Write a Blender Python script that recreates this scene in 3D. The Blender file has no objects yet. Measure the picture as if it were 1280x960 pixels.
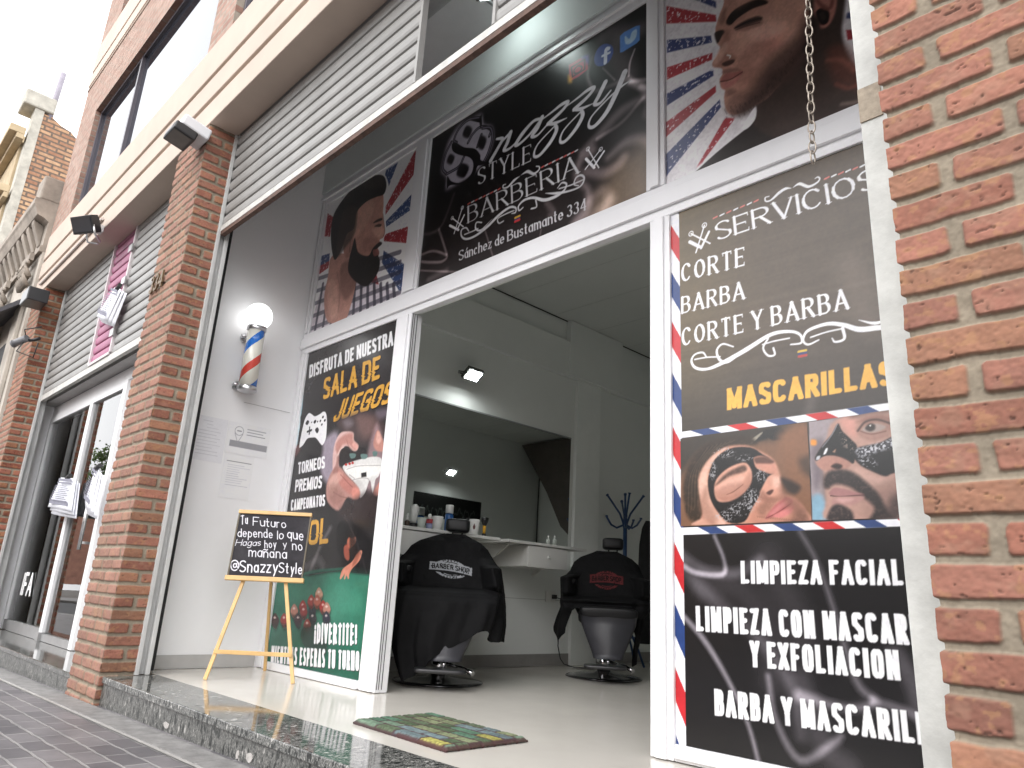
import bpy, math, random
import numpy as np
from mathutils import Vector, Matrix
R = math.radians
random.seed(7)
S = bpy.context.scene
COL = S.collection

# ------------------------------------------------------------------ camera, world, sun, exposure
CAM = np.array([3.66425, -2.53490, 0.55523])
FPX = 903.443                                   # focal length in pixels of a 1280 wide frame
FW = np.array([-0.69061551, 0.66543416, 0.28328006])
RT = np.array([0.70413007, 0.70806394, 0.05335079])
UP = np.array([0.16507895, -0.23631089, 0.95755214])
cd = bpy.data.cameras.new('camera'); cam = bpy.data.objects.new('camera', cd); COL.objects.link(cam)
cd.sensor_width = 36.0; cd.lens = FPX / 1280 * 36; cd.clip_start = 0.02; cd.clip_end = 500
M = Matrix(((RT[0], UP[0], -FW[0], CAM[0]), (RT[1], UP[1], -FW[1], CAM[1]), (RT[2], UP[2], -FW[2], CAM[2]), (0, 0, 0, 1)))
cam.matrix_world = M
S.camera = cam

W = bpy.data.worlds.new('World'); S.world = W; W.use_nodes = True
nt = W.node_tree; nt.nodes.clear()
sky = nt.nodes.new('ShaderNodeTexSky'); sky.sky_type = 'NISHITA'; sky.sun_disc = False
sky.sun_elevation = R(40); sky.sun_rotation = R(160); sky.air_density = 1.0; sky.dust_density = 4.0; sky.ozone_density = 1.0
hs = nt.nodes.new('ShaderNodeHueSaturation'); hs.inputs['Saturation'].default_value = 0.12
bg = nt.nodes.new('ShaderNodeBackground'); bg.inputs['Strength'].default_value = 0.15
wo = nt.nodes.new('ShaderNodeOutputWorld')
cl = nt.nodes.new('ShaderNodeMixRGB'); cl.inputs[0].default_value = .6; cl.inputs[2].default_value = (11, 11, 11.2, 1)      # closed cloud cover over the clear sky
nt.links.new(sky.outputs[0], hs.inputs['Color']); nt.links.new(hs.outputs[0], cl.inputs[1]); nt.links.new(cl.outputs[0], bg.inputs['Color']); nt.links.new(bg.outputs[0], wo.inputs['Surface'])

sl = bpy.data.lights.new('sun', 'SUN'); sl.energy = 0.5; sl.angle = R(100); sl.color = (1, .97, .93)
so = bpy.data.objects.new('sun', sl); COL.objects.link(so)
sd = Vector((math.sin(R(20)) * math.cos(R(40)), -math.cos(R(20)) * math.cos(R(40)), math.sin(R(40))))   # towards the sun
so.rotation_euler = sd.to_track_quat('Z', 'Y').to_euler()
so.location = (0, -8, 12)
S.view_settings.view_transform = 'Standard'; S.view_settings.look = 'None'; S.view_settings.gamma = 1
S.view_settings.exposure = 1.2
S.cycles.max_bounces = 10; S.cycles.diffuse_bounces = 6; S.cycles.glossy_bounces = 5; S.cycles.transparent_max_bounces = 12
S.cycles.caustics_reflective = False; S.cycles.caustics_refractive = False
S.cycles.use_denoising = True
S.cycles.sample_clamp_indirect = 6

# ------------------------------------------------------------------ helpers
def ray(px, py): return FW + RT * ((px - 640) / FPX) - UP * ((py - 480) / FPX)
def un(px, py, ax, v):
    """the point where the sight line through a photo position meets the plane axis = v"""
    d = ray(px, py); return CAM + d * ((v - CAM[ax]) / d[ax])

def lin(c):
    c = np.asarray(c, float) / 255.0
    return np.where(c <= .04045, c / 12.92, ((c + .055) / 1.055) ** 2.4)

MATS = {}
def mat(name, rgb, rough=.6, metal=0., var=.12, scale=8., bump=0., bscale=60., spec=.5, emit=None, estr=0., coat=0., rvar=0.):
    """rgb: linear base colour; var: large soft tone variation; bump: fine relief"""
    if name in MATS: return MATS[name]
    m = bpy.data.materials.new(name); m.use_nodes = True; n = m.node_tree.nodes; l = m.node_tree.links
    b = n['Principled BSDF']; b.inputs['Roughness'].default_value = rough; b.inputs['Metallic'].default_value = metal
    b.inputs['Specular IOR Level'].default_value = spec
    if coat: b.inputs['Coat Weight'].default_value = coat; b.inputs['Coat Roughness'].default_value = .08
    tc = n.new('ShaderNodeTexCoord')
    if var:
        t = n.new('ShaderNodeTexNoise'); t.inputs['Scale'].default_value = scale; t.inputs['Detail'].default_value = 6; t.inputs['Roughness'].default_value = .62
        r = n.new('ShaderNodeValToRGB'); c = np.array(rgb)
        r.color_ramp.elements[0].position = .3; r.color_ramp.elements[1].position = .72
        r.color_ramp.elements[0].color = (*np.clip(c * (1 - var), 0, 1), 1); r.color_ramp.elements[1].color = (*np.clip(c * (1 + var), 0, 1), 1)
        l.new(tc.outputs['Object'], t.inputs['Vector']); l.new(t.outputs['Fac'], r.inputs['Fac']); l.new(r.outputs['Color'], b.inputs['Base Color'])
        if rvar:
            mr = n.new('ShaderNodeMapRange'); mr.inputs[3].default_value = max(0, rough - rvar); mr.inputs[4].default_value = rough + rvar
            l.new(t.outputs['Fac'], mr.inputs[0]); l.new(mr.outputs[0], b.inputs['Roughness'])
    else:
        b.inputs['Base Color'].default_value = (*rgb, 1)
    if bump:
        t2 = n.new('ShaderNodeTexNoise'); t2.inputs['Scale'].default_value = bscale; t2.inputs['Detail'].default_value = 5
        bp = n.new('ShaderNodeBump'); bp.inputs['Strength'].default_value = bump; bp.inputs['Distance'].default_value = .004
        l.new(tc.outputs['Object'], t2.inputs['Vector']); l.new(t2.outputs['Fac'], bp.inputs['Height']); l.new(bp.outputs[0], b.inputs['Normal'])
    if emit is not None:
        b.inputs['Emission Color'].default_value = (*emit, 1); b.inputs['Emission Strength'].default_value = estr
    MATS[name] = m; return m

def vcol(name, rough=.85, spec=.3, bump=0., bscale=250., coat=0.):
    """material whose base colour is the mesh's own printed / fired colour"""
    if name in MATS: return MATS[name]
    m = bpy.data.materials.new(name); m.use_nodes = True; n = m.node_tree.nodes; l = m.node_tree.links
    b = n['Principled BSDF']; b.inputs['Roughness'].default_value = rough; b.inputs['Specular IOR Level'].default_value = spec
    if coat: b.inputs['Coat Weight'].default_value = coat; b.inputs['Coat Roughness'].default_value = .1
    a = n.new('ShaderNodeAttribute'); a.attribute_name = 'Col'
    l.new(a.outputs['Color'], b.inputs['Base Color'])
    if bump:
        tc = n.new('ShaderNodeTexCoord')
        t2 = n.new('ShaderNodeTexNoise'); t2.inputs['Scale'].default_value = bscale; t2.inputs['Detail'].default_value = 5
        bp = n.new('ShaderNodeBump'); bp.inputs['Strength'].default_value = bump; bp.inputs['Distance'].default_value = .003
        l.new(tc.outputs['Object'], t2.inputs['Vector']); l.new(t2.outputs['Fac'], bp.inputs['Height']); l.new(bp.outputs[0], b.inputs['Normal'])
    MATS[name] = m; return m

def wloc(o):
    v = np.zeros(3)
    while o is not None:
        v += np.array(o.location); o = o.parent
    return v

def link(name, me, m, parent=None, smooth=False):
    o = bpy.data.objects.new(name, me); COL.objects.link(o)
    if m is not None: me.materials.append(m)
    if parent is not None: o.parent = parent
    if smooth: me.polygons.foreach_set('use_smooth', [True] * len(me.polygons))
    return o

def thing(name, label, cat, loc=(0, 0, 0), group=None):
    o = bpy.data.objects.new(name, None); COL.objects.link(o); o.location = loc; o.empty_display_size = .1
    return tag(o, label, cat, group)
def tag(o, label, cat=None, group=None):
    o['label'] = label
    if cat: o['category'] = cat
    if group: o['group'] = group
    return o
def struct(o):
    o['kind'] = 'structure'; return o

class MB:
    """collects faces in world coordinates and links them as ONE mesh object"""
    def __init__(s): s.v = []; s.f = []; s.sm = []
    def add(s, vs, fs, smooth=False):
        b = len(s.v); s.v += [tuple(map(float, p)) for p in vs]
        s.f += [tuple(b + i for i in f) for f in fs]; s.sm += [smooth] * len(fs); return s
    def box(s, x0, x1, y0, y1, z0, z1, T=None):
        vs = [(x, y, z) for z in (z0, z1) for y in (y0, y1) for x in (x0, x1)]
        if T is not None: vs = [tuple(T @ Vector(p)) for p in vs]
        return s.add(vs, [(0, 2, 3, 1), (4, 5, 7, 6), (0, 1, 5, 4), (2, 6, 7, 3), (0, 4, 6, 2), (1, 3, 7, 5)])
    def tube(s, pts, r, n=10, cap=True, smooth=True):
        pts = [np.array(p, float) for p in pts]; rs = r if hasattr(r, '__len__') else [r] * len(pts)
        vs = []; fs = []; prev = None
        for i, p in enumerate(pts):
            a = pts[max(0, i - 1)]; b = pts[min(len(pts) - 1, i + 1)]
            t = b - a; t = t / (np.linalg.norm(t) + 1e-9)
            if prev is None:
                u = np.cross(t, (0, 0, 1.)) if abs(t[2]) < .9 else np.cross(t, (1., 0, 0))
            else: u = prev - t * (prev @ t)
            u = u / (np.linalg.norm(u) + 1e-9); prev = u; w = np.cross(t, u)
            for k in range(n):
                a_ = 2 * math.pi * k / n; vs.append(p + rs[i] * (math.cos(a_) * u + math.sin(a_) * w))
        for i in range(len(pts) - 1):
            for k in range(n):
                fs.append((i * n + k, i * n + (k + 1) % n, (i + 1) * n + (k + 1) % n, (i + 1) * n + k))
        s.add(vs, fs, smooth)
        if cap:
            b = len(s.v) - len(vs)
            s.f.append(tuple(b + k for k in reversed(range(n)))); s.f.append(tuple(b + (len(pts) - 1) * n + k for k in range(n))); s.sm += [False, False]
        return s
    def lathe(s, prof, c=(0, 0, 0), n=24, T=None, smooth=True):
        """prof: (radius, height) from bottom to top about the vertical axis"""
        vs = []; fs = []
        for r, z in prof:
            for k in range(n):
                a = 2 * math.pi * k / n; p = Vector((r * math.cos(a), r * math.sin(a), z))
                if T is not None: p = T @ p
                vs.append((p[0] + c[0], p[1] + c[1], p[2] + c[2]))
        for i in range(len(prof) - 1):
            for k in range(n): fs.append((i * n + k, i * n + (k + 1) % n, (i + 1) * n + (k + 1) % n, (i + 1) * n + k))
        s.add(vs, fs, smooth)
        b = len(s.v) - len(vs)
        if prof[0][0] > 1e-4: s.f.append(tuple(b + k for k in reversed(range(n)))); s.sm.append(False)
        if prof[-1][0] > 1e-4: s.f.append(tuple(b + (len(prof) - 1) * n + k for k in range(n))); s.sm.append(False)
        return s
    def prism(s, pts, d):
        """a planar outline (3d points) extruded by the vector d"""
        n = len(pts); p2 = [tuple(np.array(p) + np.array(d)) for p in pts]
        s.add(list(pts) + p2, [tuple(range(n)), tuple(reversed(range(n, 2 * n)))] + [(i, n + i, n + (i + 1) % n, (i + 1) % n) for i in range(n)])
        return s
    def build(s, name, m, parent=None, bevel=0., seg=2):
        me = bpy.data.meshes.new(name); o_ = wloc(parent) if parent is not None else np.zeros(3)
        me.from_pydata([(p[0] - o_[0], p[1] - o_[1], p[2] - o_[2]) for p in s.v], [], s.f)
        me.polygons.foreach_set('use_smooth', s.sm); me.validate(); me.update()
        o = link(name, me, m, parent)
        if bevel:
            bv = o.modifiers.new('bevel', 'BEVEL'); bv.width = bevel; bv.segments = seg; bv.limit_method = 'ANGLE'; bv.angle_limit = R(40)
        return o
def bx(name, m, parent, *b, bevel=0.):
    return MB().box(*b).build(name, m, parent, bevel)

def grid(name, P, col, m, parent=None, smooth=True, back=None):
    """P (ny,nx,3) points, col (ny,nx,3) linear colours -> one mesh; back: vector to a closing rear face"""
    ny, nx = P.shape[:2]; V = P.reshape(-1, 3).astype(np.float32)
    if parent is not None: V = V - wloc(parent).astype(np.float32)
    idx = np.arange(ny * nx).reshape(ny, nx)
    q = np.stack([idx[:-1, :-1], idx[:-1, 1:], idx[1:, 1:], idx[1:, :-1]], -1).reshape(-1, 4)
    C = None if col is None else col.reshape(-1, 3).astype(np.float32)
    flat0 = len(q)
    if back is not None:
        loop = np.concatenate([idx[0, :-1], idx[:-1, -1], idx[-1, :0:-1], idx[:0:-1, 0]])
        b0 = len(V); V = np.concatenate([V, V[loop] + np.array(back, np.float32)]); n = len(loop)
        k = np.arange(n); k2 = (k + 1) % n
        q = np.concatenate([q, np.stack([loop[k2], loop[k], b0 + k, b0 + k2], -1)])
        if C is not None: C = np.concatenate([C, C[loop]])
    me = bpy.data.meshes.new(name)
    me.vertices.add(len(V)); me.vertices.foreach_set('co', V.ravel())
    me.loops.add(q.size); me.loops.foreach_set('vertex_index', q.ravel().astype(np.int32))
    me.polygons.add(len(q)); me.polygons.foreach_set('loop_start', np.arange(0, q.size, 4, dtype=np.int32))
    me.update(calc_edges=True)
    sm = np.zeros(len(q), bool); sm[:flat0] = smooth; me.polygons.foreach_set('use_smooth', sm)
    if C is not None:
        a = me.color_attributes.new('Col', 'FLOAT_COLOR', 'POINT')
        a.data.foreach_set('color', np.concatenate([C, np.ones((len(C), 1), np.float32)], 1).ravel())
    return link(name, me, m, parent)

def vn(x, y, seed=0):
    """smooth value noise in 0..1"""
    xi = np.floor(x).astype(np.int64); yi = np.floor(y).astype(np.int64); fx = x - xi; fy = y - yi
    fx = fx * fx * (3 - 2 * fx); fy = fy * fy * (3 - 2 * fy)
    def h(a, b):
        n = (a * 374761393 + b * 668265263 + seed * 1442695041) & 0x7fffffff
        n = ((n ^ (n >> 13)) * 1274126177) & 0x7fffffff
        return ((n ^ (n >> 16)) & 0xffff) / 65535.0
    return (h(xi, yi) * (1 - fx) + h(xi + 1, yi) * fx) * (1 - fy) + (h(xi, yi + 1) * (1 - fx) + h(xi + 1, yi + 1) * fx) * fy
def fbm(x, y, seed=0, o=4):
    s = 0; a = .5; t = 0
    for i in range(o):
        s = s + a * vn(x * 2 ** i, y * 2 ** i, seed + i * 17); t += a; a *= .5
    return s / t
def sst(a, b, x):
    t = np.clip((x - a) / (b - a), 0, 1); return t * t * (3 - 2 * t)
# ------------------------------------------------------------------ ground
PZ = lambda x: -0.152 + 0.018 * (min(x, 1.5) + 1.1)        # the pavement falls slightly towards the far corner
def paving_mat():
    m = bpy.data.materials.new('dark pavers'); m.use_nodes = True; n = m.node_tree.nodes; l = m.node_tree.links
    b = n['Principled BSDF']; tc = n.new('ShaderNodeTexCoord')
    br = n.new('ShaderNodeTexBrick'); br.inputs['Scale'].default_value = 1; br.inputs['Brick Width'].default_value = .22; br.inputs['Row Height'].default_value = .10
    br.inputs['Mortar Size'].default_value = .007; br.inputs['Mortar Smooth'].default_value = .3; br.inputs['Bias'].default_value = 0
    br.inputs['Color1'].default_value = (.095, .09, .098, 1); br.inputs['Color2'].default_value = (.175, .165, .172, 1); br.inputs['Mortar'].default_value = (.27, .265, .26, 1)
    ns = n.new('ShaderNodeTexNoise'); ns.inputs['Scale'].default_value = 5; ns.inputs['Detail'].default_value = 8; ns.inputs['Roughness'].default_value = .7
    wp = n.new('ShaderNodeTexNoise'); wp.inputs['Scale'].default_value = 9
    mx0 = n.new('ShaderNodeMixRGB'); mx0.inputs[0].default_value = .02
    l.new(tc.outputs['Object'], wp.inputs['Vector']); l.new(tc.outputs['Object'], mx0.inputs[1]); l.new(wp.outputs['Color'], mx0.inputs[2])
    l.new(mx0.outputs[0], br.inputs['Vector']); l.new(tc.outputs['Object'], ns.inputs['Vector'])
    mx = n.new('ShaderNodeMixRGB'); mx.blend_type = 'MULTIPLY'; mx.inputs[0].default_value = .75
    rp = n.new('ShaderNodeValToRGB'); rp.color_ramp.elements[0].position = .3; rp.color_ramp.elements[0].color = (.5, .5, .52, 1); rp.color_ramp.elements[1].position = .75; rp.color_ramp.elements[1].color = (1.25, 1.22, 1.2, 1)
    l.new(ns.outputs['Fac'], rp.inputs[0]); l.new(br.outputs['Color'], mx.inputs[1]); l.new(rp.outputs[0], mx.inputs[2]); l.new(mx.outputs[0], b.inputs['Base Color'])
    bp = n.new('ShaderNodeBump'); bp.inputs['Strength'].default_value = .9; bp.inputs['Distance'].default_value = .008; bp.invert = True
    ad = n.new('ShaderNodeMath'); ad.operation = 'MULTIPLY_ADD'; ad.inputs[1].default_value = -.25
    l.new(ns.outputs['Fac'], ad.inputs[0]); l.new(br.outputs['Fac'], ad.inputs[2]); l.new(ad.outputs[0], bp.inputs['Height']); l.new(bp.outputs[0], b.inputs['Normal'])
    b.inputs['Roughness'].default_value = .45
    return m
def sheet(name, m, xs, y0, y1, dz=0.):
    g = MB(); vs = []
    for x in xs: vs += [(x, y0, PZ(x) + dz), (x, y1, PZ(x) + dz)]
    g.add(vs, [(2 * i, 2 * i + 2, 2 * i + 3, 2 * i + 1) for i in range(len(xs) - 1)])
    return struct(g.build(name, m))
struct(bx('ground', mat('bare ground', (.12, .11, .10), .95), None, -150, 150, -150, 150, -3, -2.4))
XS = [-60, -30, -14, -7, -3, 0, 1.5, 6, 14, 60]
sheet('pavement', paving_mat(), XS, -4.4, -1.0)
cement = mat('cement joint', (.30, .29, .275), .85, var=.2, scale=12, bump=.4)
# pale soldier course that runs along the foot of the step
g = MB(); x = -12.
while x < 5.5:
    w_ = .105; z = PZ(x); g.box(x, x + w_, -1.215, -1.072, z - .05, z + .006); x += .115
struct(g.build('pavement_edge_course', mat('grey edge pavers', (.19, .185, .18), .6, var=.3, scale=14, bump=.5), None, .003))
struct(sheet('pavement_joint', cement, XS, -1.235, -1.215, .004))
g = MB()
for a, b in zip(XS[:-1], XS[1:]): g.add([(a, -4.55, PZ(a) - .13), (b, -4.55, PZ(b) - .13), (b, -4.4, PZ(b) - .13), (a, -4.4, PZ(a) - .13), (a, -4.55, PZ(a)), (b, -4.55, PZ(b)), (b, -4.4, PZ(b)), (a, -4.4, PZ(a))],
    [(4, 5, 6, 7), (0, 1, 5, 4), (3, 7, 6, 2)])
struct(g.build('kerb', cement))
sheet('road', mat('asphalt', (.055, .055, .058), .8, var=.2, scale=3, bump=.6, bscale=120), XS, -11, -4.55, -.13)
sheet('far_pavement', mat('far paving', (.2, .195, .19), .8, var=.2, scale=3), XS, -16, -11, .0)

# ------------------------------------------------------------------ bricks with real relief
def brickwork(name, parent, u0, u1, v0, v1, res, place, cuts, seed, pitch=.0717, vz=.38, bh=.0535, edge=None, pal=None, pale=0., depth=.008, vtop=None):
    """place(u, v, h) -> xyz; cuts(row) -> sorted list of perpend positions; one grid mesh with raised bricks and raked joints"""
    nu = int((u1 - u0) / res) + 1; nv = int((v1 - v0) / res) + 1
    U, V = np.meshgrid(np.linspace(u0, u1, nu), np.linspace(v0, v1, nv))
    wu = U + (fbm(U * 22, V * 22, seed) - .5) * .009; wv = V + (fbm(U * 17, V * 17, seed + 5) - .5) * .007
    row = np.floor((wv - vz) / pitch).astype(int); fv = (wv - vz) - row * pitch
    dv = np.minimum(fv, bh - fv)
    du = np.full_like(U, -1.); bid = np.zeros(U.shape, int)
    for k in np.unique(row):
        cs = np.array(cuts(k)); mk = row == k; uu = wu[mk]
        j = np.searchsorted(cs[:, 0], uu, side='right') - 1; j = np.clip(j, 0, len(cs) - 1)
        du[mk] = np.minimum(uu - cs[j, 0], cs[j, 1] - uu); bid[mk] = (k + 500) * 40 + j
    d = np.minimum(dv, du)
    d = np.where((dv < .006) & (du < .006), d - .002, d)
    mask = sst(-.002, .0036, d)
    rnd = np.random.RandomState(seed); tab = rnd.rand(40000, 3)
    rb = tab[bid % 40000]
    n1 = fbm(U * 40, V * 40, seed + 9); n2 = fbm(U * 160, V * 160, seed + 11, 3); n3 = fbm(U * 9, V * 14, seed + 21)
    pit = sst(.735, .82, fbm(U * 75, V * 110, seed + 31, 3))
    h = mask * (depth + (rb[..., 0] - .5) * .004 + (n1 - .5) * .004) + (n2 - .5) * .0022 - pit * mask * .003 + (1 - mask) * (n1 - .5) * .004
    base = np.array(pal if pal is not None else [[.240, .085, .054], [.275, .110, .073], [.205, .072, .047], [.26, .102, .070], [.255, .114, .066]])
    bc = base[(rb[..., 1] * len(base)).astype(int) % len(base)]
    bc = bc * (.82 + .36 * rb[..., 2:3]) * (.72 + .56 * n3[..., None]) * (.8 + .4 * n2[..., None])
    scuff = sst(.55, .75, fbm(U * 26, V * 34, seed + 41))[..., None]
    bc = bc * (1 - .28 * scuff) + np.array([.30, .18, .12]) * .28 * scuff
    bc = bc * (1 - .55 * pit[..., None])
    ochre = sst(.60, .70, fbm(U * 45, V * 60, seed + 51))[..., None]; bc = bc * (1 - .4 * ochre) + np.array([.36, .19, .08]) * .4 * ochre
    if pale: bc = bc * (1 - pale) + np.array([.40, .30, .25]) * pale
    mc = np.array([.245, .208, .158]) * (.75 + .5 * n3[..., None]) * (.85 + .3 * n2[..., None])
    rim = sst(.0, .012, d)[..., None]; bc = bc * (.86 + .14 * rim)
    col = mc * (1 - mask[..., None]) + bc * mask[..., None]
    P = place(U, V, h)
    if edge == 'left':           # ragged silhouette: bricks reach the arris, joints fall back
        k = sst(.02, 0, U - u0)[..., None]; P[..., 0:1] += k * ((1 - mask[..., None]) * .007 + (n1[..., None] - .5) * .006)
    return grid(name, P, np.clip(col, 0, 1), vcol('brick', .88, .25), parent)

def alternate(u0, u1, hdr=.097, st=.205, jt=.02, first=1):
    def cuts(k):
        out = []; u = u0
        w_ = st if (k + first) % 2 == 0 else hdr
        out.append((u - .05 if False else u - .004, u + w_)); u += w_ + jt
        while u < u1:
            w_ = st * (1 + .04 * math.sin(k * 7.3 + u * 31)); out.append((u, min(u + w_, u1 + .004) if u + w_ > u1 - .03 else u + w_)); u += w_ + jt
        return out
    return cuts

FY = -1.062                                      # street face of the building
BLD = thing('shop_building', 'brick shop building with cream ribbed beam over two shuttered bays and a large upper window', 'building', (0, 0, -.15))
# right pillar (closest to the camera)
def pc(k):
    j = .024; u = 3.245; odd = k % 2 == 1
    if odd: out = [(u - .01, u + .208)]; u += .208 + j
    else: out = [(u - .01, u + .097 + .006 * math.sin(k * 3.1))]; u += .097 + .006 * math.sin(k * 3.1) + j
    for _ in range(4): out.append((u, u + .2)); u += .2 + j
    return out
PR = brickwork('brick_pillar', BLD, 3.245, 3.80, -.16, 3.0, .0027, lambda U, V, h: np.stack([U, FY - h, V], -1), pc, 3, edge='left', bh=.0575, pale=.14)
bx('pillar_core', mat('mortar', (.34, .28, .2), .9), PR, 3.262, 3.80, FY + .002, -.90, -.16, 3.66)
brickwork('brick_face', PR, 3.245, 3.80, 3.0, 3.68, .008, lambda U, V, h: np.stack([U, FY - h, V], -1), pc, 3, edge='left', bh=.0575, pale=.14)
bx('street_wall', mat('plain render', (.34, .30, .26), .85, var=.12, scale=2, bump=.3), BLD, 3.801, 5.3, FY + .004, -.9, -.2, 3.679)
# left pillar: street face and inner side
XP = -1.105; XPL = -1.675
def lp(k):
    o = 0. if k % 2 else -.105; u = XPL + o; out = []
    while u < XP + .05:
        a = max(u, XPL - .004); b = min(u + .188, XP + .004)
        if b - a > .03: out.append((a, b))
        u += .205
    return out
def sp(k):
    return [(FY - .01, FY + .2)] if k % 2 else [(FY - .01, FY + .098), (FY + .118, FY + .2)]
PL = brickwork('brick_pillar', BLD, XPL, XP, -.2, 3.68, .005, lambda U, V, h: np.stack([U, FY - h, V], -1), lp, 13, pale=.32)
brickwork('brick_side', PL, FY - .009, -.862, -.2, 3.68, .004, lambda U, V, h: np.stack([XP + h, U, V], -1), sp, 14, pale=.10)
bx('pillar_core', MATS['mortar'], PL, XPL + .004, XP - .002, FY + .003, -.865, -.2, 3.68)
# far pillar at the end of the building
XQ = -5.60; XQL = -6.2
def lq(k):
    o = 0. if k % 2 else -.105; u = XQL + o; out = []
    while u < XQ + .05:
        a = max(u, XQL - .004); b = min(u + .188, XQ + .004)
        if b - a > .03: out.append((a, b))
        u += .205
    return out
PF = brickwork('brick_pillar', BLD, XQL, XQ, -.26, 3.68, .009, lambda U, V, h: np.stack([U, FY - h, V], -1), lq, 23, pale=.2)
brickwork('brick_side', PF, FY - .009, -.84, -.26, 3.68, .006, lambda U, V, h: np.stack([XQ + h, U, V], -1), sp, 24)
bx('pillar_core', MATS['mortar'], PF, XQL + .004, XQ - .002, FY + .003, -.845, -.26, 3.68)
# ribbed beam
cream = mat('cream render', lin((186, 170, 157)), .8, var=.07, scale=2.5, bump=.15, bscale=90)
prof = [(-.862, 3.68), (FY - .012, 3.68), (FY - .012, 3.885), (FY + .018, 3.895), (FY + .018, 3.925), (FY - .012, 3.935), (FY - .012, 4.135), (FY + .018, 4.145), (FY + .018, 4.175), (FY - .012, 4.185), (FY - .012, 4.50), (-.862, 4.50)]
g = MB(); g.prism([(XQL, y, z) for y, z in prof], (11.5, 0, 0)); BEAM = g.build('beam', cream, BLD, .006)
# ------------------------------------------------------------------ upper floor
def wallbrick_mat():
    m = bpy.data.materials.new('upper brick'); m.use_nodes = True; n = m.node_tree.nodes; l = m.node_tree.links
    b = n['Principled BSDF']; tc = n.new('ShaderNodeTexCoord'); mp = n.new('ShaderNodeMapping'); mp.inputs['Rotation'].default_value = (R(90), 0, 0)
    br = n.new('ShaderNodeTexBrick'); br.inputs['Scale'].default_value = 1; br.inputs['Brick Width'].default_value = .215; br.inputs['Row Height'].default_value = .0717; br.inputs['Mortar Size'].default_value = .009; br.inputs['Mortar Smooth'].default_value = .2
    br.inputs['Color1'].default_value = (.30, .17, .13, 1); br.inputs['Color2'].default_value = (.38, .25, .20, 1); br.inputs['Mortar'].default_value = (.33, .28, .23, 1)
    l.new(tc.outputs['Object'], mp.inputs['Vector']); l.new(mp.outputs[0], br.inputs['Vector'])
    ns = n.new('ShaderNodeTexNoise'); ns.inputs['Scale'].default_value = 14; ns.inputs['Detail'].default_value = 6; l.new(tc.outputs['Object'], ns.inputs['Vector'])
    rp = n.new('ShaderNodeValToRGB'); rp.color_ramp.elements[0].position = .3; rp.color_ramp.elements[0].color = (.7, .7, .7, 1); rp.color_ramp.elements[1].position = .7; rp.color_ramp.elements[1].color = (1.2, 1.2, 1.2, 1)
    mx = n.new('ShaderNodeMixRGB'); mx.blend_type = 'MULTIPLY'; mx.inputs[0].default_value = .8
    l.new(ns.outputs['Fac'], rp.inputs[0]); l.new(br.outputs['Color'], mx.inputs[1]); l.new(rp.outputs[0], mx.inputs[2]); l.new(mx.outputs[0], b.inputs['Base Color'])
    bp = n.new('ShaderNodeBump'); bp.invert = True; bp.inputs['Strength'].default_value = 1; bp.inputs['Distance'].default_value = .012
    l.new(br.outputs['Fac'], bp.inputs['Height']); l.new(bp.outputs[0], b.inputs['Normal']); b.inputs['Roughness'].default_value = .88
    return m
ub = wallbrick_mat()
# two windows per side of the short brick pier; solid brick band above and another pair on the next floor
g = MB()
for x0, x1 in ((XQL, -5.36), (-1.515, -1.075), (3.2, 5.3)): g.box(x0, x1, FY, -.6, 4.503, 5.93)
g.box(XQL, 5.3, FY, -.6, 5.93, 6.62)
for x0, x1 in ((XQL, -5.36), (-1.515, -1.075), (3.2, 5.3)): g.box(x0, x1, FY, -.6, 7.32, 8.8)
g.box(XQL, 5.3, FY, -.6, 8.8, 9.6)
g.build('upper_wall', ub, BLD)
prof = [(-.6, 6.62), (FY - .012, 6.62), (FY - .012, 6.64), (FY + .016, 6.65), (FY + .016, 6.68), (FY - .012, 6.69), (FY - .012, 6.87), (FY + .016, 6.88), (FY + .016, 6.91), (FY - .012, 6.92), (FY - .012, 7.32), (-.6, 7.32)]
MB().prism([(XQL, y, z) for y, z in prof], (11.5, 0, 0)).build('cornice_band', cream, BLD, .005)
dark_al = mat('dark bronze aluminium', (.10, .09, .105), .35, metal=.3, var=.1)
def window_glass(name, tint=(.02, .022, .028)):
    if name in MATS: return MATS[name]
    m = bpy.data.materials.new(name); m.use_nodes = True; n = m.node_tree.nodes; l = m.node_tree.links; n.clear()
    out = n.new('ShaderNodeOutputMaterial'); gl = n.new('ShaderNodeBsdfGlossy'); gl.inputs['Roughness'].default_value = .01; gl.inputs['Color'].default_value = (.95, .97, 1, 1)
    df = n.new('ShaderNodeBsdfDiffuse'); df.inputs['Color'].default_value = (*tint, 1)
    lw = n.new('ShaderNodeFresnel'); lw.inputs['IOR'].default_value = 2.4
    mx = n.new('ShaderNodeMixShader'); l.new(lw.outputs[0], mx.inputs[0]); l.new(df.outputs[0], mx.inputs[1]); l.new(gl.outputs[0], mx.inputs[2]); l.new(mx.outputs[0], out.inputs['Surface'])
    MATS[name] = m; return m
mirror_glass = window_glass('coated window glass')
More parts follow.
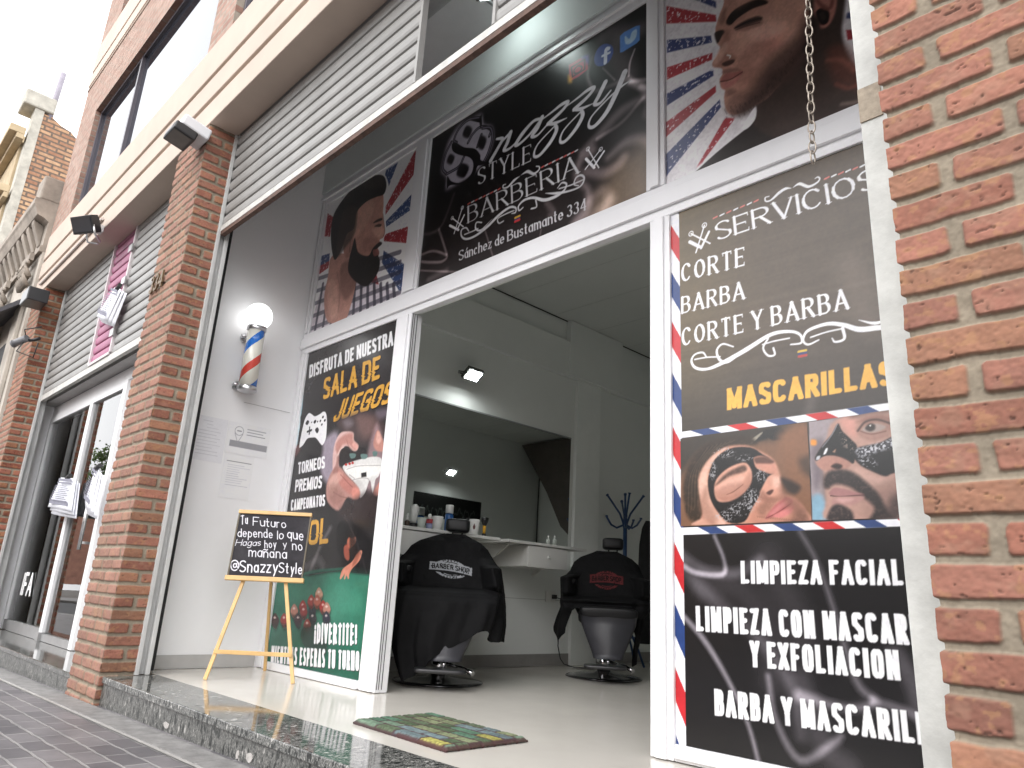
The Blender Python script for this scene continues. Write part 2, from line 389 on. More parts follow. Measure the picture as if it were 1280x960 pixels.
for (x0, x1, z0, z1, mx_) in ((-5.36, -1.515, 4.503, 5.93, -3.9), (-1.075, 3.2, 4.503, 5.93, 1.0), (-5.36, -1.515, 7.32, 8.8, -3.9), (-1.075, 3.2, 7.32, 8.8, 1.)):
    yw = FY + .055
    g = MB(); t = .032
    g.box(x0, x1, yw, yw + .06, z1 - t, z1 - .002); g.box(x0, x1, yw, yw + .06, z0 + .002, z0 + t); g.box(x0 + .002, x0 + t, yw, yw + .06, z0 + t, z1 - t); g.box(x1 - t, x1 - .002, yw, yw + .06, z0 + t, z1 - t)
    wn = g.build('window', dark_al, BLD, .004)
    bx('mullion', dark_al, wn, mx_ - .025, mx_ + .025, yw - .004, yw + .056, z0 + t, z1 - t)
    bx('pane', mirror_glass, wn, x0 + t - .01, x1 - t + .01, yw + .03, yw + .036, z0 + t - .01, z1 - t + .01)
# ------------------------------------------------------------------ recess, walls, room shell
white = mat('white paint', (.86, .86, .87), .55, var=.025, scale=2, bump=.05, bscale=40)
roomw = mat('room paint', (.74, .76, .74), .6, var=.03, scale=1.5, bump=.05, bscale=40)
dark = mat('black rubber and dark gaps', (.012, .012, .013), .6, var=.1)
SIDE = bx('side_wall', white, BLD, -1.60, -1.394, -.70, .10, -.01, 4.15)
bx('front_wall', roomw, BLD, -1.6, 3.6, .104, .158, 3.281, 3.714)
bx('skirting', mat('grey tile skirting', (.44, .43, .42), .35, var=.08), SIDE, -1.394, -1.382, -.69, -.006, .004, .085)
g = MB(); g.box(-1.392, -1.389, -.372, -.005, 1.8195, 1.8225); g.build('panel_seam', mat('seam', (.45, .45, .45), .8), SIDE)
bx('reveal_wall', white, BLD, -1.60, -1.40, -.84, -.7, -.01, 4.15)
bx('fascia_wall', mat('fascia paint', (.72, .76, .75), .6, var=.04, scale=2), BLD, -1.393, 3.4, .0, .16, 3.715, 4.15)
RC = bx('recess_ceiling', mat('recess ceiling paint', (.6, .6, .61), .8, var=.04), BLD, -1.6, 3.6, -.86, .16, 4.15, 4.25)
for sx in (-.4, .8, 2.0): bx('ceiling_joint', mat('ceiling joint', (.25, .25, .25), .9), RC, sx, sx + .012, -.85, 0, 4.146, 4.15)
bx('right_side_wall', white, BLD, 3.42, 3.6, -.86, .0, -.01, 4.15)
# room
bx('room_wall', roomw, BLD, -1.394, -.91, .165, 7.2, .0, 3.28)
bx('room_wall', roomw, BLD, 3.78, 3.95, .06, 7.2, .0, 3.28)
bx('room_wall', roomw, BLD, -1.394, 3.95, 7.2, 7.35, .0, 3.28)
bx('front_wall', roomw, BLD, -1.394, -.031, .104, .16, .0, 3.28)
bx('front_wall', roomw, BLD, 1.95, 3.78, .062, .13, .0, 3.28)
bx('front_wall', roomw, BLD, -.02, 1.95, .062, .13, 2.33, 3.28)
g = MB(); g.box(-.91, -.865, .14, 7.19, 2.68, 3.05); g.box(-.91, -.85, 2.60, 3.46, 2.70, 3.275)
g.build('wall_beam', roomw, BLD, .004)
bx('pilaster', mat('pilaster paint', (.80, .82, .80), .55, var=.03), BLD, -.91, -.872, 2.76, 3.12, .0, 2.679)
bx('skirting', mat('room skirting', (.25, .24, .23), .4, var=.08), BLD, -.91, -.896, .14, 2.755, .004, .10)
bx('skirting', MATS['room skirting'], BLD, -.91, -.896, 3.125, 7.19, .004, .10)
CE = bx('room_ceiling', mat('room ceiling', (.62, .64, .62), .7, var=.04, scale=1), BLD, -1.394, 3.95, .13, 7.35, 3.28, 3.4)
for yy in np.arange(.6, 7.2, .6): bx('ceiling_joint', mat('room ceiling joint', (.52, .535, .52), .9), CE, -.9, 3.78, yy, yy + .005, 3.278, 3.28)
bx('cornice_gap', dark, CE, -.906, -.902, .14, 7.19, 3.268, 3.279)
# diagonal dark stair soffit on the back wall, seen only in the mirror
g = MB(); g.prism([(3.76, 7.19, 3.25), (2.2, 7.19, 3.25), (2.2, 7.19, 1.3), (2.75, 7.19, 1.75), (3.1, 7.19, 2.35)], (0, -.5, 0)); g.build('stair_soffit', mat('brown stair', (.10, .085, .075), .8), BLD)
g = MB(); g.tube([(3.70, 7.17, 3.2), (3.73, 7.17, 2.9), (3.745, 7.17, 2.2), (3.74, 7.17, 1.0)], .012, 6); g.build('wall_cable', dark, BLD)
# floor: beige porcelain, granite threshold steps
def floor_mat():
    m = mat('beige porcelain', (.60, .57, .52), .16, var=.05, scale=1.2, rvar=.05)
    return m
fl = struct(bx('floor', floor_mat(), None, -1.394, 3.78, -.752, 7.2, -.12, 0.0))
def granite_mat(name, r, gain=1.):
    m = bpy.data.materials.new(name); m.use_nodes = True; n = m.node_tree.nodes; l = m.node_tree.links
    b = n['Principled BSDF']; tc = n.new('ShaderNodeTexCoord'); mp = n.new('ShaderNodeMapping'); mp.inputs['Scale'].default_value = (1.3, .55, .6) if r < .2 else (1.3, 1, .45)
    mp.inputs['Rotation'].default_value = (R(8), R(10), R(25))
    vo = n.new('ShaderNodeTexVoronoi'); vo.inputs['Scale'].default_value = 90; ns = n.new('ShaderNodeTexNoise'); ns.inputs['Scale'].default_value = 46; ns.inputs['Detail'].default_value = 3; ns.inputs['Roughness'].default_value = .65
    l.new(tc.outputs['Object'], mp.inputs[0]); l.new(mp.outputs[0], vo.inputs['Vector']); l.new(mp.outputs[0], ns.inputs['Vector'])
    rp = n.new('ShaderNodeValToRGB'); e = rp.color_ramp.elements; e[0].position = .34; e[0].color = (.012, .013, .012, 1); e[1].position = .72; e[1].color = (.60 * gain, .58 * gain, .55 * gain, 1)
    for p, c in ((.46, (.06, .064, .06)), (.50, (.30, .295, .28)), (.535, (.06, .064, .06)), (.60, (.14, .14, .13)), (.64, (.42, .41, .39))):
        k = e.new(p); k.color = (*[x * gain for x in c], 1)
    mx = n.new('ShaderNodeMixRGB'); mx.inputs[0].default_value = .08; l.new(ns.outputs['Fac'], mx.inputs[1]); l.new(vo.outputs['Color'], mx.inputs[2])
    l.new(mx.outputs[0], rp.inputs[0]); l.new(rp.outputs[0], b.inputs['Base Color']); b.inputs['Roughness'].default_value = r
    if r > .2:
        bp = n.new('ShaderNodeBump'); bp.inputs['Strength'].default_value = .6; bp.inputs['Distance'].default_value = .003; l.new(ns.outputs['Fac'], bp.inputs['Height']); l.new(bp.outputs[0], b.inputs['Normal'])
    return m
gtop = granite_mat('polished granite', .07); gface = granite_mat('granite riser', .3, .85)
st = bx('granite_step', gtop, BLD, -1.085, 3.245, -1.056, -.75, -.032, .003, bevel=.004)
bx('riser', gface, st, -1.085, 3.245, -1.046, -.76, -.3, -.032)
for px, py, a, b in ((208, 907, .035, .016), (312, 947, .03, .02), (297, 943, .012, .02)):
    p = un(px, py, 1, -1.047); k = np.linspace(0, 2 * math.pi, 10)[:-1]; w_ = .75 + .35 * np.random.RandomState(int(px)).rand(9)
    MB().prism([(p[0] + a * math.cos(t) * q, -1.0485, p[2] + b * math.sin(t) * q) for t, q in zip(k, w_)], (0, .004, 0)).build('mortar_patch', mat('pale mortar', (.42, .40, .38), .9, var=.3, scale=60), st)
st2 = bx('granite_step', gtop, BLD, -5.598, XPL, -1.056, -.60, -.076, -.043, bevel=.004)
bx('riser', gface, st2, -5.598, XPL, -1.046, -.62, -.3, -.076)
# ------------------------------------------------------------------ print shop: lettering skeletons and a painter for printed panels
def arc(cx, cy, rx, ry, a0, a1, n=14, e=2.0):
    out = []
    for i in range(n + 1):
        a = R(a0 + (a1 - a0) * i / n); c, s_ = math.cos(a), math.sin(a)
        out.append((cx + rx * math.copysign(abs(c) ** (2 / e), c), cy + ry * math.copysign(abs(s_) ** (2 / e), s_)))
    return out
def glyphs(e):
    A = lambda *a: arc(*a, e=e)
    bowl = lambda y0, y1, x1: [(0, y1), (x1 * .5, y1)] + A(x1 * .5, (y0 + y1) / 2, x1 * .5, (y1 - y0) / 2, 90, -90) + [(0, y0)]
    G = {
     'A': (1.0, [[(0, 0), (.5, 1)], [(.5, 1), (1, 0)], [(.17, .32), (.83, .32)]]),
     'B': (.82, [[(0, 0), (0, 1)], bowl(.53, 1, .9), bowl(0, .53, 1)]),
     'C': (.9, [A(.5, .5, .5, .5, 42, 318)]),
     'D': (.95, [[(0, 0), (0, 1)], [(0, 1), (.45, 1)] + A(.45, .5, .55, .5, 90, -90) + [(0, 0)]]),
     'E': (.75, [[(0, 0), (0, 1)], [(0, 1), (1, 1)], [(0, .52), (.8, .52)], [(0, 0), (1, 0)]]),
     'F': (.72, [[(0, 0), (0, 1)], [(0, 1), (1, 1)], [(0, .5), (.8, .5)]]),
     'G': (.95, [A(.5, .5, .5, .5, 42, 300) + [(1, .12)], [(1, 0), (1, .45)], [(.6, .45), (1, .45)]]),
     'H': (.9, [[(0, 0), (0, 1)], [(1, 0), (1, 1)], [(0, .5), (1, .5)]]),
     'I': (.0, [[(.5, 0), (.5, 1)]]),
     'J': (.7, [[(1, 1), (1, .3)] + A(.5, .3, .5, .3, 0, -170)]),
     'L': (.72, [[(0, 1), (0, 0)], [(0, 0), (1, 0)]]),
     'M': (1.2, [[(0, 0), (0, 1)], [(0, 1), (.5, .1)], [(.5, .1), (1, 1)], [(1, 1), (1, 0)]]),
     'N': (.95, [[(0, 0), (0, 1)], [(0, 1), (1, 0)], [(1, 0), (1, 1)]]),
     'O': (.95, [A(.5, .5, .5, .5, 0, 360)]),
     'P': (.8, [[(0, 0), (0, 1)], bowl(.45, 1, 1)]),
     'R': (.88, [[(0, 0), (0, 1)], bowl(.5, 1, .92), [(.45, .5), (1, 0)]]),
     'S': (.8, [A(.5, .75, .5, .25, 35, 200) + [(.12, .62), (.88, .38)] + A(.5, .25, .5, .25, 20, -145)]),
     'T': (.85, [[(.5, 0), (.5, 1)], [(0, 1), (1, 1)]]),
     'U': (.9, [[(0, 1), (0, .35)] + A(.5, .35, .5, .35, 180, 360) + [(1, 1)]]),
     'V': (.95, [[(0, 1), (.5, 0)], [(.5, 0), (1, 1)]]),
     'X': (.95, [[(0, 0), (1, 1)], [(0, 1), (1, 0)]]),
     'Y': (.92, [[(0, 1), (.5, .45)], [(1, 1), (.5, .45)], [(.5, .45), (.5, 0)]]),
     'Z': (.82, [[(0, 1), (1, 1)], [(1, 1), (0, 0)], [(0, 0), (1, 0)]]),
     '!': (.0, [[(.5, .32), (.5, 1)], [(.5, 0), (.5, .1)]]),
     '\u00a1': (.0, [[(.5, -.1), (.5, .62)], [(.5, .84), (.5, .95)]]),
     '3': (.62, [A(.5, .76, .42, .24, 150, -80) , A(.45, .26, .5, .27, 80, -150)]),
     '4': (.7, [[(.75, 0), (.75, 1)], [(.75, 1), (0, .28)], [(0, .28), (1, .28)]]),
     'a': (.55, [[(1, .62), (1, 0)], A(.5, .31, .5, .31, 0, 360)]),
     'c': (.5, [A(.5, .31, .5, .31, 50, 310)]),
     'd': (.56, [[(1, 1), (1, 0)], A(.5, .31, .5, .31, 0, 360)]),
     'e': (.54, [[(0, .33), (1, .33)] + A(.5, .31, .5, .31, 5, 320)]),
     'g': (.55, [[(1, .62), (1, -.15)] + A(.5, -.15, .5, .16, 0, -150), A(.5, .31, .5, .31, 0, 360)]),
     'h': (.54, [[(0, 0), (0, 1)], [(0, .4)] + A(.5, .38, .5, .25, 180, 0) + [(1, 0)]]),
     'l': (.0, [[(.5, 0), (.5, 1)]]),
     'm': (.9, [[(0, 0), (0, .63)], [(0, .4)] + A(.25, .4, .25, .23, 180, 0) + [(.5, 0)], [(.5, .4)] + A(.75, .4, .25, .23, 180, 0) + [(1, 0)]]),
     'n': (.54, [[(0, 0), (0, .63)], [(0, .4)] + A(.5, .38, .5, .25, 180, 0) + [(1, 0)]]),
     'o': (.55, [A(.5, .31, .5, .31, 0, 360)]),
     'p': (.56, [[(0, .63), (0, -.33)], A(.5, .31, .5, .31, 0, 360)]),
     'q': (.56, [[(1, .63), (1, -.33)], A(.5, .31, .5, .31, 0, 360)]),
     'r': (.36, [[(0, 0), (0, .63)], [(0, .4)] + A(.6, .38, .6, .25, 180, 70)]),
     's': (.44, [A(.5, .47, .45, .16, 35, 200) + [(.15, .38), (.85, .24)] + A(.5, .15, .45, .16, 20, -145)]),
     't': (.36, [[(.4, .92), (.4, .15)] + A(.75, .15, .35, .15, 180, 300), [(0, .62), (1, .62)]]),
     'u': (.54, [[(0, .63), (0, .25)] + A(.5, .25, .5, .25, 180, 360) + [(1, .63)], [(1, .63), (1, 0)]]),
     'y': (.54, [[(0, .63), (.5, .05)], [(1, .63), (.3, -.33)]]),
     'z': (.5, [[(0, .62), (1, .62)], [(1, .62), (0, 0)], [(0, 0), (1, 0)]]),
     '@': (1.0, [A(.5, .45, .5, .5, -40, 300), A(.5, .42, .2, .2, 0, 360), [(.72, .6), (.72, .3), (.85, .22)]]),
     ' ': (.3, []),
    }
    G['\u00f1'] = (.54, G['n'][1] + [[(0, .84), (.3, .9), (.7, .8), (1, .88)]])
    G['\u00e1'] = (.55, G['a'][1] + [[(.4, .78), (.75, 1.0)]])
    return G
GR = glyphs(2.0); GB = glyphs(3.6)
def layout(txt, G, gap, cond=1.0, sp=None):
    """-> strokes with u along the line (in letter heights), total width"""
    x = 0; out = []
    for ch in txt:
        w, st = G[ch]
        if ch == ' ': x += .20 + .1 * cond; continue
        w = w * cond
        for s_ in st: out.append((ch, [(x + p[0] * w if w else x, p[1]) for p in s_]))
        x += w + gap
    return out, x - gap

def segd(X, Z, a, b):
    ax, az = a; bx_, bz = b; dx, dz = bx_ - ax, bz - az; L = dx * dx + dz * dz + 1e-12
    t = np.clip(((X - ax) * dx + (Z - az) * dz) / L, 0, 1)
    return np.hypot(X - ax - t * dx, Z - az - t * dz), t
def smooth_closed(p, n=4):
    p = np.array(p, float); N = len(p); out = []
    for i in range(N):
        p0, p1, p2, p3 = p[i - 1], p[i], p[(i + 1) % N], p[(i + 2) % N]
        for k in range(n):
            t = k / n; out.append(.5 * ((2 * p1) + (-p0 + p2) * t + (2 * p0 - 5 * p1 + 4 * p2 - p3) * t * t + (-p0 + 3 * p1 - 3 * p2 + p3) * t ** 3))
    return np.array(out)
def smooth_open(p, n=6):
    p = np.array(p, float); q = np.vstack([2 * p[0] - p[1], p, 2 * p[-1] - p[-2]]); out = []
    for i in range(1, len(q) - 2):
        p0, p1, p2, p3 = q[i - 1:i + 3]
        for k in range(n):
            t = k / n; out.append(.5 * ((2 * p1) + (-p0 + p2) * t + (2 * p0 - 5 * p1 + 4 * p2 - p3) * t * t + (-p0 + 3 * p1 - 3 * p2 + p3) * t ** 3))
    out.append(p[-1]); return np.array(out)

class Print:
    """a flat printed panel: colours are laid down on its own plane, in metres"""
    def __init__(s, x0, x1, z0, z1, ax, v, res, base=(30, 28, 30)):
        s.ax, s.v = ax, v; s.x0, s.x1, s.z0, s.z1 = x0, x1, z0, z1
        nx = int((x1 - x0) / res) + 1; nz = int((z1 - z0) / res) + 1
        s.xs = np.linspace(x0, x1, nx); s.zs = np.linspace(z0, z1, nz); s.res = res
        s.X, s.Z = np.meshgrid(s.xs, s.zs); s.X = s.X.astype(np.float32); s.Z = s.Z.astype(np.float32)
        s.c = np.ones((nz, nx, 3), np.float32) * np.array(base, np.float32); s.t = (0, 0, 1)
    def q(s, p):                       # photo position -> the panel's own coordinates
        w = un(s.t[0] + p[0] / s.t[2], s.t[1] + p[1] / s.t[2], s.ax, s.v)
        return (w[1] if s.ax == 0 else w[0], w[2])
    def win(s, pts, m):
        p = np.array(pts); a = np.searchsorted(s.xs, p[:, 0].min() - m); b = np.searchsorted(s.xs, p[:, 0].max() + m)
        c = np.searchsorted(s.zs, p[:, 1].min() - m); d = np.searchsorted(s.zs, p[:, 1].max() + m)
        return slice(c, d), slice(a, b)
    def mix(s, w, m, col, a=1., mode='mix'):
        m = (m * a)[..., None].astype(np.float32); col = np.asarray(col, np.float32)
        if mode == 'mix': s.c[w] = s.c[w] * (1 - m) + col * m
        elif mode == 'add': s.c[w] = s.c[w] + col * m
        elif mode == 'mul': s.c[w] = s.c[w] * (1 - m + m * col / 255)
    def poly(s, pts, col, f=.004, a=1., sm=True, raw=False, mode='mix', tex=0., tf=60, seed=1, clip=None):
        P = [tuple(p) for p in pts] if raw else [s.q(p) for p in pts]
        P = smooth_closed(P) if sm else np.array(P); w = s.win(P, f * 2)
        X = s.X[w]; Z = s.Z[w]
        if X.size == 0: return
        D = np.full(X.shape, 1e9, np.float32); ins = np.zeros(X.shape, bool)
        for i in range(len(P)):
            a_, b_ = P[i - 1], P[i]
            dd, _ = segd(X, Z, a_, b_); D = np.minimum(D, dd)
            if a_[1] != b_[1]:
                cr = ((a_[1] > Z) != (b_[1] > Z)) & (X < (b_[0] - a_[0]) * (Z - a_[1]) / (b_[1] - a_[1]) + a_[0]); ins ^= cr
        sd = np.where(ins, D, -D); m = sst(-f, f, sd)
        if tex: m = m * np.clip(1 + tex * (fbm(X * tf, Z * tf, seed) - .5) * 2, 0, 1)
        if clip is not None: m = m * clip[w]
        s.mix(w, m, col, a, mode); return (w, m)
    def line(s, pts, wd, col, f=.002, a=1., sm=True, raw=False, mode='mix', nsm=6):
        """a stroke; wd: one half width or one per control point"""
        P = [tuple(p) for p in pts] if raw else [s.q(p) for p in pts]
        ws = np.array(wd if hasattr(wd, '__len__') else [wd] * len(P), float)
        if sm and len(P) > 2:
            Q = smooth_open(P, nsm); ws = np.interp(np.linspace(0, len(P) - 1, len(Q)), np.arange(len(P)), ws); P = Q
        P = np.array(P); wn = s.win(P, ws.max() + f * 2); X = s.X[wn]; Z = s.Z[wn]
        if X.size == 0: return
        m = np.zeros(X.shape, np.float32)
        for i in range(len(P) - 1):
            a_, b_ = P[i], P[i + 1]; h = max(ws[i], ws[i + 1]) + f * 1.5
            w2 = s.win([a_, b_], h); w2 = (slice(max(0, w2[0].start - wn[0].start), w2[0].stop - wn[0].start), slice(max(0, w2[1].start - wn[1].start), w2[1].stop - wn[1].start))
            if X[w2].size == 0: continue
            d, t = segd(X[w2], Z[w2], a_, b_)
            m[w2] = np.maximum(m[w2], sst(-f, f, ws[i] + (ws[i + 1] - ws[i]) * t - d))
        s.mix(wn, m, col, a, mode)
    def text(s, txt, bl, br, tl, col, style='bold', hw=.09, gap=None, cond=.5, shadow=None, raw=False, glitch=0, sp=None):
        """bl, br, tl: where the line's bottom left, bottom right and top left stand"""
        BL, BR, TL = [np.array(p if raw else s.q(p)) for p in (bl, br, tl)]
        G = GB if style == 'bold' else GR
        if style == 'bold': g_ = .30 if gap is None else gap
        elif style == 'serif': g_ = .30 if gap is None else gap
        else: g_ = .2 if gap is None else gap
        ex = (BR - BL); ey = (TL - BL); H = np.linalg.norm(ey); inset = hw if style == 'bold' else (.03 if style == 'serif' else hw)
        ratio = np.linalg.norm(ex) / H - 2 * inset; w0 = layout(txt, G, g_, 0., 0.)[1]; w1 = layout(txt, G, g_, 1., .32 if sp is None else sp)[1]
        cond = float(np.clip((ratio - w0) / (w1 - w0), .12, 2.)); st, wt = layout(txt, G, g_, cond, (.32 if sp is None else sp) * cond)
        wtot = wt + 2 * inset
        m_ = s.win([BL, BR, BL + ey * 1.15, BR + ey * 1.15, BL - ey * .4, BR - ey * .4], H * .1); X = s.X[m_]; Z = s.Z[m_]
        if X.size == 0: return
        # letter space coordinates of every point
        det = ex[0] * ey[1] - ex[1] * ey[0]
        U = ((X - BL[0]) * ey[1] - (Z - BL[1]) * ey[0]) / det * wtot; V = (ex[0] * (Z - BL[1]) - ex[1] * (X - BL[0])) / det
        if glitch:
            U = U + glitch * np.where(fbm(V * 14, V * 0, 5, 1) > .62, .6, 0) * np.sin(np.floor(V * 16) * 2.3)
        px = s.res / H * 1.0; m = np.zeros(X.shape, np.float32)
        for ch, pts in st:
            if style == 'bold' and ch not in '!\u00a1' and len(pts) == 2 and abs(pts[0][1] - pts[1][1]) > .01:
                (ax, ay), (bx_, by) = pts; L = math.hypot(bx_ - ax, by - ay) + 1e-9; k = hw * (1.0 if abs(bx_ - ax) < .02 else .45) / L
                pts = [(ax - (bx_ - ax) * k, ay - (by - ay) * k), (bx_ + (bx_ - ax) * k, by + (by - ay) * k)]
            if style == 'hand': k_ = pts[0][0] * 7.3; pts = [(p[0] + .05 * p[1] * math.sin(k_) + .015 * math.sin(9 * p[1] + k_), p[1] * (1 + .05 * math.sin(k_ * 1.7)) + .02 * math.sin(k_ * 2.3)) for p in pts]
            pts = [((p[0] + inset), inset + p[1] * (1 - 2 * inset)) for p in pts]
            for i in range(len(pts) - 1):
                (ax, ay), (bx_, by) = pts[i], pts[i + 1]; th = math.atan2(by - ay, bx_ - ax)
                if style == 'serif': h = max(.022 if H > .1 else .04, (.068 if H > .1 else .08) * abs(math.sin(th - R(16))) ** 1.4)
                else: h = hw * (.92 if (style == 'bold' and abs(math.sin(th)) < .5) else 1)
                bb = (U > min(ax, bx_) - h - px) & (U < max(ax, bx_) + h + px) & (V > min(ay, by) - h - px) & (V < max(ay, by) + h + px)
                if not bb.any(): continue
                # square ends for the bold face
                e_ = h if style == 'bold' else 0; L = math.hypot(bx_ - ax, by - ay) + 1e-9
                d, t = segd(U[bb], V[bb], (ax, ay), (bx_, by))
                m[bb] = np.maximum(m[bb], sst(-px * .7, px * .7, h - d))
            if style == 'serif':
                for p, o in ((pts[0], pts[1]), (pts[-1], pts[-2])):
                    if len(pts) == 2 and abs(p[1] - o[1]) > .2 and (p[1] < inset + .05 or p[1] > .9 or (ch in 'mnrpuh' and p[1] > .5)):
                        sw = .13 if p[1] < .5 or ch in 'VY' else .10
                        d, t = segd(U, V, (p[0] - sw, p[1]), (p[0] + sw * (.3 if ch in 'hlmnrBDEFPRpd' and p[1] > .4 else 1), p[1])); m = np.maximum(m, sst(-px * .7, px * .7, .016 - d))
                    elif len(pts) == 2 and abs(p[1] - o[1]) < .05 and ch in 'EFLTZz' and (p[0] > o[0] or ch == 'T'):
                        dy = -.14 if p[1] > .5 else .14
                        d, t = segd(U, V, (p[0], p[1]), (p[0] + .02, p[1] + dy * (.6 if .2 < p[1] < .8 else 1))); m = np.maximum(m, sst(-px * .7, px * .7, .022 - d))
        if style == 'bold':        # flat feet and heads
            m = m * sst(-px, px, V - .0) * sst(-px, px, 1.0 - V) if '\u00a1' not in txt else m
        if shadow is not None:
            k = max(1, int(H * .05 / s.res)); sh = np.zeros_like(m); sh[:-k, k:] = m[k:, :-k]; s.mix(m_, sh, shadow, .9)
        s.mix(m_, m, col)
    def speckle(s, w, m, col, f=120, th=.66, a=.9, seed=3):
        X = s.X[w]; Z = s.Z[w]; s.mix(w, m * sst(th, th + .04, fbm(X * f, Z * f, seed, 3)), col, a)
    def smoke(s, pts, wd, a=.25, col=(150, 145, 150)):
        s.line(pts, wd, col, f=max(np.max(wd) * .9, .006), a=a, mode='add', nsm=5)
    def finish(s, name, m, parent, thick=.004, gain=1.0, side=-1, grain=.02, tex=.10, desat=0.):
        g_ = (np.random.RandomState(5).rand(*s.c.shape[:2]) - .5)[..., None] * grain * 40
        tone = 1 + (fbm(s.X * 18, s.Z * 18, 61) - .5) * tex + (fbm(s.X * 90, s.Z * 90, 62, 3) - .5) * tex
        if desat: s.c = s.c * (1 - desat) + s.c.mean(2, keepdims=True) * desat
        c = lin(np.clip((s.c + g_) * gain * tone[..., None], 0, 235)); Y = np.full_like(s.X, s.v)
        P = np.stack([s.X, Y, s.Z], -1) if s.ax == 1 else np.stack([Y, s.X, s.Z], -1)
        back = (0, thick, 0) if s.ax == 1 else (-thick, 0, 0)
        return grid(name, P, c, m, parent, smooth=False, back=back)

# ------------------------------------------------------------------ white aluminium shopfront
wal = mat('white aluminium', (.80, .80, .82), .35, var=.02)
FR = thing('shopfront_frame', 'white aluminium frame holding the printed barber panels around the open doorway', 'shop front', (.9, 0, 0))
def member(name, x0, x1, z0, z1, side='v'):
    """a stepped profile: face, rebate, inner lip"""
    g = MB()
    if side == 'v': g.box(x0, x1, .016, .055, z0, z1); g.box(x0 + .028, x1 - .028, .004, .0155, z0 + .001, z1 - .001)
    else: g.box(x0, x1, .018, .055, z0, z1); g.box(x0, x1, .0, .0175, z0 + .045, z1 - .045)
    return g.build(name, wal, FR, .003)
TZ0, TZ1 = 2.29, 2.46
member('post', -1.39, -1.285, .004, TZ0 - .001); member('post', -.122, .046, .004, TZ0 - .001); member('post', 1.892, 1.998, .004, TZ0 - .001); member('post', 3.10, 3.24, .004, TZ0 - .001)
member('post', -1.39, -1.307, TZ1 + .001, 3.64); member('post', -.1025, .066, TZ1 + .001, 3.60); member('post', 1.87, 1.976, TZ1 + .001, 3.60); member('post', 3.10, 3.24, TZ1 + .001, 3.60)
member('transom', -1.39, 3.24, TZ0, TZ1, 'h'); member('head_rail', -1.39, 3.24, 3.601, 3.714, 'h')
member('sill', -1.284, -.123, .004, .048, 'h'); member('sill', 1.999, 3.099, .004, .062, 'h')
g = MB()
for yy in (.026, .040, .060): g.box(.0462, .0478, yy, yy + .004, .02, TZ0 - .002)
g.build('door_seal', dark, FR)
bx('door_track', wal, FR, -.03, .0455, .0565, .10, .004, TZ0 - .001)
vinyl = vcol('printed vinyl', .22, .5, bump=.03, bscale=35)
vinyl2 = vcol('printed vinyl upper', .3, .45, bump=.03, bscale=35)
# ------------------------------------------------------------------ services panel, right of the door
p = Print(1.999, 3.098, .063, 2.288, 1, .03, .0026, (20, 18, 20))
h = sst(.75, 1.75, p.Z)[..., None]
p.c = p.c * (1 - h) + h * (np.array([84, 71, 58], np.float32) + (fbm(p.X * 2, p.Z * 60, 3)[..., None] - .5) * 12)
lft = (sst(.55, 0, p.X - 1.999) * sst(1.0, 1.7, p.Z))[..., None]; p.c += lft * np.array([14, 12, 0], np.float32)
for pts, wd, a in (([(848, 690), (880, 712), (920, 716), (950, 700)], .02, .35), ([(846, 700), (880, 740), (940, 790), (985, 850), (1000, 920)], [.02, .03, .02, .02, .02], .3),
    ([(893, 670), (905, 700), (903, 718), (870, 716), (848, 703)], [.008, .008, .01, .01, .01], .7), ([(848, 763), (880, 800), (910, 850), (935, 905), (950, 960)], [.01, .012, .01, .008, .008], .75),
    ([(1000, 665), (1020, 700), (1040, 755), (1070, 850), (1092, 876), (1060, 885), (1000, 870)], [.006, .006, .007, .012, .014, .012, .02], .6), ([(1092, 876), (1130, 888), (1150, 900)], .014, .5),
    ([(960, 845), (970, 900), (1000, 950), (1040, 930), (1052, 920)], [.01, .012, .014, .012, .01], .55), ([(1120, 820), (1140, 850), (1150, 880)], .03, .4),
    ([(880, 730), (930, 740), (960, 800), (965, 850)], .05, .18), ([(1000, 850), (1030, 930), (1060, 960)], .04, .28), ([(1020, 480), (1010, 520)], .02, .15), ([(1060, 330), (1090, 400)], .06, .12)):
    p.smoke(pts, wd, a, (140, 135, 142))
p.smoke([(960, 700), (990, 760), (1000, 800)], .06, .18)
# barber stripe down the left edge
w = (slice(None), slice(0, int(.046 / p.res))); ph = ((p.Z[w] + (p.X[w] - 1.999) * 1.9 + .03) / .478) % 1.0
p.c[w] = np.where(((ph < .25))[..., None], np.array([36, 62, 122]), np.where(((ph > .5) & (ph < .75))[..., None], np.array([196, 36, 44]), np.array([228, 228, 236]))).astype(np.float32)
WH = (232, 232, 238)
p.text('SERVICIOS', (896, 301), (1100, 233), (894, 279), WH, 'serif', gap=.26, cond=.85)
p.t = (850, 180, 4.923)
for k in range(7): p.line([(205 + k * 42, 458 - k * 17), (228 + k * 42, 446 - k * 17)], .0035, WH if k % 2 else (214, 110, 100), f=.0015)
for k in range(8): p.line([(890 + k * 44, 216 - k * 15), (915 + k * 44, 203 - k * 15)], .0035, WH if k % 2 else (214, 110, 100), f=.0015)
p.line([(548, 322), (525, 330), (528, 352), (560, 345), (610, 300), (650, 275), (685, 272)], [.002, .003, .003, .004, .007, .006, .001], WH)
p.line([(695, 268), (735, 245), (790, 262), (840, 240), (860, 215), (848, 203), (832, 212)], [.001, .006, .006, .004, .003, .003, .002], WH)
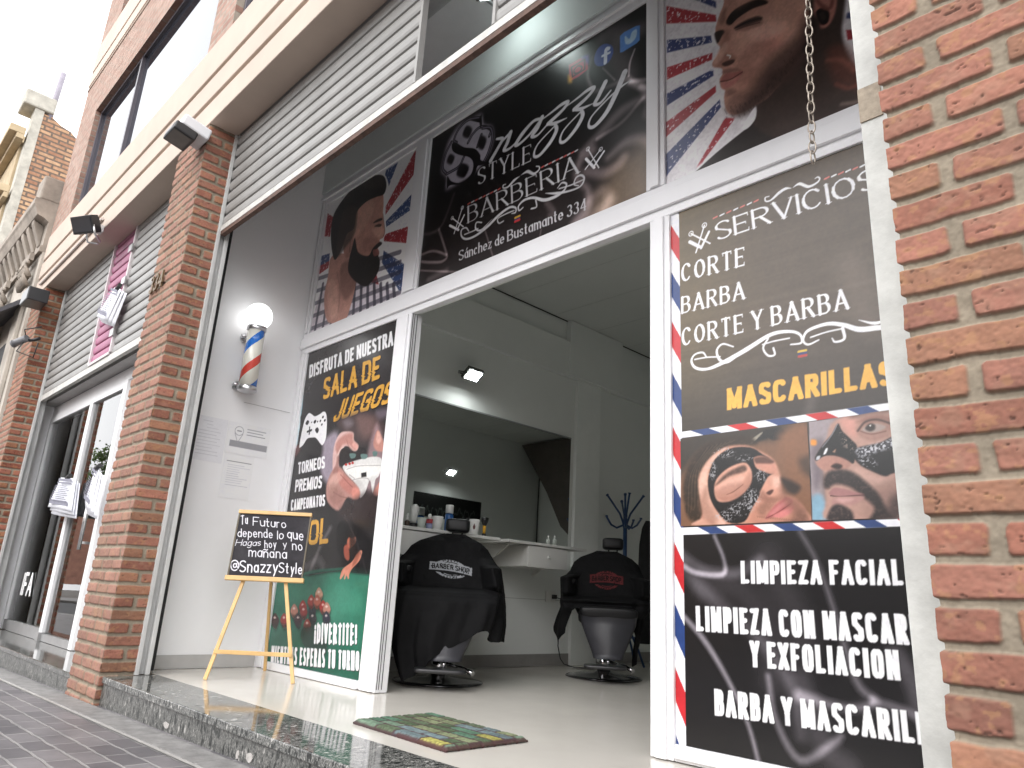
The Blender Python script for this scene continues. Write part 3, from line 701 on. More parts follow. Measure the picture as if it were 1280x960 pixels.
def scissors(P, pts):
    for a, b in ((pts[0], pts[2]), (pts[1], pts[3])): P.line([a, b], .0035, WH, f=.0015)
    for c in (pts[0], pts[1]):
        q = np.array(P.q(c)); P.line([tuple(q + .011 * np.array([math.cos(t), math.sin(t)])) for t in np.linspace(0, 6.3, 14)], .0022, WH, raw=True, f=.0015)
    P.line([pts[4], pts[5]], .008, WH, f=.0015); P.line([pts[6], pts[7]], .006, WH, f=.0015)
scissors(p, [(68, 552), (150, 500), (185, 612), (98, 668), (60, 602), (120, 632), (178, 540), (130, 640)])
p.t = (820, 180, 3)
p.text('CORTE', (97, 517), (332, 455), (97, 452), WH, 'serif', cond=.85); p.text('BARBA', (97, 636), (331, 580), (97, 574), WH, 'serif', cond=.85)
p.text('CORTE Y BARBA', (99, 757), (722, 617), (98, 692), WH, 'serif', cond=.85)
p.line([(190, 800), (175, 782), (145, 790), (133, 815), (150, 840), (195, 843), (260, 815), (340, 770), (430, 715), (500, 703), (540, 715), (545, 745), (505, 752)], [.003, .004, .004, .005, .006, .006, .009, .010, .008, .006, .005, .004, .003], WH)
p.line([(290, 760), (250, 750), (228, 775), (240, 810), (275, 815), (350, 757)], [.003, .004, .005, .006, .005, .001], WH)
p.line([(145, 808), (190, 800), (240, 798)], .003, WH)
p.line([(400, 752), (440, 740), (500, 728)], .003, WH); p.line([(440, 765), (445, 790), (420, 793), (402, 765), (420, 730)], .004, WH)
p.line([(610, 735), (570, 752), (552, 735), (570, 700), (640, 675), (700, 678), (760, 695), (820, 690), (870, 683), (940, 655)], [.003, .004, .004, .006, .007, .008, .010, .010, .009, .006], WH)
p.line([(700, 690), (706, 730), (672, 742), (660, 728)], [.006, .005, .004, .002], WH); p.line([(580, 725), (640, 705), (700, 692)], .003, WH); p.line([(760, 660), (820, 672), (875, 655)], [.001, .006, .004], WH)
q = p.q((549, 785)); 
for dz, c in ((.009, (205, 170, 60)), (0, (50, 60, 110)), (-.010, (180, 50, 45))): p.line([(q[0] - .014, q[1] + dz), (q[0] + .014, q[1] + dz)], .005, c, raw=True, f=.002)
p.t = (0, 0, 1)
p.text('MASCARILLAS', (908.6, 513), (1119, 481), (908.6, 485.5), (232, 172, 62), 'bold', hw=.115, gap=.30)
# the two face photographs between striped bars
p.t = (840, 500, 4.414)
right = p.q((1215, 300))[0]
def bar(y0l, y0r, y1l, y1r, s0):
    n = 16; xs = [45 + i * 96 * (1 + .012 * i) for i in range(n)]
    top = lambda x: y0l + (y0r - y0l) * (x - 45) / 1170; bot = lambda x: y1l + (y1r - y1l) * (x - 45) / 1170
    cols = [WH, (44, 66, 118), WH, (196, 40, 42)]; sh = 70
    p.poly([(45, top(45)), (1700, top(1700)), (1700, bot(1700)), (45, bot(45))], WH, .0015, sm=False)
    for i in range(n - 1):
        a, b = xs[i] - s0, xs[i + 1] - s0; c = cols[i % 4]
        if c is WH: continue
        q_ = [(max(45, a), top(a)), (b, top(b)), (b + sh, bot(b + sh)), (max(45, a + sh), bot(a + sh))]
        p.poly(q_, c, .0012, sm=False)
bar(177, 13, 210, 57, 40)
bar(705, 657, 745, 699, 0)
P1 = [(47, 214), (745, 122), (771, 663), (49, 697)]; 
m1 = np.zeros(p.X.shape, np.float32); keep = p.c.copy()
p.poly(P1, (120, 84, 62), .001, sm=False); p.poly([(755, 122), (1700, -20), (1700, 640), (775, 662)], (120, 104, 100), .001, sm=False)
def clipmask(pts):
    o = p.c; p.c = np.zeros_like(o); p.poly(pts, (255, 255, 255), .001, sm=False); k = p.c[..., 0] / 255; p.c = o; return k
k1 = clipmask(P1); k2 = clipmask([(755, 122), (1700, -20), (1700, 640), (775, 662)])
a = lambda pts, c, f=.006, al=1., **k: p.poly(pts, c, f, al, clip=k1, **k)
a([(40, 200), (760, 110), (640, 200), (430, 230), (200, 260), (60, 400), (40, 420)], (52, 44, 36), .03)
a([(430, 235), (500, 170), (600, 150), (560, 200), (470, 230)], (30, 28, 26), .008); a([(540, 200), (610, 160), (625, 205), (560, 222)], (28, 26, 25), .006)
a([(415, 236), (490, 180), (495, 188), (440, 240)], (190, 180, 160), .003, .7)
a([(600, 180), (760, 140), (780, 660), (700, 660), (620, 400), (590, 260)], (128, 86, 60), .03)
a([(700, 330), (770, 310), (770, 420), (720, 390)], (60, 46, 36), .02, .8)
a([(70, 420), (140, 280), (250, 215), (400, 195), (470, 240), (380, 260), (240, 320), (185, 430), (180, 560), (200, 690), (100, 660), (65, 560)], (50, 38, 28), .012, tex=.5, tf=90)
for i in range(14): p.line([(80 + i * 9, 620 - i * 5), (95 + i * 9, 420 - i * 9), (190 + i * 12, 260 - i * 3)], .0016, (82, 66, 50) if i % 2 else (34, 26, 20), f=.002, a=.55)
a([(145, 440), (200, 330), (290, 262), (400, 250), (480, 280), (560, 330), (600, 420), (620, 520), (720, 590), (730, 690), (200, 690), (170, 600)], (196, 140, 118), .008)
a([(150, 440), (205, 330), (290, 265), (280, 290), (205, 380), (195, 470), (230, 600), (300, 690), (205, 690), (165, 590)], (214, 168, 148), .008)
a([(200, 430), (235, 330), (320, 268), (430, 262), (500, 300), (540, 325), (520, 340), (455, 320), (470, 380), (560, 400), (530, 425), (505, 470), (480, 530), (440, 600), (400, 670), (310, 675), (240, 600), (205, 520)], (20, 17, 17), .004)
a([(232, 490), (250, 430), (310, 375), (390, 345), (425, 362), (442, 410), (430, 470), (380, 525), (310, 560), (250, 555)], (206, 150, 128), .005)
a([(240, 470), (300, 405), (385, 362), (410, 372), (400, 395), (320, 420), (262, 460)], (62, 42, 34), .008, .85, tex=.4, tf=120)
a([(245, 480), (320, 430), (395, 420), (380, 465), (310, 505), (260, 510)], (222, 168, 148), .010, .8)
p.line([(302, 522), (340, 505), (392, 466)], [.001, .002, .001], (92, 58, 48), f=.0025); a([(258, 540), (330, 530), (400, 490), (430, 440), (425, 480), (370, 535), (300, 560)], (168, 112, 94), .008, .6)
a([(452, 318), (500, 308), (560, 340), (575, 400), (540, 408), (480, 380), (460, 350)], (196, 136, 116), .005); a([(455, 322), (505, 312), (560, 335), (548, 350), (480, 350), (462, 348)], (70, 46, 38), .006, .8)
a([(500, 480), (540, 420), (585, 415), (602, 460), (590, 510), (540, 540), (505, 540), (485, 515)], (206, 146, 124), .007); a([(520, 512), (548, 495), (560, 500), (540, 525)], (66, 36, 30), .004, .9); a([(560, 430), (590, 425), (598, 460), (575, 480)], (232, 186, 166), .008, .7)
a([(440, 620), (500, 540), (560, 530), (620, 520), (690, 550), (735, 610), (740, 700), (430, 700)], (186, 126, 104), .010)
a([(470, 600), (530, 550), (600, 540), (560, 580), (500, 640)], (122, 84, 68), .012, .6, tex=.7, tf=150); a([(560, 690), (650, 660), (720, 600), (745, 690)], (112, 78, 62), .014, .7, tex=.7, tf=150)
a([(515, 655), (560, 590), (600, 555), (632, 535), (668, 560), (640, 600), (570, 640)], (172, 92, 90), .006); a([(540, 625), (590, 580), (640, 552), (650, 562), (600, 598), (560, 636)], (206, 128, 124), .006, .6); p.line([(520, 652), (585, 620), (655, 572)], [.001, .0025, .001], (110, 48, 46), f=.002); a([(560, 635), (640, 598), (672, 580), (660, 620), (600, 650)], (204, 118, 114), .006)
a([(110, 690), (150, 660), (200, 655), (250, 690)], (206, 152, 130), .006); a([(600, 430), (660, 445), (710, 480), (680, 520), (630, 500)], (40, 30, 26), .012, .9)
a([(600, 470), (640, 520), (720, 580), (745, 690), (700, 690), (660, 620), (610, 560)], (112, 74, 60), .022, .65); a([(150, 560), (190, 480), (205, 560), (250, 650), (220, 690), (170, 640)], (150, 102, 84), .018, .6); a([(240, 500), (300, 470), (390, 450), (430, 400), (436, 450), (380, 520), (300, 555), (250, 545)], (150, 98, 82), .012, .45); a([(545, 425), (575, 420), (590, 470), (560, 490)], (226, 178, 158), .01, .5); a([(500, 500), (530, 530), (560, 545), (520, 560), (480, 540)], (120, 78, 64), .010, .6)
for k in range(26): q_ = 640 + 3.0 * k; p.line([(470 + 10 * k, q_ - 2 * k), (474 + 10 * k, q_ + 8 - 2 * k)], .0010, (70, 50, 42), f=.0015, a=.5)
for cx, cy, rx, ry, sd in ((290, 290, 60, 30, 1), (225, 390, 25, 50, 2), (400, 320, 50, 20, 3), (490, 420, 35, 40, 4), (440, 540, 50, 60, 5), (380, 600, 70, 40, 6), (300, 640, 60, 30, 8)):
    r = a([(cx - rx, cy), (cx, cy - ry), (cx + rx, cy), (cx, cy + ry)], (20, 17, 17), .01, 0.); p.speckle(r[0], r[1], (180, 178, 182), 210, .58, .75, sd)
b = lambda pts, c, f=.006, al=1., **k: p.poly(pts, c, f, al, clip=k2, **k)
b([(740, 110), (900, 90), (870, 240), (820, 330), (830, 480), (860, 670), (770, 670)], (150, 138, 142), .02); b([(770, 250), (840, 230), (830, 400), (790, 480)], (96, 84, 92), .02, .7); b([(768, 220), (795, 222), (795, 248), (768, 248)], (226, 140, 50), .006)
b([(770, 540), (830, 530), (860, 670), (775, 670)], (126, 164, 186), .012)
b([(905, 110), (1210, 50), (1500, 60), (1500, 670), (880, 670), (850, 560), (840, 420), (830, 380), (790, 330), (850, 220)], (178, 138, 124), .008)
b([(1000, 520), (1100, 470), (1230, 440), (1500, 420), (1500, 670), (1150, 670), (1080, 560)], (120, 90, 82), .05, .55); b([(990, 360), (1100, 410), (1200, 430), (1100, 470), (1020, 420)], (206, 166, 152), .025, .6)
b([(925, 110), (1010, 100), (1020, 200), (960, 180)], (206, 140, 126), .02, .7)
b([(1020, 165), (1060, 110), (1130, 92), (1215, 110), (1260, 150), (1180, 185), (1080, 200)], (158, 118, 104), .012); b([(1048, 166), (1080, 138), (1130, 130), (1180, 146), (1150, 170), (1090, 180)], (160, 142, 134), .005); b([(1066, 156), (1090, 130), (1120, 138), (1116, 164), (1088, 172)], (46, 34, 30), .005); b([(1020, 120), (1100, 84), (1220, 90), (1230, 120), (1130, 112), (1060, 124)], (134, 92, 80), .014, .8); b([(1030, 185), (1100, 205), (1190, 186), (1180, 205), (1090, 222)], (150, 108, 96), .012, .8); b([(1088, 140), (1098, 136), (1096, 146)], (220, 216, 212), .002); p.line([(1025, 170), (1065, 122), (1130, 108), (1200, 128), (1240, 150)], .0035, (70, 46, 40), f=.004); p.line([(1040, 172), (1100, 188), (1180, 172)], .002, (120, 84, 74), f=.003)
b([(960, 70), (1100, 40), (1300, 20), (1300, 60), (1100, 75), (1000, 100)], (96, 72, 60), .012, .8)
b([(915, 130), (938, 170), (985, 215), (1020, 255), (1010, 310), (1000, 350), (960, 335), (900, 310), (840, 310), (800, 335), (790, 315), (830, 250), (880, 190)], (18, 16, 17), .004)
b([(1010, 270), (1080, 250), (1150, 235), (1230, 195), (1320, 170), (1500, 200), (1500, 420), (1250, 400), (1180, 420), (1120, 400), (1040, 360), (1000, 310)], (17, 15, 17), .005)
r = b([(1015, 275), (1100, 252), (1220, 215), (1230, 250), (1120, 290), (1050, 310)], (150, 152, 164), .012, .35); p.speckle(r[0], r[1], (226, 226, 234), 150, .5, .8, 4)
r = b([(1030, 310), (1120, 330), (1120, 380), (1050, 355)], (17, 15, 17), .01, 0.); p.speckle(r[0], r[1], (190, 190, 198), 190, .56, .8, 5)
b([(835, 300), (848, 268), (860, 268), (850, 295)], (236, 236, 240), .003); b([(795, 330), (800, 312), (818, 308), (812, 328)], (226, 226, 234), .003, .8); b([(885, 285), (905, 270), (900, 290)], (200, 150, 120), .003, .7); p.line([(830, 260), (880, 195), (912, 135)], .0018, (160, 160, 170), f=.003, a=.8)
r = b([(920, 170), (985, 220), (1010, 300), (950, 260)], (17, 15, 17), .01, 0.); p.speckle(r[0], r[1], (150, 130, 120), 170, .6, .7, 6)
b([(800, 345), (850, 312), (920, 312), (985, 345), (970, 375), (900, 385), (850, 390), (815, 375)], (170, 122, 108), .006); b([(878, 368), (905, 350), (940, 362), (920, 382)], (44, 26, 24), .005)
b([(835, 470), (850, 405), (920, 382), (1000, 400), (1080, 460), (1140, 520), (1180, 590), (1230, 670), (1090, 670), (1120, 600), (1060, 540), (980, 480), (900, 465), (860, 490)], (46, 38, 37), .010, tex=.35, tf=140)
b([(1200, 560), (1300, 480), (1500, 430), (1500, 670), (1220, 670)], (60, 48, 46), .02, .85, tex=.4, tf=140)
b([(868, 520), (890, 486), (940, 488), (1000, 505), (1060, 522), (980, 530), (920, 530)], (156, 108, 106), .005); p.line([(875, 528), (930, 532), (1060, 524)], .002, (72, 44, 44), f=.002); b([(880, 575), (905, 535), (1000, 535), (1060, 535), (1010, 575), (950, 580)], (172, 126, 120), .008); b([(900, 548), (960, 540), (1000, 548), (950, 566)], (206, 164, 156), .008, .6)
b([(860, 670), (875, 600), (910, 575), (960, 590), (995, 620), (990, 670)], (50, 42, 42), .008, tex=.4, tf=140)
p.t = (800, 660, 3.2)
for tx, A_, B_, C_ in (('LIMPIEZA FACIAL', (404, 223), (1057, 231), (402, 131)), ('LIMPIEZA CON MASCARILLA', (225, 413), (1300, 484), (222, 311)), ('Y EXFOLIACION', (441, 556), (1044, 612), (437, 449)), ('BARBA Y MASCARILLA', (299, 750), (1240, 884), (296, 642))):
    p.text(tx, A_, B_, C_, (236, 236, 240), 'bold', hw=.10, gap=.265, shadow=(14, 12, 14), sp=.22)
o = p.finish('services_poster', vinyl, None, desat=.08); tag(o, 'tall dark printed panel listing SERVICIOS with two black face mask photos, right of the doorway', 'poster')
# ------------------------------------------------------------------ games room panel, left of the door
p = Print(-1.284, -.1225, .0485, 2.2885, 1, .03, .0038, (40, 37, 38))
n_ = fbm(p.X * 2.5, p.Z * 2.5, 8)[..., None]; p.c += (n_ - .5) * 22 + sst(1.2, 2.2, p.Z)[..., None] * 14
p.t = (365, 400, 6.857)
p.poly([(60, 230), (140, 270), (128, 330), (110, 300), (112, 400), (98, 360), (100, 520), (88, 590), (92, 660), (75, 730), (70, 900), (40, 1100), (10, 1100)], (198, 222, 232), .003, sm=False)
p.poly([(112, 310), (128, 390), (112, 460), (104, 420)], (168, 52, 44), .006); p.poly([(90, 560), (104, 520), (88, 760), (70, 820)], (150, 190, 206), .006)
p.text('DISFRUTA DE NUESTRA', (145, 501), (868, 218), (152, 386), (228, 228, 232), 'bold', hw=.105, gap=.27)
YE = (222, 158, 48)
p.text('SALA DE', (262, 688), (752, 502), (276, 500), YE, 'bold', hw=.095, gap=.26, shadow=(22, 20, 20), glitch=.10)
p.text('JUEGOS', (345, 882), (832, 712), (402, 690), YE, 'bold', hw=.095, gap=.26, shadow=(22, 20, 20), glitch=.10)
p.t = (350, 500, 6)
p.poly([(430, 150), (600, 90), (720, 110), (800, 240), (640, 330), (560, 300), (470, 240)], (86, 66, 66), .04, .8); p.poly([(470, 160), (520, 140), (550, 180), (500, 210)], (150, 140, 150), .03, .5)
p.poly([(580, 120), (700, 130), (720, 230), (640, 280), (590, 220)], (120, 88, 84), .04, .8); p.poly([(720, 80), (800, 60), (810, 120), (740, 140)], (150, 130, 150), .03, .5)
p.poly([(330, 300), (430, 240), (440, 460), (400, 640), (330, 600), (300, 500), (320, 380)], (186, 168, 190), .035, .75); p.poly([(90, 380), (150, 330), (150, 380), (110, 430)], (150, 90, 90), .02, .6)
SK = (190, 126, 112)
p.poly([(730, 180), (775, 300), (790, 400), (770, 560), (740, 650), (690, 700), (640, 640), (660, 380), (700, 240)], (176, 140, 146), .03, .7)
p.poly([(735, 225), (782, 330), (775, 385), (720, 375), (700, 320)], SK, .008); p.poly([(735, 235), (760, 290), (740, 330), (720, 300)], (230, 176, 160), .012, .7)
p.poly([(395, 440), (410, 330), (450, 250), (500, 235), (550, 245), (555, 300), (588, 340), (575, 380), (535, 380), (512, 350), (470, 360), (440, 430), (440, 520), (400, 560)], (214, 168, 160), .008)
p.poly([(420, 330), (470, 270), (540, 250), (550, 310), (585, 340), (560, 375), (520, 340), (470, 335), (430, 400)], (184, 114, 102), .016, .85)
p.poly([(440, 440), (455, 380), (500, 350), (560, 400), (540, 440), (500, 470), (450, 480)], (44, 38, 38), .012, .95); p.line([(432, 420), (450, 375), (480, 352)], .003, (236, 200, 190), f=.004)
p.poly([(470, 500), (520, 470), (600, 445), (700, 425), (760, 440), (762, 500), (740, 570), (715, 600), (695, 700), (675, 600), (640, 690), (600, 735), (590, 660), (550, 610), (500, 560)], (206, 204, 202), .005)
p.poly([(490, 520), (580, 490), (700, 480), (755, 490), (740, 560), (650, 580), (560, 600), (510, 560)], (226, 224, 220), .012, .8); p.line([(500, 520), (590, 495), (755, 490)], .002, (140, 136, 134), f=.003); p.line([(545, 600), (610, 585), (660, 590), (670, 620)], .002, (130, 126, 124), f=.003)
p.poly([(608, 548), (648, 540), (650, 575), (610, 580)], (50, 48, 48), .003, sm=False); p.line([(520, 560), (560, 590)], .0025, (150, 144, 140), f=.003); p.poly([(560, 620), (600, 600), (640, 680), (600, 720)], (190, 186, 184), .008, .8)
for cx, cy, r, c in ((545, 415, 24, (86, 116, 112)), (630, 420, 26, (92, 122, 118)), (712, 400, 18, (86, 116, 112))): p.poly([(cx - r, cy - 10), (cx, cy - 16), (cx + r, cy - 8), (cx + r * .7, cy + 18), (cx - r * .6, cy + 22)], c, .004)
for cx, cy in ((495, 485), (522, 478), (545, 472)): p.poly([(cx - 11, cy), (cx, cy - 10), (cx + 11, cy), (cx, cy + 10)], (190, 44, 40), .003)
p.poly([(360, 600), (400, 520), (450, 500), (500, 560), (590, 660), (590, 735), (550, 745), (500, 735), (440, 830), (360, 770), (345, 680)], (178, 124, 114), .012); p.poly([(430, 520), (480, 560), (590, 670), (585, 730), (500, 690), (440, 620)], (188, 110, 98), .016, .9)
p.poly([(395, 540), (420, 480), (430, 420), (445, 430), (440, 500), (430, 560)], (150, 96, 88), .012, .7); p.poly([(365, 620), (400, 560), (450, 540), (470, 580), (420, 640), (390, 720)], (222, 168, 152), .016, .6); p.line([(455, 560), (500, 610), (545, 655)], .003, (140, 80, 72), f=.005, a=.8); p.line([(400, 690), (450, 720), (500, 735)], .003, (120, 76, 68), f=.006, a=.7); p.poly([(540, 335), (560, 315), (585, 345), (572, 372)], (226, 160, 146), .008, .8); p.line([(500, 300), (512, 340), (535, 372)], .002, (130, 80, 72), f=.004, a=.7)
p.poly([(545, 660), (590, 670), (590, 735), (545, 740)], (220, 130, 112), .012, .8); p.poly([(380, 640), (440, 660), (480, 740), (430, 800), (370, 740)], (140, 92, 82), .03, .6)
p.poly([(700, 690), (760, 590), (775, 560), (760, 690), (720, 720)], (196, 122, 108), .008); p.poly([(560, 740), (700, 680), (740, 760), (720, 900), (480, 900), (450, 820)], (58, 46, 46), .04, .8)
W_ = (232, 230, 236)
p.poly([(145, 350), (155, 280), (185, 150), (215, 100), (235, 105), (262, 122), (300, 105), (325, 88), (345, 100), (352, 160), (345, 280), (322, 335), (305, 330), (270, 285), (240, 282), (205, 290), (175, 335), (152, 355)], W_, .003)
for cx, cy, r in ((205, 170, 14), (262, 163, 11), (322, 128, 8), (336, 153, 8), (303, 157, 7), (314, 184, 7), (238, 167, 5), (282, 162, 5)): p.poly([(cx - r, cy + r * .5), (cx, cy - r * 1.3), (cx + r, cy - r * .5), (cx, cy + r * 1.3)], (40, 38, 40), .002)
p.poly([(262, 225), (280, 205), (292, 225), (278, 250)], (40, 38, 40), .002); p.line([(222, 205), (219, 255)], .008, (40, 38, 40), f=.002); p.line([(205, 238), (236, 226)], .008, (40, 38, 40), f=.002)
p.text('TORNEOS', (133, 558), (336, 512), (136, 468), W_, 'bold', hw=.105, gap=.26); p.text('PREMIOS', (110, 692), (312, 662), (118, 598), W_, 'bold', hw=.105, gap=.26); p.text('CAMPEONATOS', (80, 832), (337, 795), (84, 748), W_, 'bold', hw=.105, gap=.26)
p.t = (330, 640, 4.361)
p.smoke([(250, 330), (300, 200), (360, 90)], .02, .3); p.smoke([(230, 300), (290, 260), (320, 300)], .03, .25); p.smoke([(60, 20), (200, 10), (260, 60)], .03, .2)
p.poly([(70, 370), (220, 330), (330, 312), (600, 330), (585, 640), (530, 960), (-20, 960), (10, 560)], (34, 112, 88), .012); p.poly([(60, 430), (300, 370), (520, 430), (500, 560), (350, 560), (180, 500)], (52, 138, 110), .09, .8)
p.poly([(230, 340), (420, 310), (600, 318), (600, 345), (400, 330), (250, 350)], (20, 52, 42), .012, .9); p.poly([(20, 700), (200, 640), (560, 800), (530, 960), (-20, 960)], (24, 84, 64), .06, .6)
p.poly([(410, 60), (520, 90), (600, 180), (590, 320), (450, 300), (400, 200)], (18, 16, 17), .03, .95); p.poly([(455, 150), (480, 120), (500, 135), (498, 170), (470, 200), (455, 185)], (176, 88, 62), .006); p.poly([(450, 130), (480, 105), (505, 130), (480, 140)], (30, 22, 20), .006)
p.poly([(435, 190), (460, 180), (465, 260), (440, 250)], (166, 72, 52), .01, .9); p.poly([(515, 215), (535, 215), (520, 265), (480, 310), (465, 340), (460, 360), (440, 340), (425, 358), (415, 355), (430, 310), (480, 270)], (200, 116, 90), .004)
p.poly([(470, 130), (500, 150), (495, 200), (520, 210), (500, 250), (470, 215)], (40, 26, 22), .012, .8); p.poly([(500, 235), (525, 225), (505, 275), (480, 295)], (150, 78, 58), .008, .8); p.line([(440, 20), (500, 150), (560, 330)], .004, (70, 60, 62), f=.006, a=.7)
p.line([(438, 320), (418, 358)], .010, (206, 126, 100), f=.003); p.line([(448, 325), (440, 360)], .008, (206, 126, 100), f=.003); p.line([(455, 320), (460, 358)], .008, (206, 126, 100), f=.003)
for cx, cy, c in ((60, 590, (70, 30, 30)), (110, 590, (160, 40, 36)), (165, 540, (190, 120, 100)), (212, 520, (176, 40, 36)), (186, 590, (60, 30, 40)), (216, 545, (150, 36, 34)), (262, 540, (40, 34, 56)), (258, 490, (178, 50, 40)), (300, 450, (206, 150, 120)), (290, 490, (190, 90, 70)), (322, 520, (182, 40, 34)), (342, 530, (190, 120, 100)), (265, 580, (40, 40, 50)), (340, 580, (34, 36, 56)), (236, 620, (140, 44, 38))):
    ry = 40; cx, cy = cx * 1.0, cy; p.poly([(cx - 24, cy + 6), (cx, cy - 30), (cx + 24, cy + 6), (cx + 4, cy + 60)], (14, 50, 40), .016, .7); p.poly([(cx - 21, cy), (cx, cy - ry), (cx + 21, cy), (cx, cy + ry)], c, .005); p.poly([(cx - 8, cy - 14), (cx - 2, cy - 22), (cx + 6, cy - 14), (cx - 2, cy - 8)], (236, 220, 210), .006, .75); p.poly([(cx - 16, cy + 14), (cx, cy + 22), (cx + 16, cy + 12), (cx, cy + ry)], tuple(int(v * .4) for v in c), .01, .8)
p.poly([(200, 640), (260, 620), (340, 700), (330, 780), (220, 740)], (20, 40, 34), .03, .7)
p.text('POOL', (126, 196), (350, 172), (136, 62), YE, 'bold', hw=.10, gap=.27, shadow=(22, 20, 20), glitch=.08)
p.text('\u00a1DIVERTITE!', (272, 712), (506, 722), (276, 610), W_, 'bold', hw=.095, gap=.27, shadow=(16, 14, 14))
p.text('MIENTRAS ESPERAS TU TURNO', (36, 822), (518, 868), (42, 728), W_, 'bold', hw=.095, gap=.27, shadow=(16, 14, 14))
tag(p.finish('games_poster', vinyl, None, desat=.22), 'tall printed games room panel with controller, billiard table and yellow SALA DE JUEGOS heading', 'poster')

# ------------------------------------------------------------------ shop sign over the door
p = Print(.067, 1.869, 2.4615, 3.600, 1, .03, .0032, (15, 13, 14))
p.t = (530, 190, 5.333)
lo = sst(3.2, 2.5, p.Z - (p.X - .9) * .05)[..., None]; p.c += lo * np.array([24, 20, 19], np.float32)
p.poly([(1120, 470), (1150, 300), (1220, 180), (1300, 60), (1500, -60), (1540, 240), (1480, 330), (1300, 420)], (124, 104, 84), .10, .9)
for pts, wd, a in (([(-30, 690), (60, 660), (150, 690), (120, 730), (40, 735), (-30, 730)], .010, .55), ([(100, 520), (130, 610), (152, 680)], .010, .5), ([(-20, 550), (50, 540), (110, 500), (150, 420), (200, 280)], .012, .3), ([(-30, 790), (100, 795), (220, 800)], .007, .45), ([(400, 500), (430, 600), (460, 700)], .006, .4), ([(780, 520), (770, 580)], .005, .4),
   ([(950, 640), (1000, 480), (1080, 380), (1090, 250), (1020, 180), (1040, 60), (1120, -10)], [.03, .03, .03, .02, .02, .03, .03], .55), ([(1080, 130), (1200, 140), (1290, 90), (1330, 40)], .03, .5), ([(820, 340), (860, 400), (840, 420)], .02, .3), ([(1110, 330), (1180, 260), (1230, 300), (1200, 400)], .03, .3), ([(1000, 540), (1100, 440), (1240, 330)], .04, .35), ([(30, 850), (150, 790)], .02, .3)):
    p.smoke(pts, wd, a, (150, 138, 140))
p.t = (660, 30, 6)
for pts, wd, a in (([(440, 340), (450, 430), (500, 500), (600, 470), (760, 400)], .014, .35), ([(480, 250), (450, 380), (480, 470)], .010, .3), ([(560, 100), (640, 60), (760, 60), (840, 40)], .05, .4), ([(800, 190), (765, 290), (755, 390)], .006, .75), ([(640, 200), (700, 300), (740, 390)], .07, .38), ([(770, 430), (850, 470), (930, 470)], [.02, .02, .016], .75), ([(770, 430), (930, 410)], .012, .6), ([(850, 470), (900, 580), (880, 680), (960, 700)], .02, .35), ([(560, 330), (650, 420)], .006, .4),
   ([(400, 960), (560, 800), (700, 650), (880, 540)], [.02, .03, .03, .02], .45), ([(520, 860), (700, 740), (860, 560)], .012, .4), ([(600, 1000), (740, 880), (860, 860), (930, 900)], [.02, .03, .03, .03], .5)):
    p.smoke(pts, wd, a, (150, 142, 144))
# the blackletter S in a pale glow
p.t = (530, 130, 6)
p.poly([(432, 66), (455, 140), (515, 160), (530, 250), (500, 360), (445, 450), (360, 540), (250, 610), (162, 652), (160, 560), (122, 510), (140, 400), (180, 270), (260, 150), (350, 105)], (120, 114, 124), .022, .95); p.poly([(428, 90), (445, 150), (505, 170), (518, 250), (490, 360), (440, 440), (350, 530), (250, 595), (170, 625), (168, 545), (134, 500), (152, 400), (195, 275), (270, 165), (350, 118)], (172, 166, 178), .010, .95)
for pts in ([(425, 100), (330, 120), (260, 190), (225, 270), (245, 290)], [(205, 285), (160, 380), (140, 480), (165, 520)], [(300, 395), (260, 470), (170, 525)], [(330, 290), (370, 220), (430, 170), (500, 190), (490, 240)], [(440, 180), (500, 180), (512, 260), (480, 370), (450, 430)], [(430, 230), (400, 320)]):
    p.line(pts, .012, (26, 22, 26), f=.003)
    p.line(pts, .004, (120, 114, 130), f=.003)
p.poly([(210, 300), (240, 290), (300, 325), (380, 335), (420, 380), (425, 420), (470, 440), (420, 460), (400, 470), (370, 540), (300, 600), (200, 608), (172, 632), (176, 540), (205, 580), (280, 590), (350, 530), (370, 450), (340, 400), (260, 380), (215, 350)], (12, 10, 12), .004)
p.poly([(432, 74), (436, 150), (424, 190), (415, 140), (350, 125), (410, 110)], (12, 10, 12), .003, sm=False)
for cx, cy, rx, ry in ((325, 210, 34, 44), (435, 290, 32, 50), (200, 415, 28, 36), (290, 500, 46, 52)): p.poly([(cx - rx, cy + ry * .5), (cx - rx * .2, cy - ry), (cx + rx, cy - ry * .5), (cx + rx * .2, cy + ry)], (18, 14, 18), .014)
SI = (200, 200, 204)
p.line([(545, 262), (588, 262), (560, 320), (500, 425)], [.008, .014, .014, .016], SI, f=.003); p.line([(520, 390), (570, 300), (650, 212)], [.006, .008, .012], SI, f=.003); p.line([(650, 212), (625, 290), (600, 345), (640, 335), (700, 280)], [.016, .016, .013, .009, .006], SI, f=.003)
p.line([(880, 110), (820, 130), (740, 220), (690, 300), (715, 300), (790, 230), (870, 130)], [.010, .011, .016, .016, .010, .009, .012], SI, f=.003); p.line([(885, 100), (850, 180), (810, 240), (850, 235), (920, 160)], [.016, .016, .013, .008, .006], SI, f=.003)
p.t = (660, 30, 6)
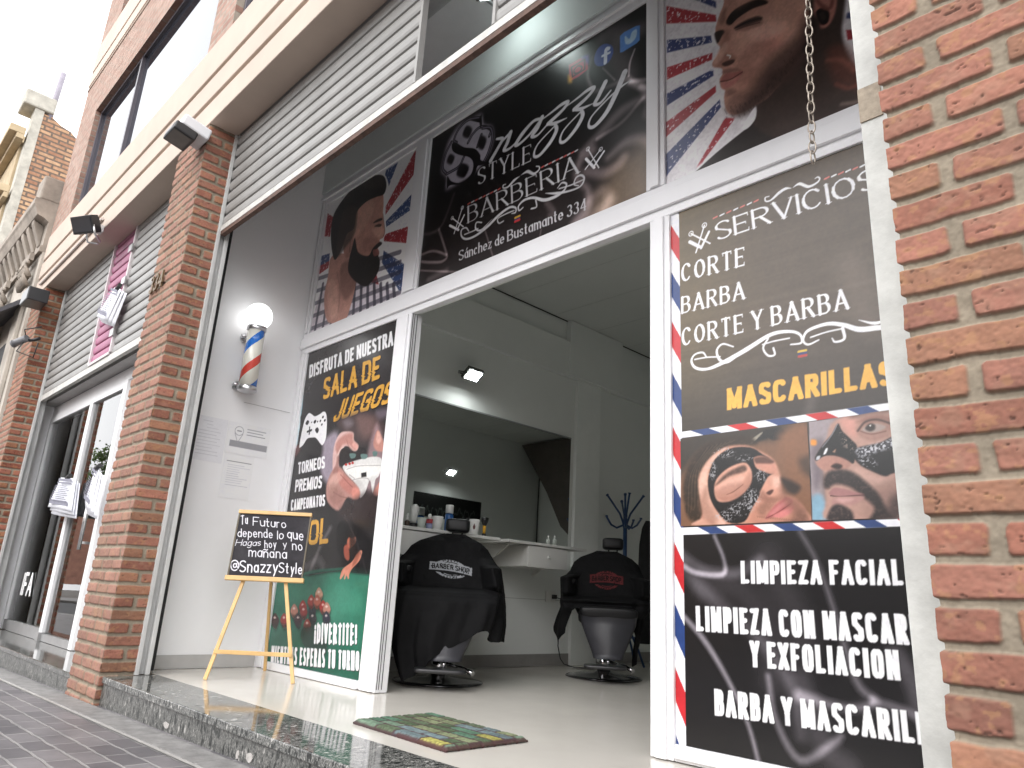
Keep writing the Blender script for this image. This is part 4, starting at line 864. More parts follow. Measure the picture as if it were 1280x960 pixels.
for dx, dy in ((0, 0), (196, -108)):
    p.line([(100 + dx, 720 + dy), (180 + dx, 660 + dy), (250 + dx, 605 + dy), (300 + dx, 585 + dy), (255 + dx, 650 + dy), (150 + dx, 748 + dy)], [.004, .008, .012, .012, .012, .014], SI, f=.003); p.line([(150 + dx, 748 + dy), (200 + dx, 745 + dy), (290 + dx, 705 + dy)], [.012, .012, .003], SI, f=.003)
    p.line([(205 + dx, 755 + dy), (212 + dx, 800 + dy), (165 + dx, 890 + dy), (85 + dx, 985 + dy), (45 + dx, 985 + dy), (75 + dx, 900 + dy), (205 + dx, 760 + dy)], [.012, .015, .014, .011, .009, .006, .005], SI, f=.003)
p.line([(580, 436), (530, 540), (500, 600), (545, 590), (620, 500)], [.016, .015, .013, .009, .006], SI, f=.003); p.line([(725, 362), (660, 520), (590, 660), (500, 765), (455, 765), (480, 690), (600, 560), (700, 470), (770, 422)], [.019, .018, .016, .012, .009, .006, .006, .007, .003], SI, f=.003)
p.poly([(305, 305), (380, 262), (450, 235), (450, 340), (380, 395), (310, 432)], (176, 50, 74), .004, sm=False); p.poly([(400, 250), (455, 230), (452, 300)], (70, 70, 160), .02, .9); p.poly([(300, 380), (330, 400), (330, 440), (300, 440)], (220, 170, 60), .016, .9)
p.line([(325, 325), (425, 265), (425, 340), (335, 395), (325, 325)], .005, (50, 14, 34), f=.003, sm=False); p.line([(345, 345), (375, 315), (405, 325), (385, 360), (350, 370), (345, 345)], .005, (50, 14, 34), f=.003)
p.poly([(495, 260), (520, 190), (570, 150), (625, 160), (640, 210), (610, 280), (560, 315), (510, 310)], (64, 84, 146), .005); p.line([(605, 185), (585, 195), (580, 290)], .012, (206, 214, 226), f=.003); p.line([(558, 240), (612, 215)], .008, (206, 214, 226), f=.003)
p.poly([(690, 90), (720, 62), (810, 15), (840, 10), (838, 120), (815, 145), (710, 210), (690, 215)], (84, 128, 190), .004, sm=False); p.poly([(730, 90), (760, 110), (780, 60), (815, 40), (810, 100), (770, 145), (735, 150), (725, 120)], (170, 196, 214), .005)
p.t = (530, 190, 5.333)
p.text('STYLE', (358, 222), (712, 62), (362, 112), SI, 'serif')
p.text('BARBERIA', (293, 474), (1030, 140), (292, 362), SI, 'serif', gap=.3)
p.text('S\u00e1nchez de Bustamante 334', (232, 726), (1082, 384), (234, 660), SI, 'serif', gap=.24)
for k in range(9): p.line([(292 + k * 25, 348 - k * 12), (308 + k * 25, 338 - k * 12)], .0045, SI if k % 2 else (196, 90, 84), f=.002)
for k in range(10): p.line([(782 + k * 25, 104 - k * 12), (798 + k * 25, 94 - k * 12)], .0045, SI if k % 2 else (196, 90, 84), f=.002)
p.line([(545, 215), (528, 222), (530, 240), (560, 232), (600, 190), (640, 160)], [.003, .004, .004, .006, .010, .001], SI); p.line([(645, 155), (690, 130), (730, 145), (765, 120), (768, 98), (748, 95)], [.001, .010, .008, .005, .004, .003], SI)
scissors(p, [(188, 440), (255, 372), (262, 498), (200, 545), (172, 490), (230, 520), (268, 420), (225, 510)]); scissors(p, [(1092, 40 - 60), (1178, -18), (1165, 105), (1075, 115), (1080, 45), (1135, 105), (1200, -5), (1130, 100)])
p.line([(300, 530), (280, 505), (250, 520), (250, 560), (280, 580), (340, 560), (420, 500), (500, 420), (570, 370), (610, 372), (610, 402), (585, 410)], [.003, .005, .006, .006, .007, .008, .010, .010, .008, .006, .005, .003], SI)
p.line([(385, 470), (350, 470), (345, 510), (380, 520), (455, 445)], [.004, .005, .006, .006, .001], SI); p.line([(270, 550), (320, 530), (360, 510)], .004, SI); p.line([(530, 460), (500, 475), (492, 445), (540, 415), (600, 390)], .004, SI)
p.line([(660, 370), (635, 390), (630, 360), (670, 320), (730, 305), (800, 320), (870, 300), (930, 260), (950, 215), (920, 205), (890, 240)], [.004, .005, .006, .008, .008, .010, .010, .007, .006, .005, .003], SI); p.line([(745, 320), (750, 365), (715, 378)], .005, SI); p.line([(810, 275), (880, 275), (960, 262), (1040, 230), (1068, 180), (1050, 155), (1015, 170), (1000, 215), (1030, 225)], [.002, .008, .006, .005, .006, .006, .005, .004, .003], SI); p.line([(900, 245), (980, 220), (1060, 185)], .004, SI)
q = p.q((622, 445))
for dz, c in ((.012, (200, 160, 60)), (0, (60, 60, 100)), (-.012, (186, 50, 50))): p.line([(q[0] - .018, q[1] + dz), (q[0] + .018, q[1] + dz)], .007, c, raw=True, f=.002)
tag(p.finish('shop_sign', vinyl2, None), 'wide black printed sign reading Snazzy Style Barberia with pale smoke, above the open doorway', 'sign')

# ------------------------------------------------------------------ portrait panels with barber rays
def rays(p, cx, cz, cols, n, rot=0.):
    a = (np.arctan2(p.Z - cz, p.X - cx) / (2 * math.pi) + .5 + rot) * n; k = np.floor(a).astype(int); fr = a - k
    wear = sst(.66, .72, fbm(p.X * 75, p.Z * 75, 77, 3))[..., None]
    c = np.where((fr < .5)[..., None], np.where((k % 2 == 0)[..., None], np.array(cols[0]), np.array(cols[1])), np.array((216, 214, 220))).astype(np.float32)
    e = sst(0, .06, np.minimum(np.abs(fr - .5), np.minimum(fr, 1 - fr)))[..., None]
    c = c * (.85 + .15 * e) + np.array((216, 214, 220)) * .15 * (1 - e); c = c * (1 - wear * .7) + np.array((216, 214, 220)) * wear * .7
    r = np.hypot(p.X - cx, p.Z - cz)[..., None]; return c
p = Print(-1.306, -.1035, 2.4615, 3.600, 1, .03, .0045, (214, 212, 218))
p.t = (380, 180, 4)
c0 = p.q((320, 480)); p.c = rays(p, c0[0], c0[1], ((152, 42, 50), (46, 66, 112)), 13, .02); p.c = p.c.astype(np.float32)
r_ = np.hypot(p.X - c0[0], p.Z - c0[1]); ed = sst(.57, .54, np.maximum(np.abs(p.X + .70) - .05, np.abs(p.Z - 3.03) * 1.0))[..., None]; p.c = p.c * ed + (1 - ed) * np.array((222, 220, 226), np.float32)
p.poly([(400, 150), (425, 220), (410, 260), (408, 380), (415, 440), (400, 470), (395, 560), (370, 640), (330, 690), (440, 720), (480, 780), (10, 960), (20, 800), (90, 700), (125, 600), (135, 420), (180, 290), (260, 200), (330, 155)], (228, 226, 232), .004)
p.poly([(45, 870), (90, 720), (140, 690), (220, 660), (330, 690), (430, 730), (460, 770), (30, 960)], (188, 180, 188), .004)
for k in range(12): p.line([(50 + k * 38, 960), (95 + k * 32, 700)], .017, (44, 42, 56), f=.004, a=.75)
for k in range(5): p.line([(20, 930 - k * 60), (480, 740 - k * 50)], .018, (44, 42, 56), f=.004, a=.6)
p.poly([(30, 700), (90, 640), (140, 640), (120, 700), (60, 860), (30, 930)], (222, 220, 226), .004, .0)
p.poly([(140, 560), (240, 560), (260, 680), (230, 820), (200, 880), (120, 890), (100, 780), (120, 660)], (172, 122, 108), .008); p.poly([(190, 600), (250, 600), (260, 700), (210, 780), (180, 720)], (120, 82, 74), .02, .7); p.poly([(120, 700), (160, 690), (170, 850), (125, 860)], (198, 150, 134), .02, .6); p.line([(165, 640), (180, 740), (170, 840)], .004, (122, 84, 76), f=.008, a=.7)
p.poly([(260, 240), (330, 225), (390, 240), (398, 300), (395, 350), (405, 430), (398, 465), (378, 480), (385, 500), (370, 520), (372, 560), (300, 600), (220, 560), (200, 460), (230, 330)], (176, 124, 108), .006)
p.poly([(260, 260), (330, 250), (350, 330), (300, 420), (250, 470), (230, 380)], (196, 146, 128), .03, .8); p.poly([(340, 430), (385, 410), (400, 440), (380, 470)], (206, 156, 138), .012, .7); p.poly([(300, 480), (360, 470), (370, 510), (300, 540)], (140, 94, 84), .02, .6)
p.poly([(200, 480), (225, 455), (245, 480), (240, 540), (215, 570), (198, 540)], (156, 106, 94), .006); p.line([(212, 485), (230, 480), (228, 540)], .004, (96, 62, 56), f=.005)
p.poly([(345, 395), (365, 378), (388, 370), (390, 380), (362, 392)], (38, 30, 28), .005); p.poly([(352, 412), (372, 400), (388, 402), (380, 414)], (50, 38, 34), .004, .9); p.line([(395, 350), (404, 430), (398, 462)], .003, (120, 84, 76), f=.005, a=.7)
p.poly([(135, 430), (150, 350), (200, 270), (270, 195), (340, 160), (395, 158), (412, 200), (400, 250), (360, 265), (310, 290), (265, 340), (250, 420), (215, 450), (190, 520), (155, 580), (138, 520)], (26, 22, 22), .005, tex=.15, tf=80); p.poly([(200, 330), (262, 320), (255, 440), (205, 520), (165, 560), (170, 450)], (60, 46, 42), .02, .7); p.poly([(290, 200), (380, 165), (400, 200), (330, 225)], (54, 46, 44), .02, .6)
p.poly([(255, 470), (270, 540), (320, 560), (345, 520), (378, 490), (390, 500), (360, 530), (372, 560), (380, 600), (360, 660), (310, 710), (260, 690), (222, 640), (225, 580), (240, 520)], (24, 20, 20), .006, tex=.12, tf=90); p.poly([(345, 530), (372, 528), (374, 552), (350, 560)], (140, 80, 74), .004, .9)
tag(p.finish('portrait_poster', vinyl2, None, gain=1.12, desat=.15, tex=.16), 'printed panel of a bearded man in profile before red and blue rays, above games panel', 'poster')

p = Print(1.977, 3.098, 2.4615, 3.600, 1, .03, .0042, (208, 204, 208))
p.t = (820, 0, 4)
for pts, c in (([(52, 30), (300, 75), (302, 108), (52, 118)], 0), ([(55, 200), (275, 178), (280, 212), (55, 264)], 1), ([(55, 337), (282, 264), (280, 298), (55, 398)], 0), ([(55, 468), (285, 345), (288, 378), (55, 528)], 1), ([(50, 612), (298, 428), (300, 460), (50, 685)], 0), ([(52, 770), (318, 498), (325, 535), (66, 862), (40, 900)], 1), ([(172, 890), (345, 590), (398, 588), (240, 800), (200, 890)], 0), ([(50, -140), (300, 10), (300, 40), (50, -60)], 1), ([(945, 60), (1010, 62), (1010, 95), (950, 92)], 1), ([(950, 150), (1030, 145), (1030, 190), (958, 200)], 0), ([(945, -60), (1100, -140), (1100, -80), (950, -20)], 0), ([(990, 260), (1200, 250), (1200, 330), (1010, 300)], 1)):
    r = p.poly(pts, ((160, 48, 56), (52, 62, 108))[c], .004, sm=False)
    if r: p.speckle(r[0], r[1], (214, 210, 216), 95, .68, .85, 9)
p.poly([(345, -120), (330, 30), (300, 120), (290, 165), (300, 215), (320, 240), (282, 315), (290, 345), (325, 345), (318, 400), (330, 450), (345, 460), (340, 495), (355, 560), (400, 590), (495, 525), (490, 590), (440, 640), (300, 760), (170, 890), (1100, 500), (1040, 330), (960, 260), (930, 150), (950, -120)], (216, 212, 218), .010)
p.poly([(170, 885), (300, 765), (455, 640), (520, 590), (760, 600), (1100, 420), (1200, 520), (1200, 900), (150, 900)], (44, 38, 37), .004)
p.poly([(495, 560), (540, 470), (700, 330), (760, 200), (780, 0), (790, -140), (950, -140), (940, 60), (930, 160), (960, 280), (1030, 380), (1100, 520), (700, 700), (500, 640)], (60, 48, 44), .012)
p.poly([(860, 250), (940, 230), (1020, 330), (1060, 440), (960, 430), (880, 380)], (98, 58, 50), .03, .8); p.line([(860, 300), (930, 300), (990, 350)], .010, (140, 84, 70), f=.012, a=.7); p.line([(900, 420), (960, 440), (1020, 420)], .008, (130, 72, 60), f=.01, a=.7); p.line([(930, 520), (1000, 510), (1030, 490)], .008, (150, 130, 120), f=.01, a=.6)
F = [(360, -140), (340, 10), (318, 70), (300, 130), (297, 165), (305, 215), (322, 238), (305, 280), (283, 312), (286, 332), (325, 340), (334, 366), (318, 398), (325, 438), (346, 455), (340, 490), (350, 548), (378, 574), (420, 566), (495, 528), (570, 480), (680, 345), (745, 235), (775, 120), (790, -140)]
p.poly(F, (178, 128, 110), .005)
p.poly([(400, 160), (520, 80), (660, 90), (720, 200), (640, 320), (520, 380), (430, 300), (390, 220)], (204, 154, 134), .05, .85); p.poly([(520, 170), (620, 160), (640, 230), (560, 260)], (206, 132, 116), .05, .6); p.poly([(540, -100), (760, -100), (760, 80), (600, 60)], (196, 146, 126), .05, .7)
p.poly([(380, 560), (480, 500), (560, 400), (680, 320), (750, 220), (740, 300), (640, 420), (500, 535), (420, 575)], (66, 50, 46), .03, .85, tex=.3, tf=120); p.poly([(350, 540), (400, 470), (460, 460), (500, 500), (400, 575)], (112, 80, 72), .025, .7, tex=.3, tf=120); p.poly([(560, 380), (640, 330), (720, 230), (760, 120), (780, 180), (700, 350), (600, 430)], (84, 62, 56), .03, .8)
p.poly([(350, 110), (380, 60), (440, 20), (520, -5), (560, 15), (480, 45), (410, 90), (372, 125)], (38, 28, 26), .006); p.poly([(294, 165), (330, 150), (345, 160), (330, 180), (310, 215), (300, 205)], (44, 32, 30), .006); p.poly([(390, 140), (440, 105), (510, 80), (530, 100), (470, 125), (420, 142)], (52, 38, 36), .007, .9); p.poly([(395, 150), (460, 125), (530, 105), (520, 130), (440, 155)], (140, 96, 84), .010, .7)
p.poly([(345, 150), (370, 170), (350, 250), (330, 260), (325, 220)], (142, 98, 86), .014, .8); p.poly([(300, 300), (340, 270), (390, 275), (400, 295), (370, 320), (330, 335), (290, 335)], (150, 102, 88), .010, .8); p.poly([(330, 318), (370, 300), (395, 300), (380, 320), (345, 332)], (60, 40, 36), .005, .9); p.poly([(290, 300), (340, 215), (360, 230), (330, 290), (300, 325)], (206, 160, 142), .014, .7)
p.poly([(560, 300), (700, 180), (765, 60), (770, 240), (650, 400), (510, 525), (420, 572), (450, 480)], (62, 46, 43), .045, .72); p.poly([(430, 250), (520, 200), (600, 220), (560, 320), (470, 420), (420, 400)], (150, 102, 90), .03, .5); p.poly([(450, 170), (560, 120), (650, 120), (620, 170), (520, 200)], (222, 174, 156), .022, .6); p.poly([(400, 40), (500, -20), (600, -60), (700, -80), (560, -120), (400, -60)], (190, 140, 122), .04, .5); p.poly([(330, 360), (350, 345), (400, 340), (430, 352), (400, 358), (345, 372)], (120, 82, 74), .008, .7); p.poly([(330, 60), (350, 40), (345, 110), (318, 120)], (120, 84, 74), .012, .7)
p.line([(395, 142), (450, 112), (530, 88)], [.002, .004, .002], (24, 18, 18), f=.003); p.line([(398, 150), (450, 132), (520, 112)], .002, (60, 42, 38), f=.003)
for k in range(60):
    t = k / 59; x = 350 + 330 * t + 14 * math.sin(k * 5.1); y = 560 - 250 * t * t - 30 * t + 26 * math.sin(k * 3.7); p.line([(x, y), (x + 6, y + 12)], .0016, (40, 30, 28), f=.002, a=.5)
p.line([(355, 275), (372, 280), (368, 290)], .003, (206, 204, 200), f=.002)
p.poly([(322, 405), (345, 372), (400, 360), (432, 355), (425, 375), (370, 400), (335, 412)], (150, 88, 82), .005); p.line([(322, 408), (370, 398), (432, 360)], .0025, (66, 38, 36), f=.003); p.poly([(328, 415), (380, 402), (420, 380), (405, 410), (360, 440), (335, 442)], (176, 110, 102), .007)
p.poly([(345, 460), (380, 445), (400, 460), (360, 480)], (120, 84, 76), .012, .7)
p.poly([(770, -140), (900, -140), (905, 0), (890, 80), (860, 130), (825, 140), (815, 100), (790, 70), (775, 20)], (170, 110, 98), .008); p.poly([(800, 60), (830, 40), (865, 60), (860, 110), (830, 125), (810, 100)], (20, 16, 16), .006); p.poly([(815, 70), (840, 60), (850, 90), (830, 105)], (52, 40, 38), .006); p.line([(790, -40), (820, 20), (870, 40), (890, -40)], .008, (110, 64, 56), f=.008)
p.poly([(740, -140), (790, -140), (790, 60), (800, 140), (760, 230), (735, 250), (770, 120)], (44, 34, 32), .012, .9)
p.poly([(430, 640), (495, 535), (498, 590), (460, 640)], (214, 210, 216), .004); 
tag(p.finish('portrait_poster', vinyl2, None, gain=1.12, desat=.15, tex=.16), 'printed panel of a close face looking down left with rays, above the services panel', 'poster')
# ------------------------------------------------------------------ roller shutters
slat_m = mat('pale grey painted slats', (.27, .265, .255), .45, var=.12, scale=5, bump=.1)
rust = mat('rusty steel edge', (.10, .055, .04), .75, var=.5, scale=25, bump=.5)
steel = mat('grey guide paint', (.50, .50, .49), .5, var=.12, scale=6)
def slat_sheet(x0, x1, z0, z1, y, pitch=.093):
    """corrugated curtain: convex slats with a rolled hook between them"""
    zs = []; z = z0
    prof = [(0, 0), (.05, -.010), (.2, -.0155), (.45, -.018), (.7, -.0155), (.86, -.008), (.90, .006), (.97, .008)]
    pts = []
    while z < z1:
        for f, d in prof:
            if z + f * pitch <= z1: pts.append((y + d, z + f * pitch))
        z += pitch
    g = MB(); n = len(pts)
    vs = [(x0, a, b) for a, b in pts] + [(x1, a, b) for a, b in pts] + [(x0, a + .012, b) for a, b in pts] + [(x1, a + .012, b) for a, b in pts]
    fs = []
    for i in range(n - 1):
        fs += [(i, n + i, n + i + 1, i + 1), (2 * n + i, 2 * n + i + 1, 3 * n + i + 1, 3 * n + i), (n + i, 3 * n + i, 3 * n + i + 1, n + i + 1), (i, i + 1, 2 * n + i + 1, 2 * n + i)]
    g.add(vs, fs); return g
SY = -.845
SH = thing('roller_shutter', 'half raised pale roller shutter with a gap in its slats, over the barber shop', 'shutter', (1, SY, 2.86), 'roller shutters')
for x0, x1 in ((-1.09, 1.115), (1.70, 3.19)): slat_sheet(x0, x1, 2.945, 4.0, SY).build('slat_curtain', slat_m, SH)
for xx in (1.116, 1.681): bx('gap_edge', slat_m, SH, xx, xx + .018, SY - .024, SY + .01, 2.946, 4.0)
bx('bottom_rail', mat('pale rail', (.5, .49, .46), .5, var=.2, scale=15), SH, -1.085, 3.19, SY - .022, SY + .014, 2.902, 2.944)
bx('rusty_lip', rust, SH, -1.085, 3.19, SY - .020, SY + .012, 2.872, 2.901)
g = MB(); g.tube([(-1.3, SY + .25, 4.0), (3.3, SY + .25, 4.0)], .14, 20); g.build('roller_drum', mat('drum', (.3, .3, .3), .6), SH)
GU = MB(); GU.box(-1.130, -1.085, -.885, -.862, .004, 3.675); GU.box(-1.130, -1.124, -.862, -.80, .004, 3.675); GU.box(-1.130, -1.085, -.825, -.80, .004, 3.675)
GU.build('guide_rail', steel, SH, .002)
bx('guide_shadow_gap', dark, SH, -1.3938, -1.30, -.838, -.702, .004, 3.7)  # solid black block standing in for the shade inside the gap
wg = mat('white painted guide', (.56, .565, .54), .55, var=.22, scale=9, bump=.25)
g = MB(); g.box(3.147, 3.262, -.90, -.86, -.05, 3.675); g.build('guide_rail', wg, SH, .003)
q0 = un(1083, 131, 1, -.901); bx('tape_patch', mat('brown tape', (.33, .27, .2), .6, var=.3, scale=50), SH, 3.1475, 3.20, -.9035, -.9, q0[2] - .045, q0[2] + .05)
# neighbour's shutter with the magenta wicket outline
S2 = thing('roller_shutter', 'lowered pale roller shutter with a magenta wicket door, over the neighbouring glass door', 'shutter', (-3.6, SY, 2.35), 'roller shutters')
mag = mat('magenta slats', (.36, .12, .21), .5, var=.15, scale=6)
slat_sheet(-5.55, -3.83, 2.42, 4.0, SY).build('slat_curtain', slat_m, S2); slat_sheet(-3.17, -1.70, 2.42, 4.0, SY).build('slat_curtain', slat_m, S2)
WD = slat_sheet(-3.80, -3.20, 2.45, 4.0, SY).build('wicket_door', mag, S2)
g = MB(); yy = SY - .035
g.box(-3.828, -3.80, yy, SY + .01, 2.44, 3.9); g.box(-3.20, -3.172, yy, SY + .01, 2.44, 3.9); g.box(-3.80, -3.20, yy, SY + .01, 2.42, 2.448)
g.build('frame', mat('pale wicket frame', (.6, .55, .56), .5, var=.1), WD, .003)
for z in (2.62, 3.12, 3.45): bx('hinge', mat('galvanised', (.5, .5, .5), .4, metal=.7), WD, -3.24, -3.14, yy - .015, yy - .002, z - .035, z + .035)
bx('bottom_rail', MATS['pale rail'], S2, -5.55, -1.70, SY - .022, SY + .014, 2.355, 2.418)
g = MB(); g.box(-5.585, -5.535, -.885, -.862, -.03, 3.675); g.box(-5.585, -5.58, -.862, -.80, -.03, 3.675); g.build('guide_rail', steel, S2, .002)
g = MB(); g.tube([(-5.6, SY + .25, 4.0), (-1.7, SY + .25, 4.0)], .14, 20); g.build('roller_drum', MATS['drum'], S2)

# chain hanging from the shutter
CH = []
g = MB(); zt = 2.95; zb = 1.66; n = int((zt - zb) / .030)
for i in range(n):
    z = zt - i * (zt - zb) / n; x = 3.032 + .016 * math.sin(i * .11) * (i / n); hor = i % 2
    pts = []
    for k in range(13):
        a = 2 * math.pi * k / 12; u = .0085 * math.cos(a); v = .019 * math.sin(a)
        pts.append((x + (u if hor else .25 * u), SY - .03 + (0.25 * u if hor else u), z + v))
    g.tube(pts, .0023, 5, cap=False)
tag(g.build('chain', mat('worn steel chain', (.30, .26, .22), .45, metal=.6, var=.4, scale=80)), 'thin steel chain hanging in front of the right hand face panel', 'chain')

# ------------------------------------------------------------------ neighbouring shop: glass front
GY = -.68
GS = thing('glass_shopfront', 'aluminium glass shop door with white IFA letters behind its left pane', 'shop front', (-4.5, GY, -.04))
al2 = mat('white aluminium door', (.86, .86, .87), .35, var=.04)
x0, xm, x1, zt = -5.80, -4.22, -3.22, 2.24
g = MB(); g.box(x0, x0 + .055, GY, GY + .06, -.04, zt); g.box(xm - .05, xm + .05, GY, GY + .06, .03, zt); g.box(x1 - .06, x1 + .03, GY, GY + .06, -.04, zt); g.box(x0 + .055, x1 - .06, GY + .002, GY + .058, zt - .07, zt)
g.box(x0, -1.70, GY + .01, GY + .05, zt + .001, zt + .12)
g.build('frame', al2, GS, .003)
bx('bottom_rail', mat('grey door rail', (.33, .33, .33), .4, metal=.4, var=.1), GS, x0 + .056, xm - .051, GY + .004, GY + .054, -.04, .06)
bx('bottom_rail', MATS['grey door rail'], GS, xm + .051, x1 - .061, GY + .004, GY + .054, -.04, .02)
bx('floor_latch', MATS['grey door rail'], GS, xm - .05, xm + .05, GY - .02, GY + .06, -.042, .029)
def clear_glass(name, ior=2.1):
    if name in MATS: return MATS[name]
    m = bpy.data.materials.new(name); m.use_nodes = True; n = m.node_tree.nodes; l = m.node_tree.links; n.clear()
    out = n.new('ShaderNodeOutputMaterial'); gl = n.new('ShaderNodeBsdfGlossy'); gl.inputs['Roughness'].default_value = .0; gl.inputs['Color'].default_value = (1, 1, 1, 1)
    tr = n.new('ShaderNodeBsdfTransparent'); tr.inputs['Color'].default_value = (.80, .85, .83, 1)
    lw = n.new('ShaderNodeFresnel'); lw.inputs['IOR'].default_value = ior
    mx = n.new('ShaderNodeMixShader'); l.new(lw.outputs[0], mx.inputs[0]); l.new(tr.outputs[0], mx.inputs[1]); l.new(gl.outputs[0], mx.inputs[2]); l.new(mx.outputs[0], out.inputs['Surface'])
    MATS[name] = m; return m
bx('pane', clear_glass('shop glass'), GS, x0 + .05, xm - .045, GY + .028, GY + .036, .05, zt - .065)
bx('pane', clear_glass('shop glass'), GS, xm + .045, x1 - .055, GY + .028, GY + .036, .01, zt - .065)
g = MB(); g.tube([(x1 - .16, GY - .05, .75), (x1 - .16, GY - .05, 1.25)], .016, 10); g.box(x1 - .17, x1 - .15, GY - .05, GY + .03, .80, .82); g.box(x1 - .17, x1 - .15, GY - .05, GY + .03, 1.18, 1.20)
g.build('handle', mat('steel handle', (.6, .6, .6), .25, metal=1.), GS)
def strokes_mesh(name, txt, origin, ex, ey, nrm, m, parent, G=GB, gap=.3, cond=.6, hw=.09, depth=.004):
    """lettering as raised bars, one mesh; nrm points to the viewer"""
    st, wt = layout(txt, G, gap, cond); g = MB(); ex = np.array(ex); ey = np.array(ey); nrm = np.array(nrm); k = 0
    H = np.linalg.norm(ey)
    for ch, pts in st:
        for i in range(len(pts) - 1):
            a = np.array(pts[i]); b = np.array(pts[i + 1]); d = b - a; L = np.linalg.norm(d)
            if L < 1e-6: continue
            d = d / L; nn = np.array([-d[1], d[0]]); a2 = a - d * hw * .6; b2 = b + d * hw * .6; k += 1
            q = [a2 + nn * hw, b2 + nn * hw, b2 - nn * hw, a2 - nn * hw]
            P = [np.array(origin) + (p[0] * H / np.linalg.norm(ex)) * ex + p[1] * ey + nrm * .0003 * (k % 7) for p in q]
            g.prism(P, nrm * depth)
    return g.build(name, m, parent)
o_ = un(20, 744, 1, GY + .02)
strokes_mesh('lettering', 'IFA', (-5.36, GY + .02, .325), (1, 0, 0), (0, 0, .20), (0, -1, 0), mat('white vinyl letters', (.8, .8, .8), .5), GS, cond=.75, gap=.32)
# room behind the glass; most of its ceiling left out to add sky light
g = MB(); g.box(-6.0, -5.82, -.618, 3, -.04, 3.3); g.box(-1.7, -1.62, -.6, 3, -.04, 3.3); g.box(-5.82, -1.7, 3, 3.1, -.04, 3.3); g.box(-5.82, -1.7, -.6, -.3, 3.3, 3.4)
g.build('neighbour_room', mat('neighbour paint', (.72, .71, .70), .7, var=.05), BLD)
struct(bx('neighbour_floor', mat('grey tiles', (.42, .41, .40), .2, var=.08, scale=3), None, -5.82, -1.7, -.60, 3, -.12, -.045))
bx('reveal_wall', white, BLD, -5.99, -5.815, -.84, -.62, -.04, 3.68)
bx('lintel', mat('shutter box', (.4, .39, .38), .6), BLD, -5.81, -1.7, -.78, -.62, 2.37, 3.68)
# things inside: a pole with wrought scrolls (coat stand) and a poster frame
CS = thing('coat_stand', 'dark wrought iron stand with scroll feet behind the neighbouring glass door', 'stand', (-3.3, -.1, -.045))
iron = mat('black iron', (.02, .02, .022), .45, metal=.3)
c0 = un(76, 790, 2, -.045); c0 = np.array([c0[0], c0[1], -.045]) if c0[1] > GY + .15 else np.array([-3.35, -.25, -.045])
CS.location = c0
g = MB(); g.tube([c0 + (0, 0, .1), c0 + (0, 0, 1.55)], .017, 10); g.build('pole', iron, CS)
for k in range(5):
    a = 2 * math.pi * k / 5 + .4; d = np.array([math.cos(a), math.sin(a), 0])
    g = MB(); g.tube([c0 + d * .02 + (0, 0, .62), c0 + d * .10 + (0, 0, .60), c0 + d * .07 + (0, 0, .52), c0 + d * .05 + (0, 0, .45), c0 + d * .16 + (0, 0, .25), c0 + d * .27 + (0, 0, .05), c0 + d * .33 + (0, 0, .02), c0 + d * .34 + (0, 0, .07), c0 + d * .29 + (0, 0, .08)], .011, 7); g.build('scroll_leg', iron, CS)
for k in range(4):
    a = 2 * math.pi * k / 4; d = np.array([math.cos(a), math.sin(a), 0]); g = MB(); g.tube([c0 + (0, 0, 1.35), c0 + d * .1 + (0, 0, 1.33), c0 + d * .18 + (0, 0, 1.40), c0 + d * .17 + (0, 0, 1.48)], .009, 7); g.build('hook', iron, CS)
# clipped leaflets
paper = mat('printed paper', (.78, .79, .84), .7, var=.03)
ink = mat('grey ink', (.22, .22, .27), .8)
def leaflet(label, px, y, spread, n=3):
    """a bunch of sheets hanging from a clip; px: clip, bottom left, bottom right in the photo"""
    a, b, c = [un(q[0], q[1], 1, y) for q in px]
    T = thing('paper_bunch', label, 'papers', tuple(a), 'paper bunches hung on the neighbouring shop')
    w = c - b; top = .55
    for i in range(n):
        off = np.array([.02 * i * spread, -.004 - .007 * (n - i), -.02 * i])
        tl = a - w * .32 + off; tr = a + w * .32 + off; bl = b + off * 1.5; br = c + off * 1.5
        nx = 6; nz = 8; P = np.zeros((nz, nx, 3))
        for r_ in range(nz):
            for q in range(nx):
                t = r_ / (nz - 1); u = q / (nx - 1); P[r_, q] = (bl * (1 - t) + tl * t) * (1 - u) + (br * (1 - t) + tr * t) * u; P[r_, q, 1] += -.03 * math.sin(math.pi * u) * (1 - t) + .012 * math.sin(5 * u + i)
        sh = grid('sheet', P, None, paper, T, back=(0, .0012, 0))
        if i == 0:
            g = MB()
            for t, hh in ((.88, .05), (.80, .03), (.13, .07)):
                for k in range(1):
                    p0 = bl * (1 - t) + tl * t; p1 = br * (1 - t) + tr * t; d = p1 - p0; yoff = np.array([0, -.026, 0])
                    g.add([p0 + d * .12 + yoff, p0 + d * .88 + yoff, p0 + d * .88 + yoff + (0, 0, hh * .5), p0 + d * .12 + yoff + (0, 0, hh * .5)], [(0, 1, 2, 3)])
            for k in range(9):
                t = .25 + k * .058; p0 = bl * (1 - t) + tl * t; p1 = br * (1 - t) + tr * t; d = p1 - p0; yoff = np.array([0, -.036, 0]); e = .88 - .2 * ((k * 7) % 3) / 3
                g.add([p0 + d * .12 + yoff, p0 + d * e + yoff, p0 + d * e + yoff + (0, 0, .007), p0 + d * .12 + yoff + (0, 0, .007)], [(0, 1, 2, 3)])
            g.build('print', ink, T)
    g = MB(); g.tube([a + (-.05, -.03, .0), a + (.05, -.03, .02)], .02, 8); g.build('clip', mat('dark clip', (.03, .03, .03), .5), T)
leaflet('bunch of printed sheets clipped to the magenta wicket of the shutter', [(152, 362), (126, 397), (141, 404)], -.90, 1.6)
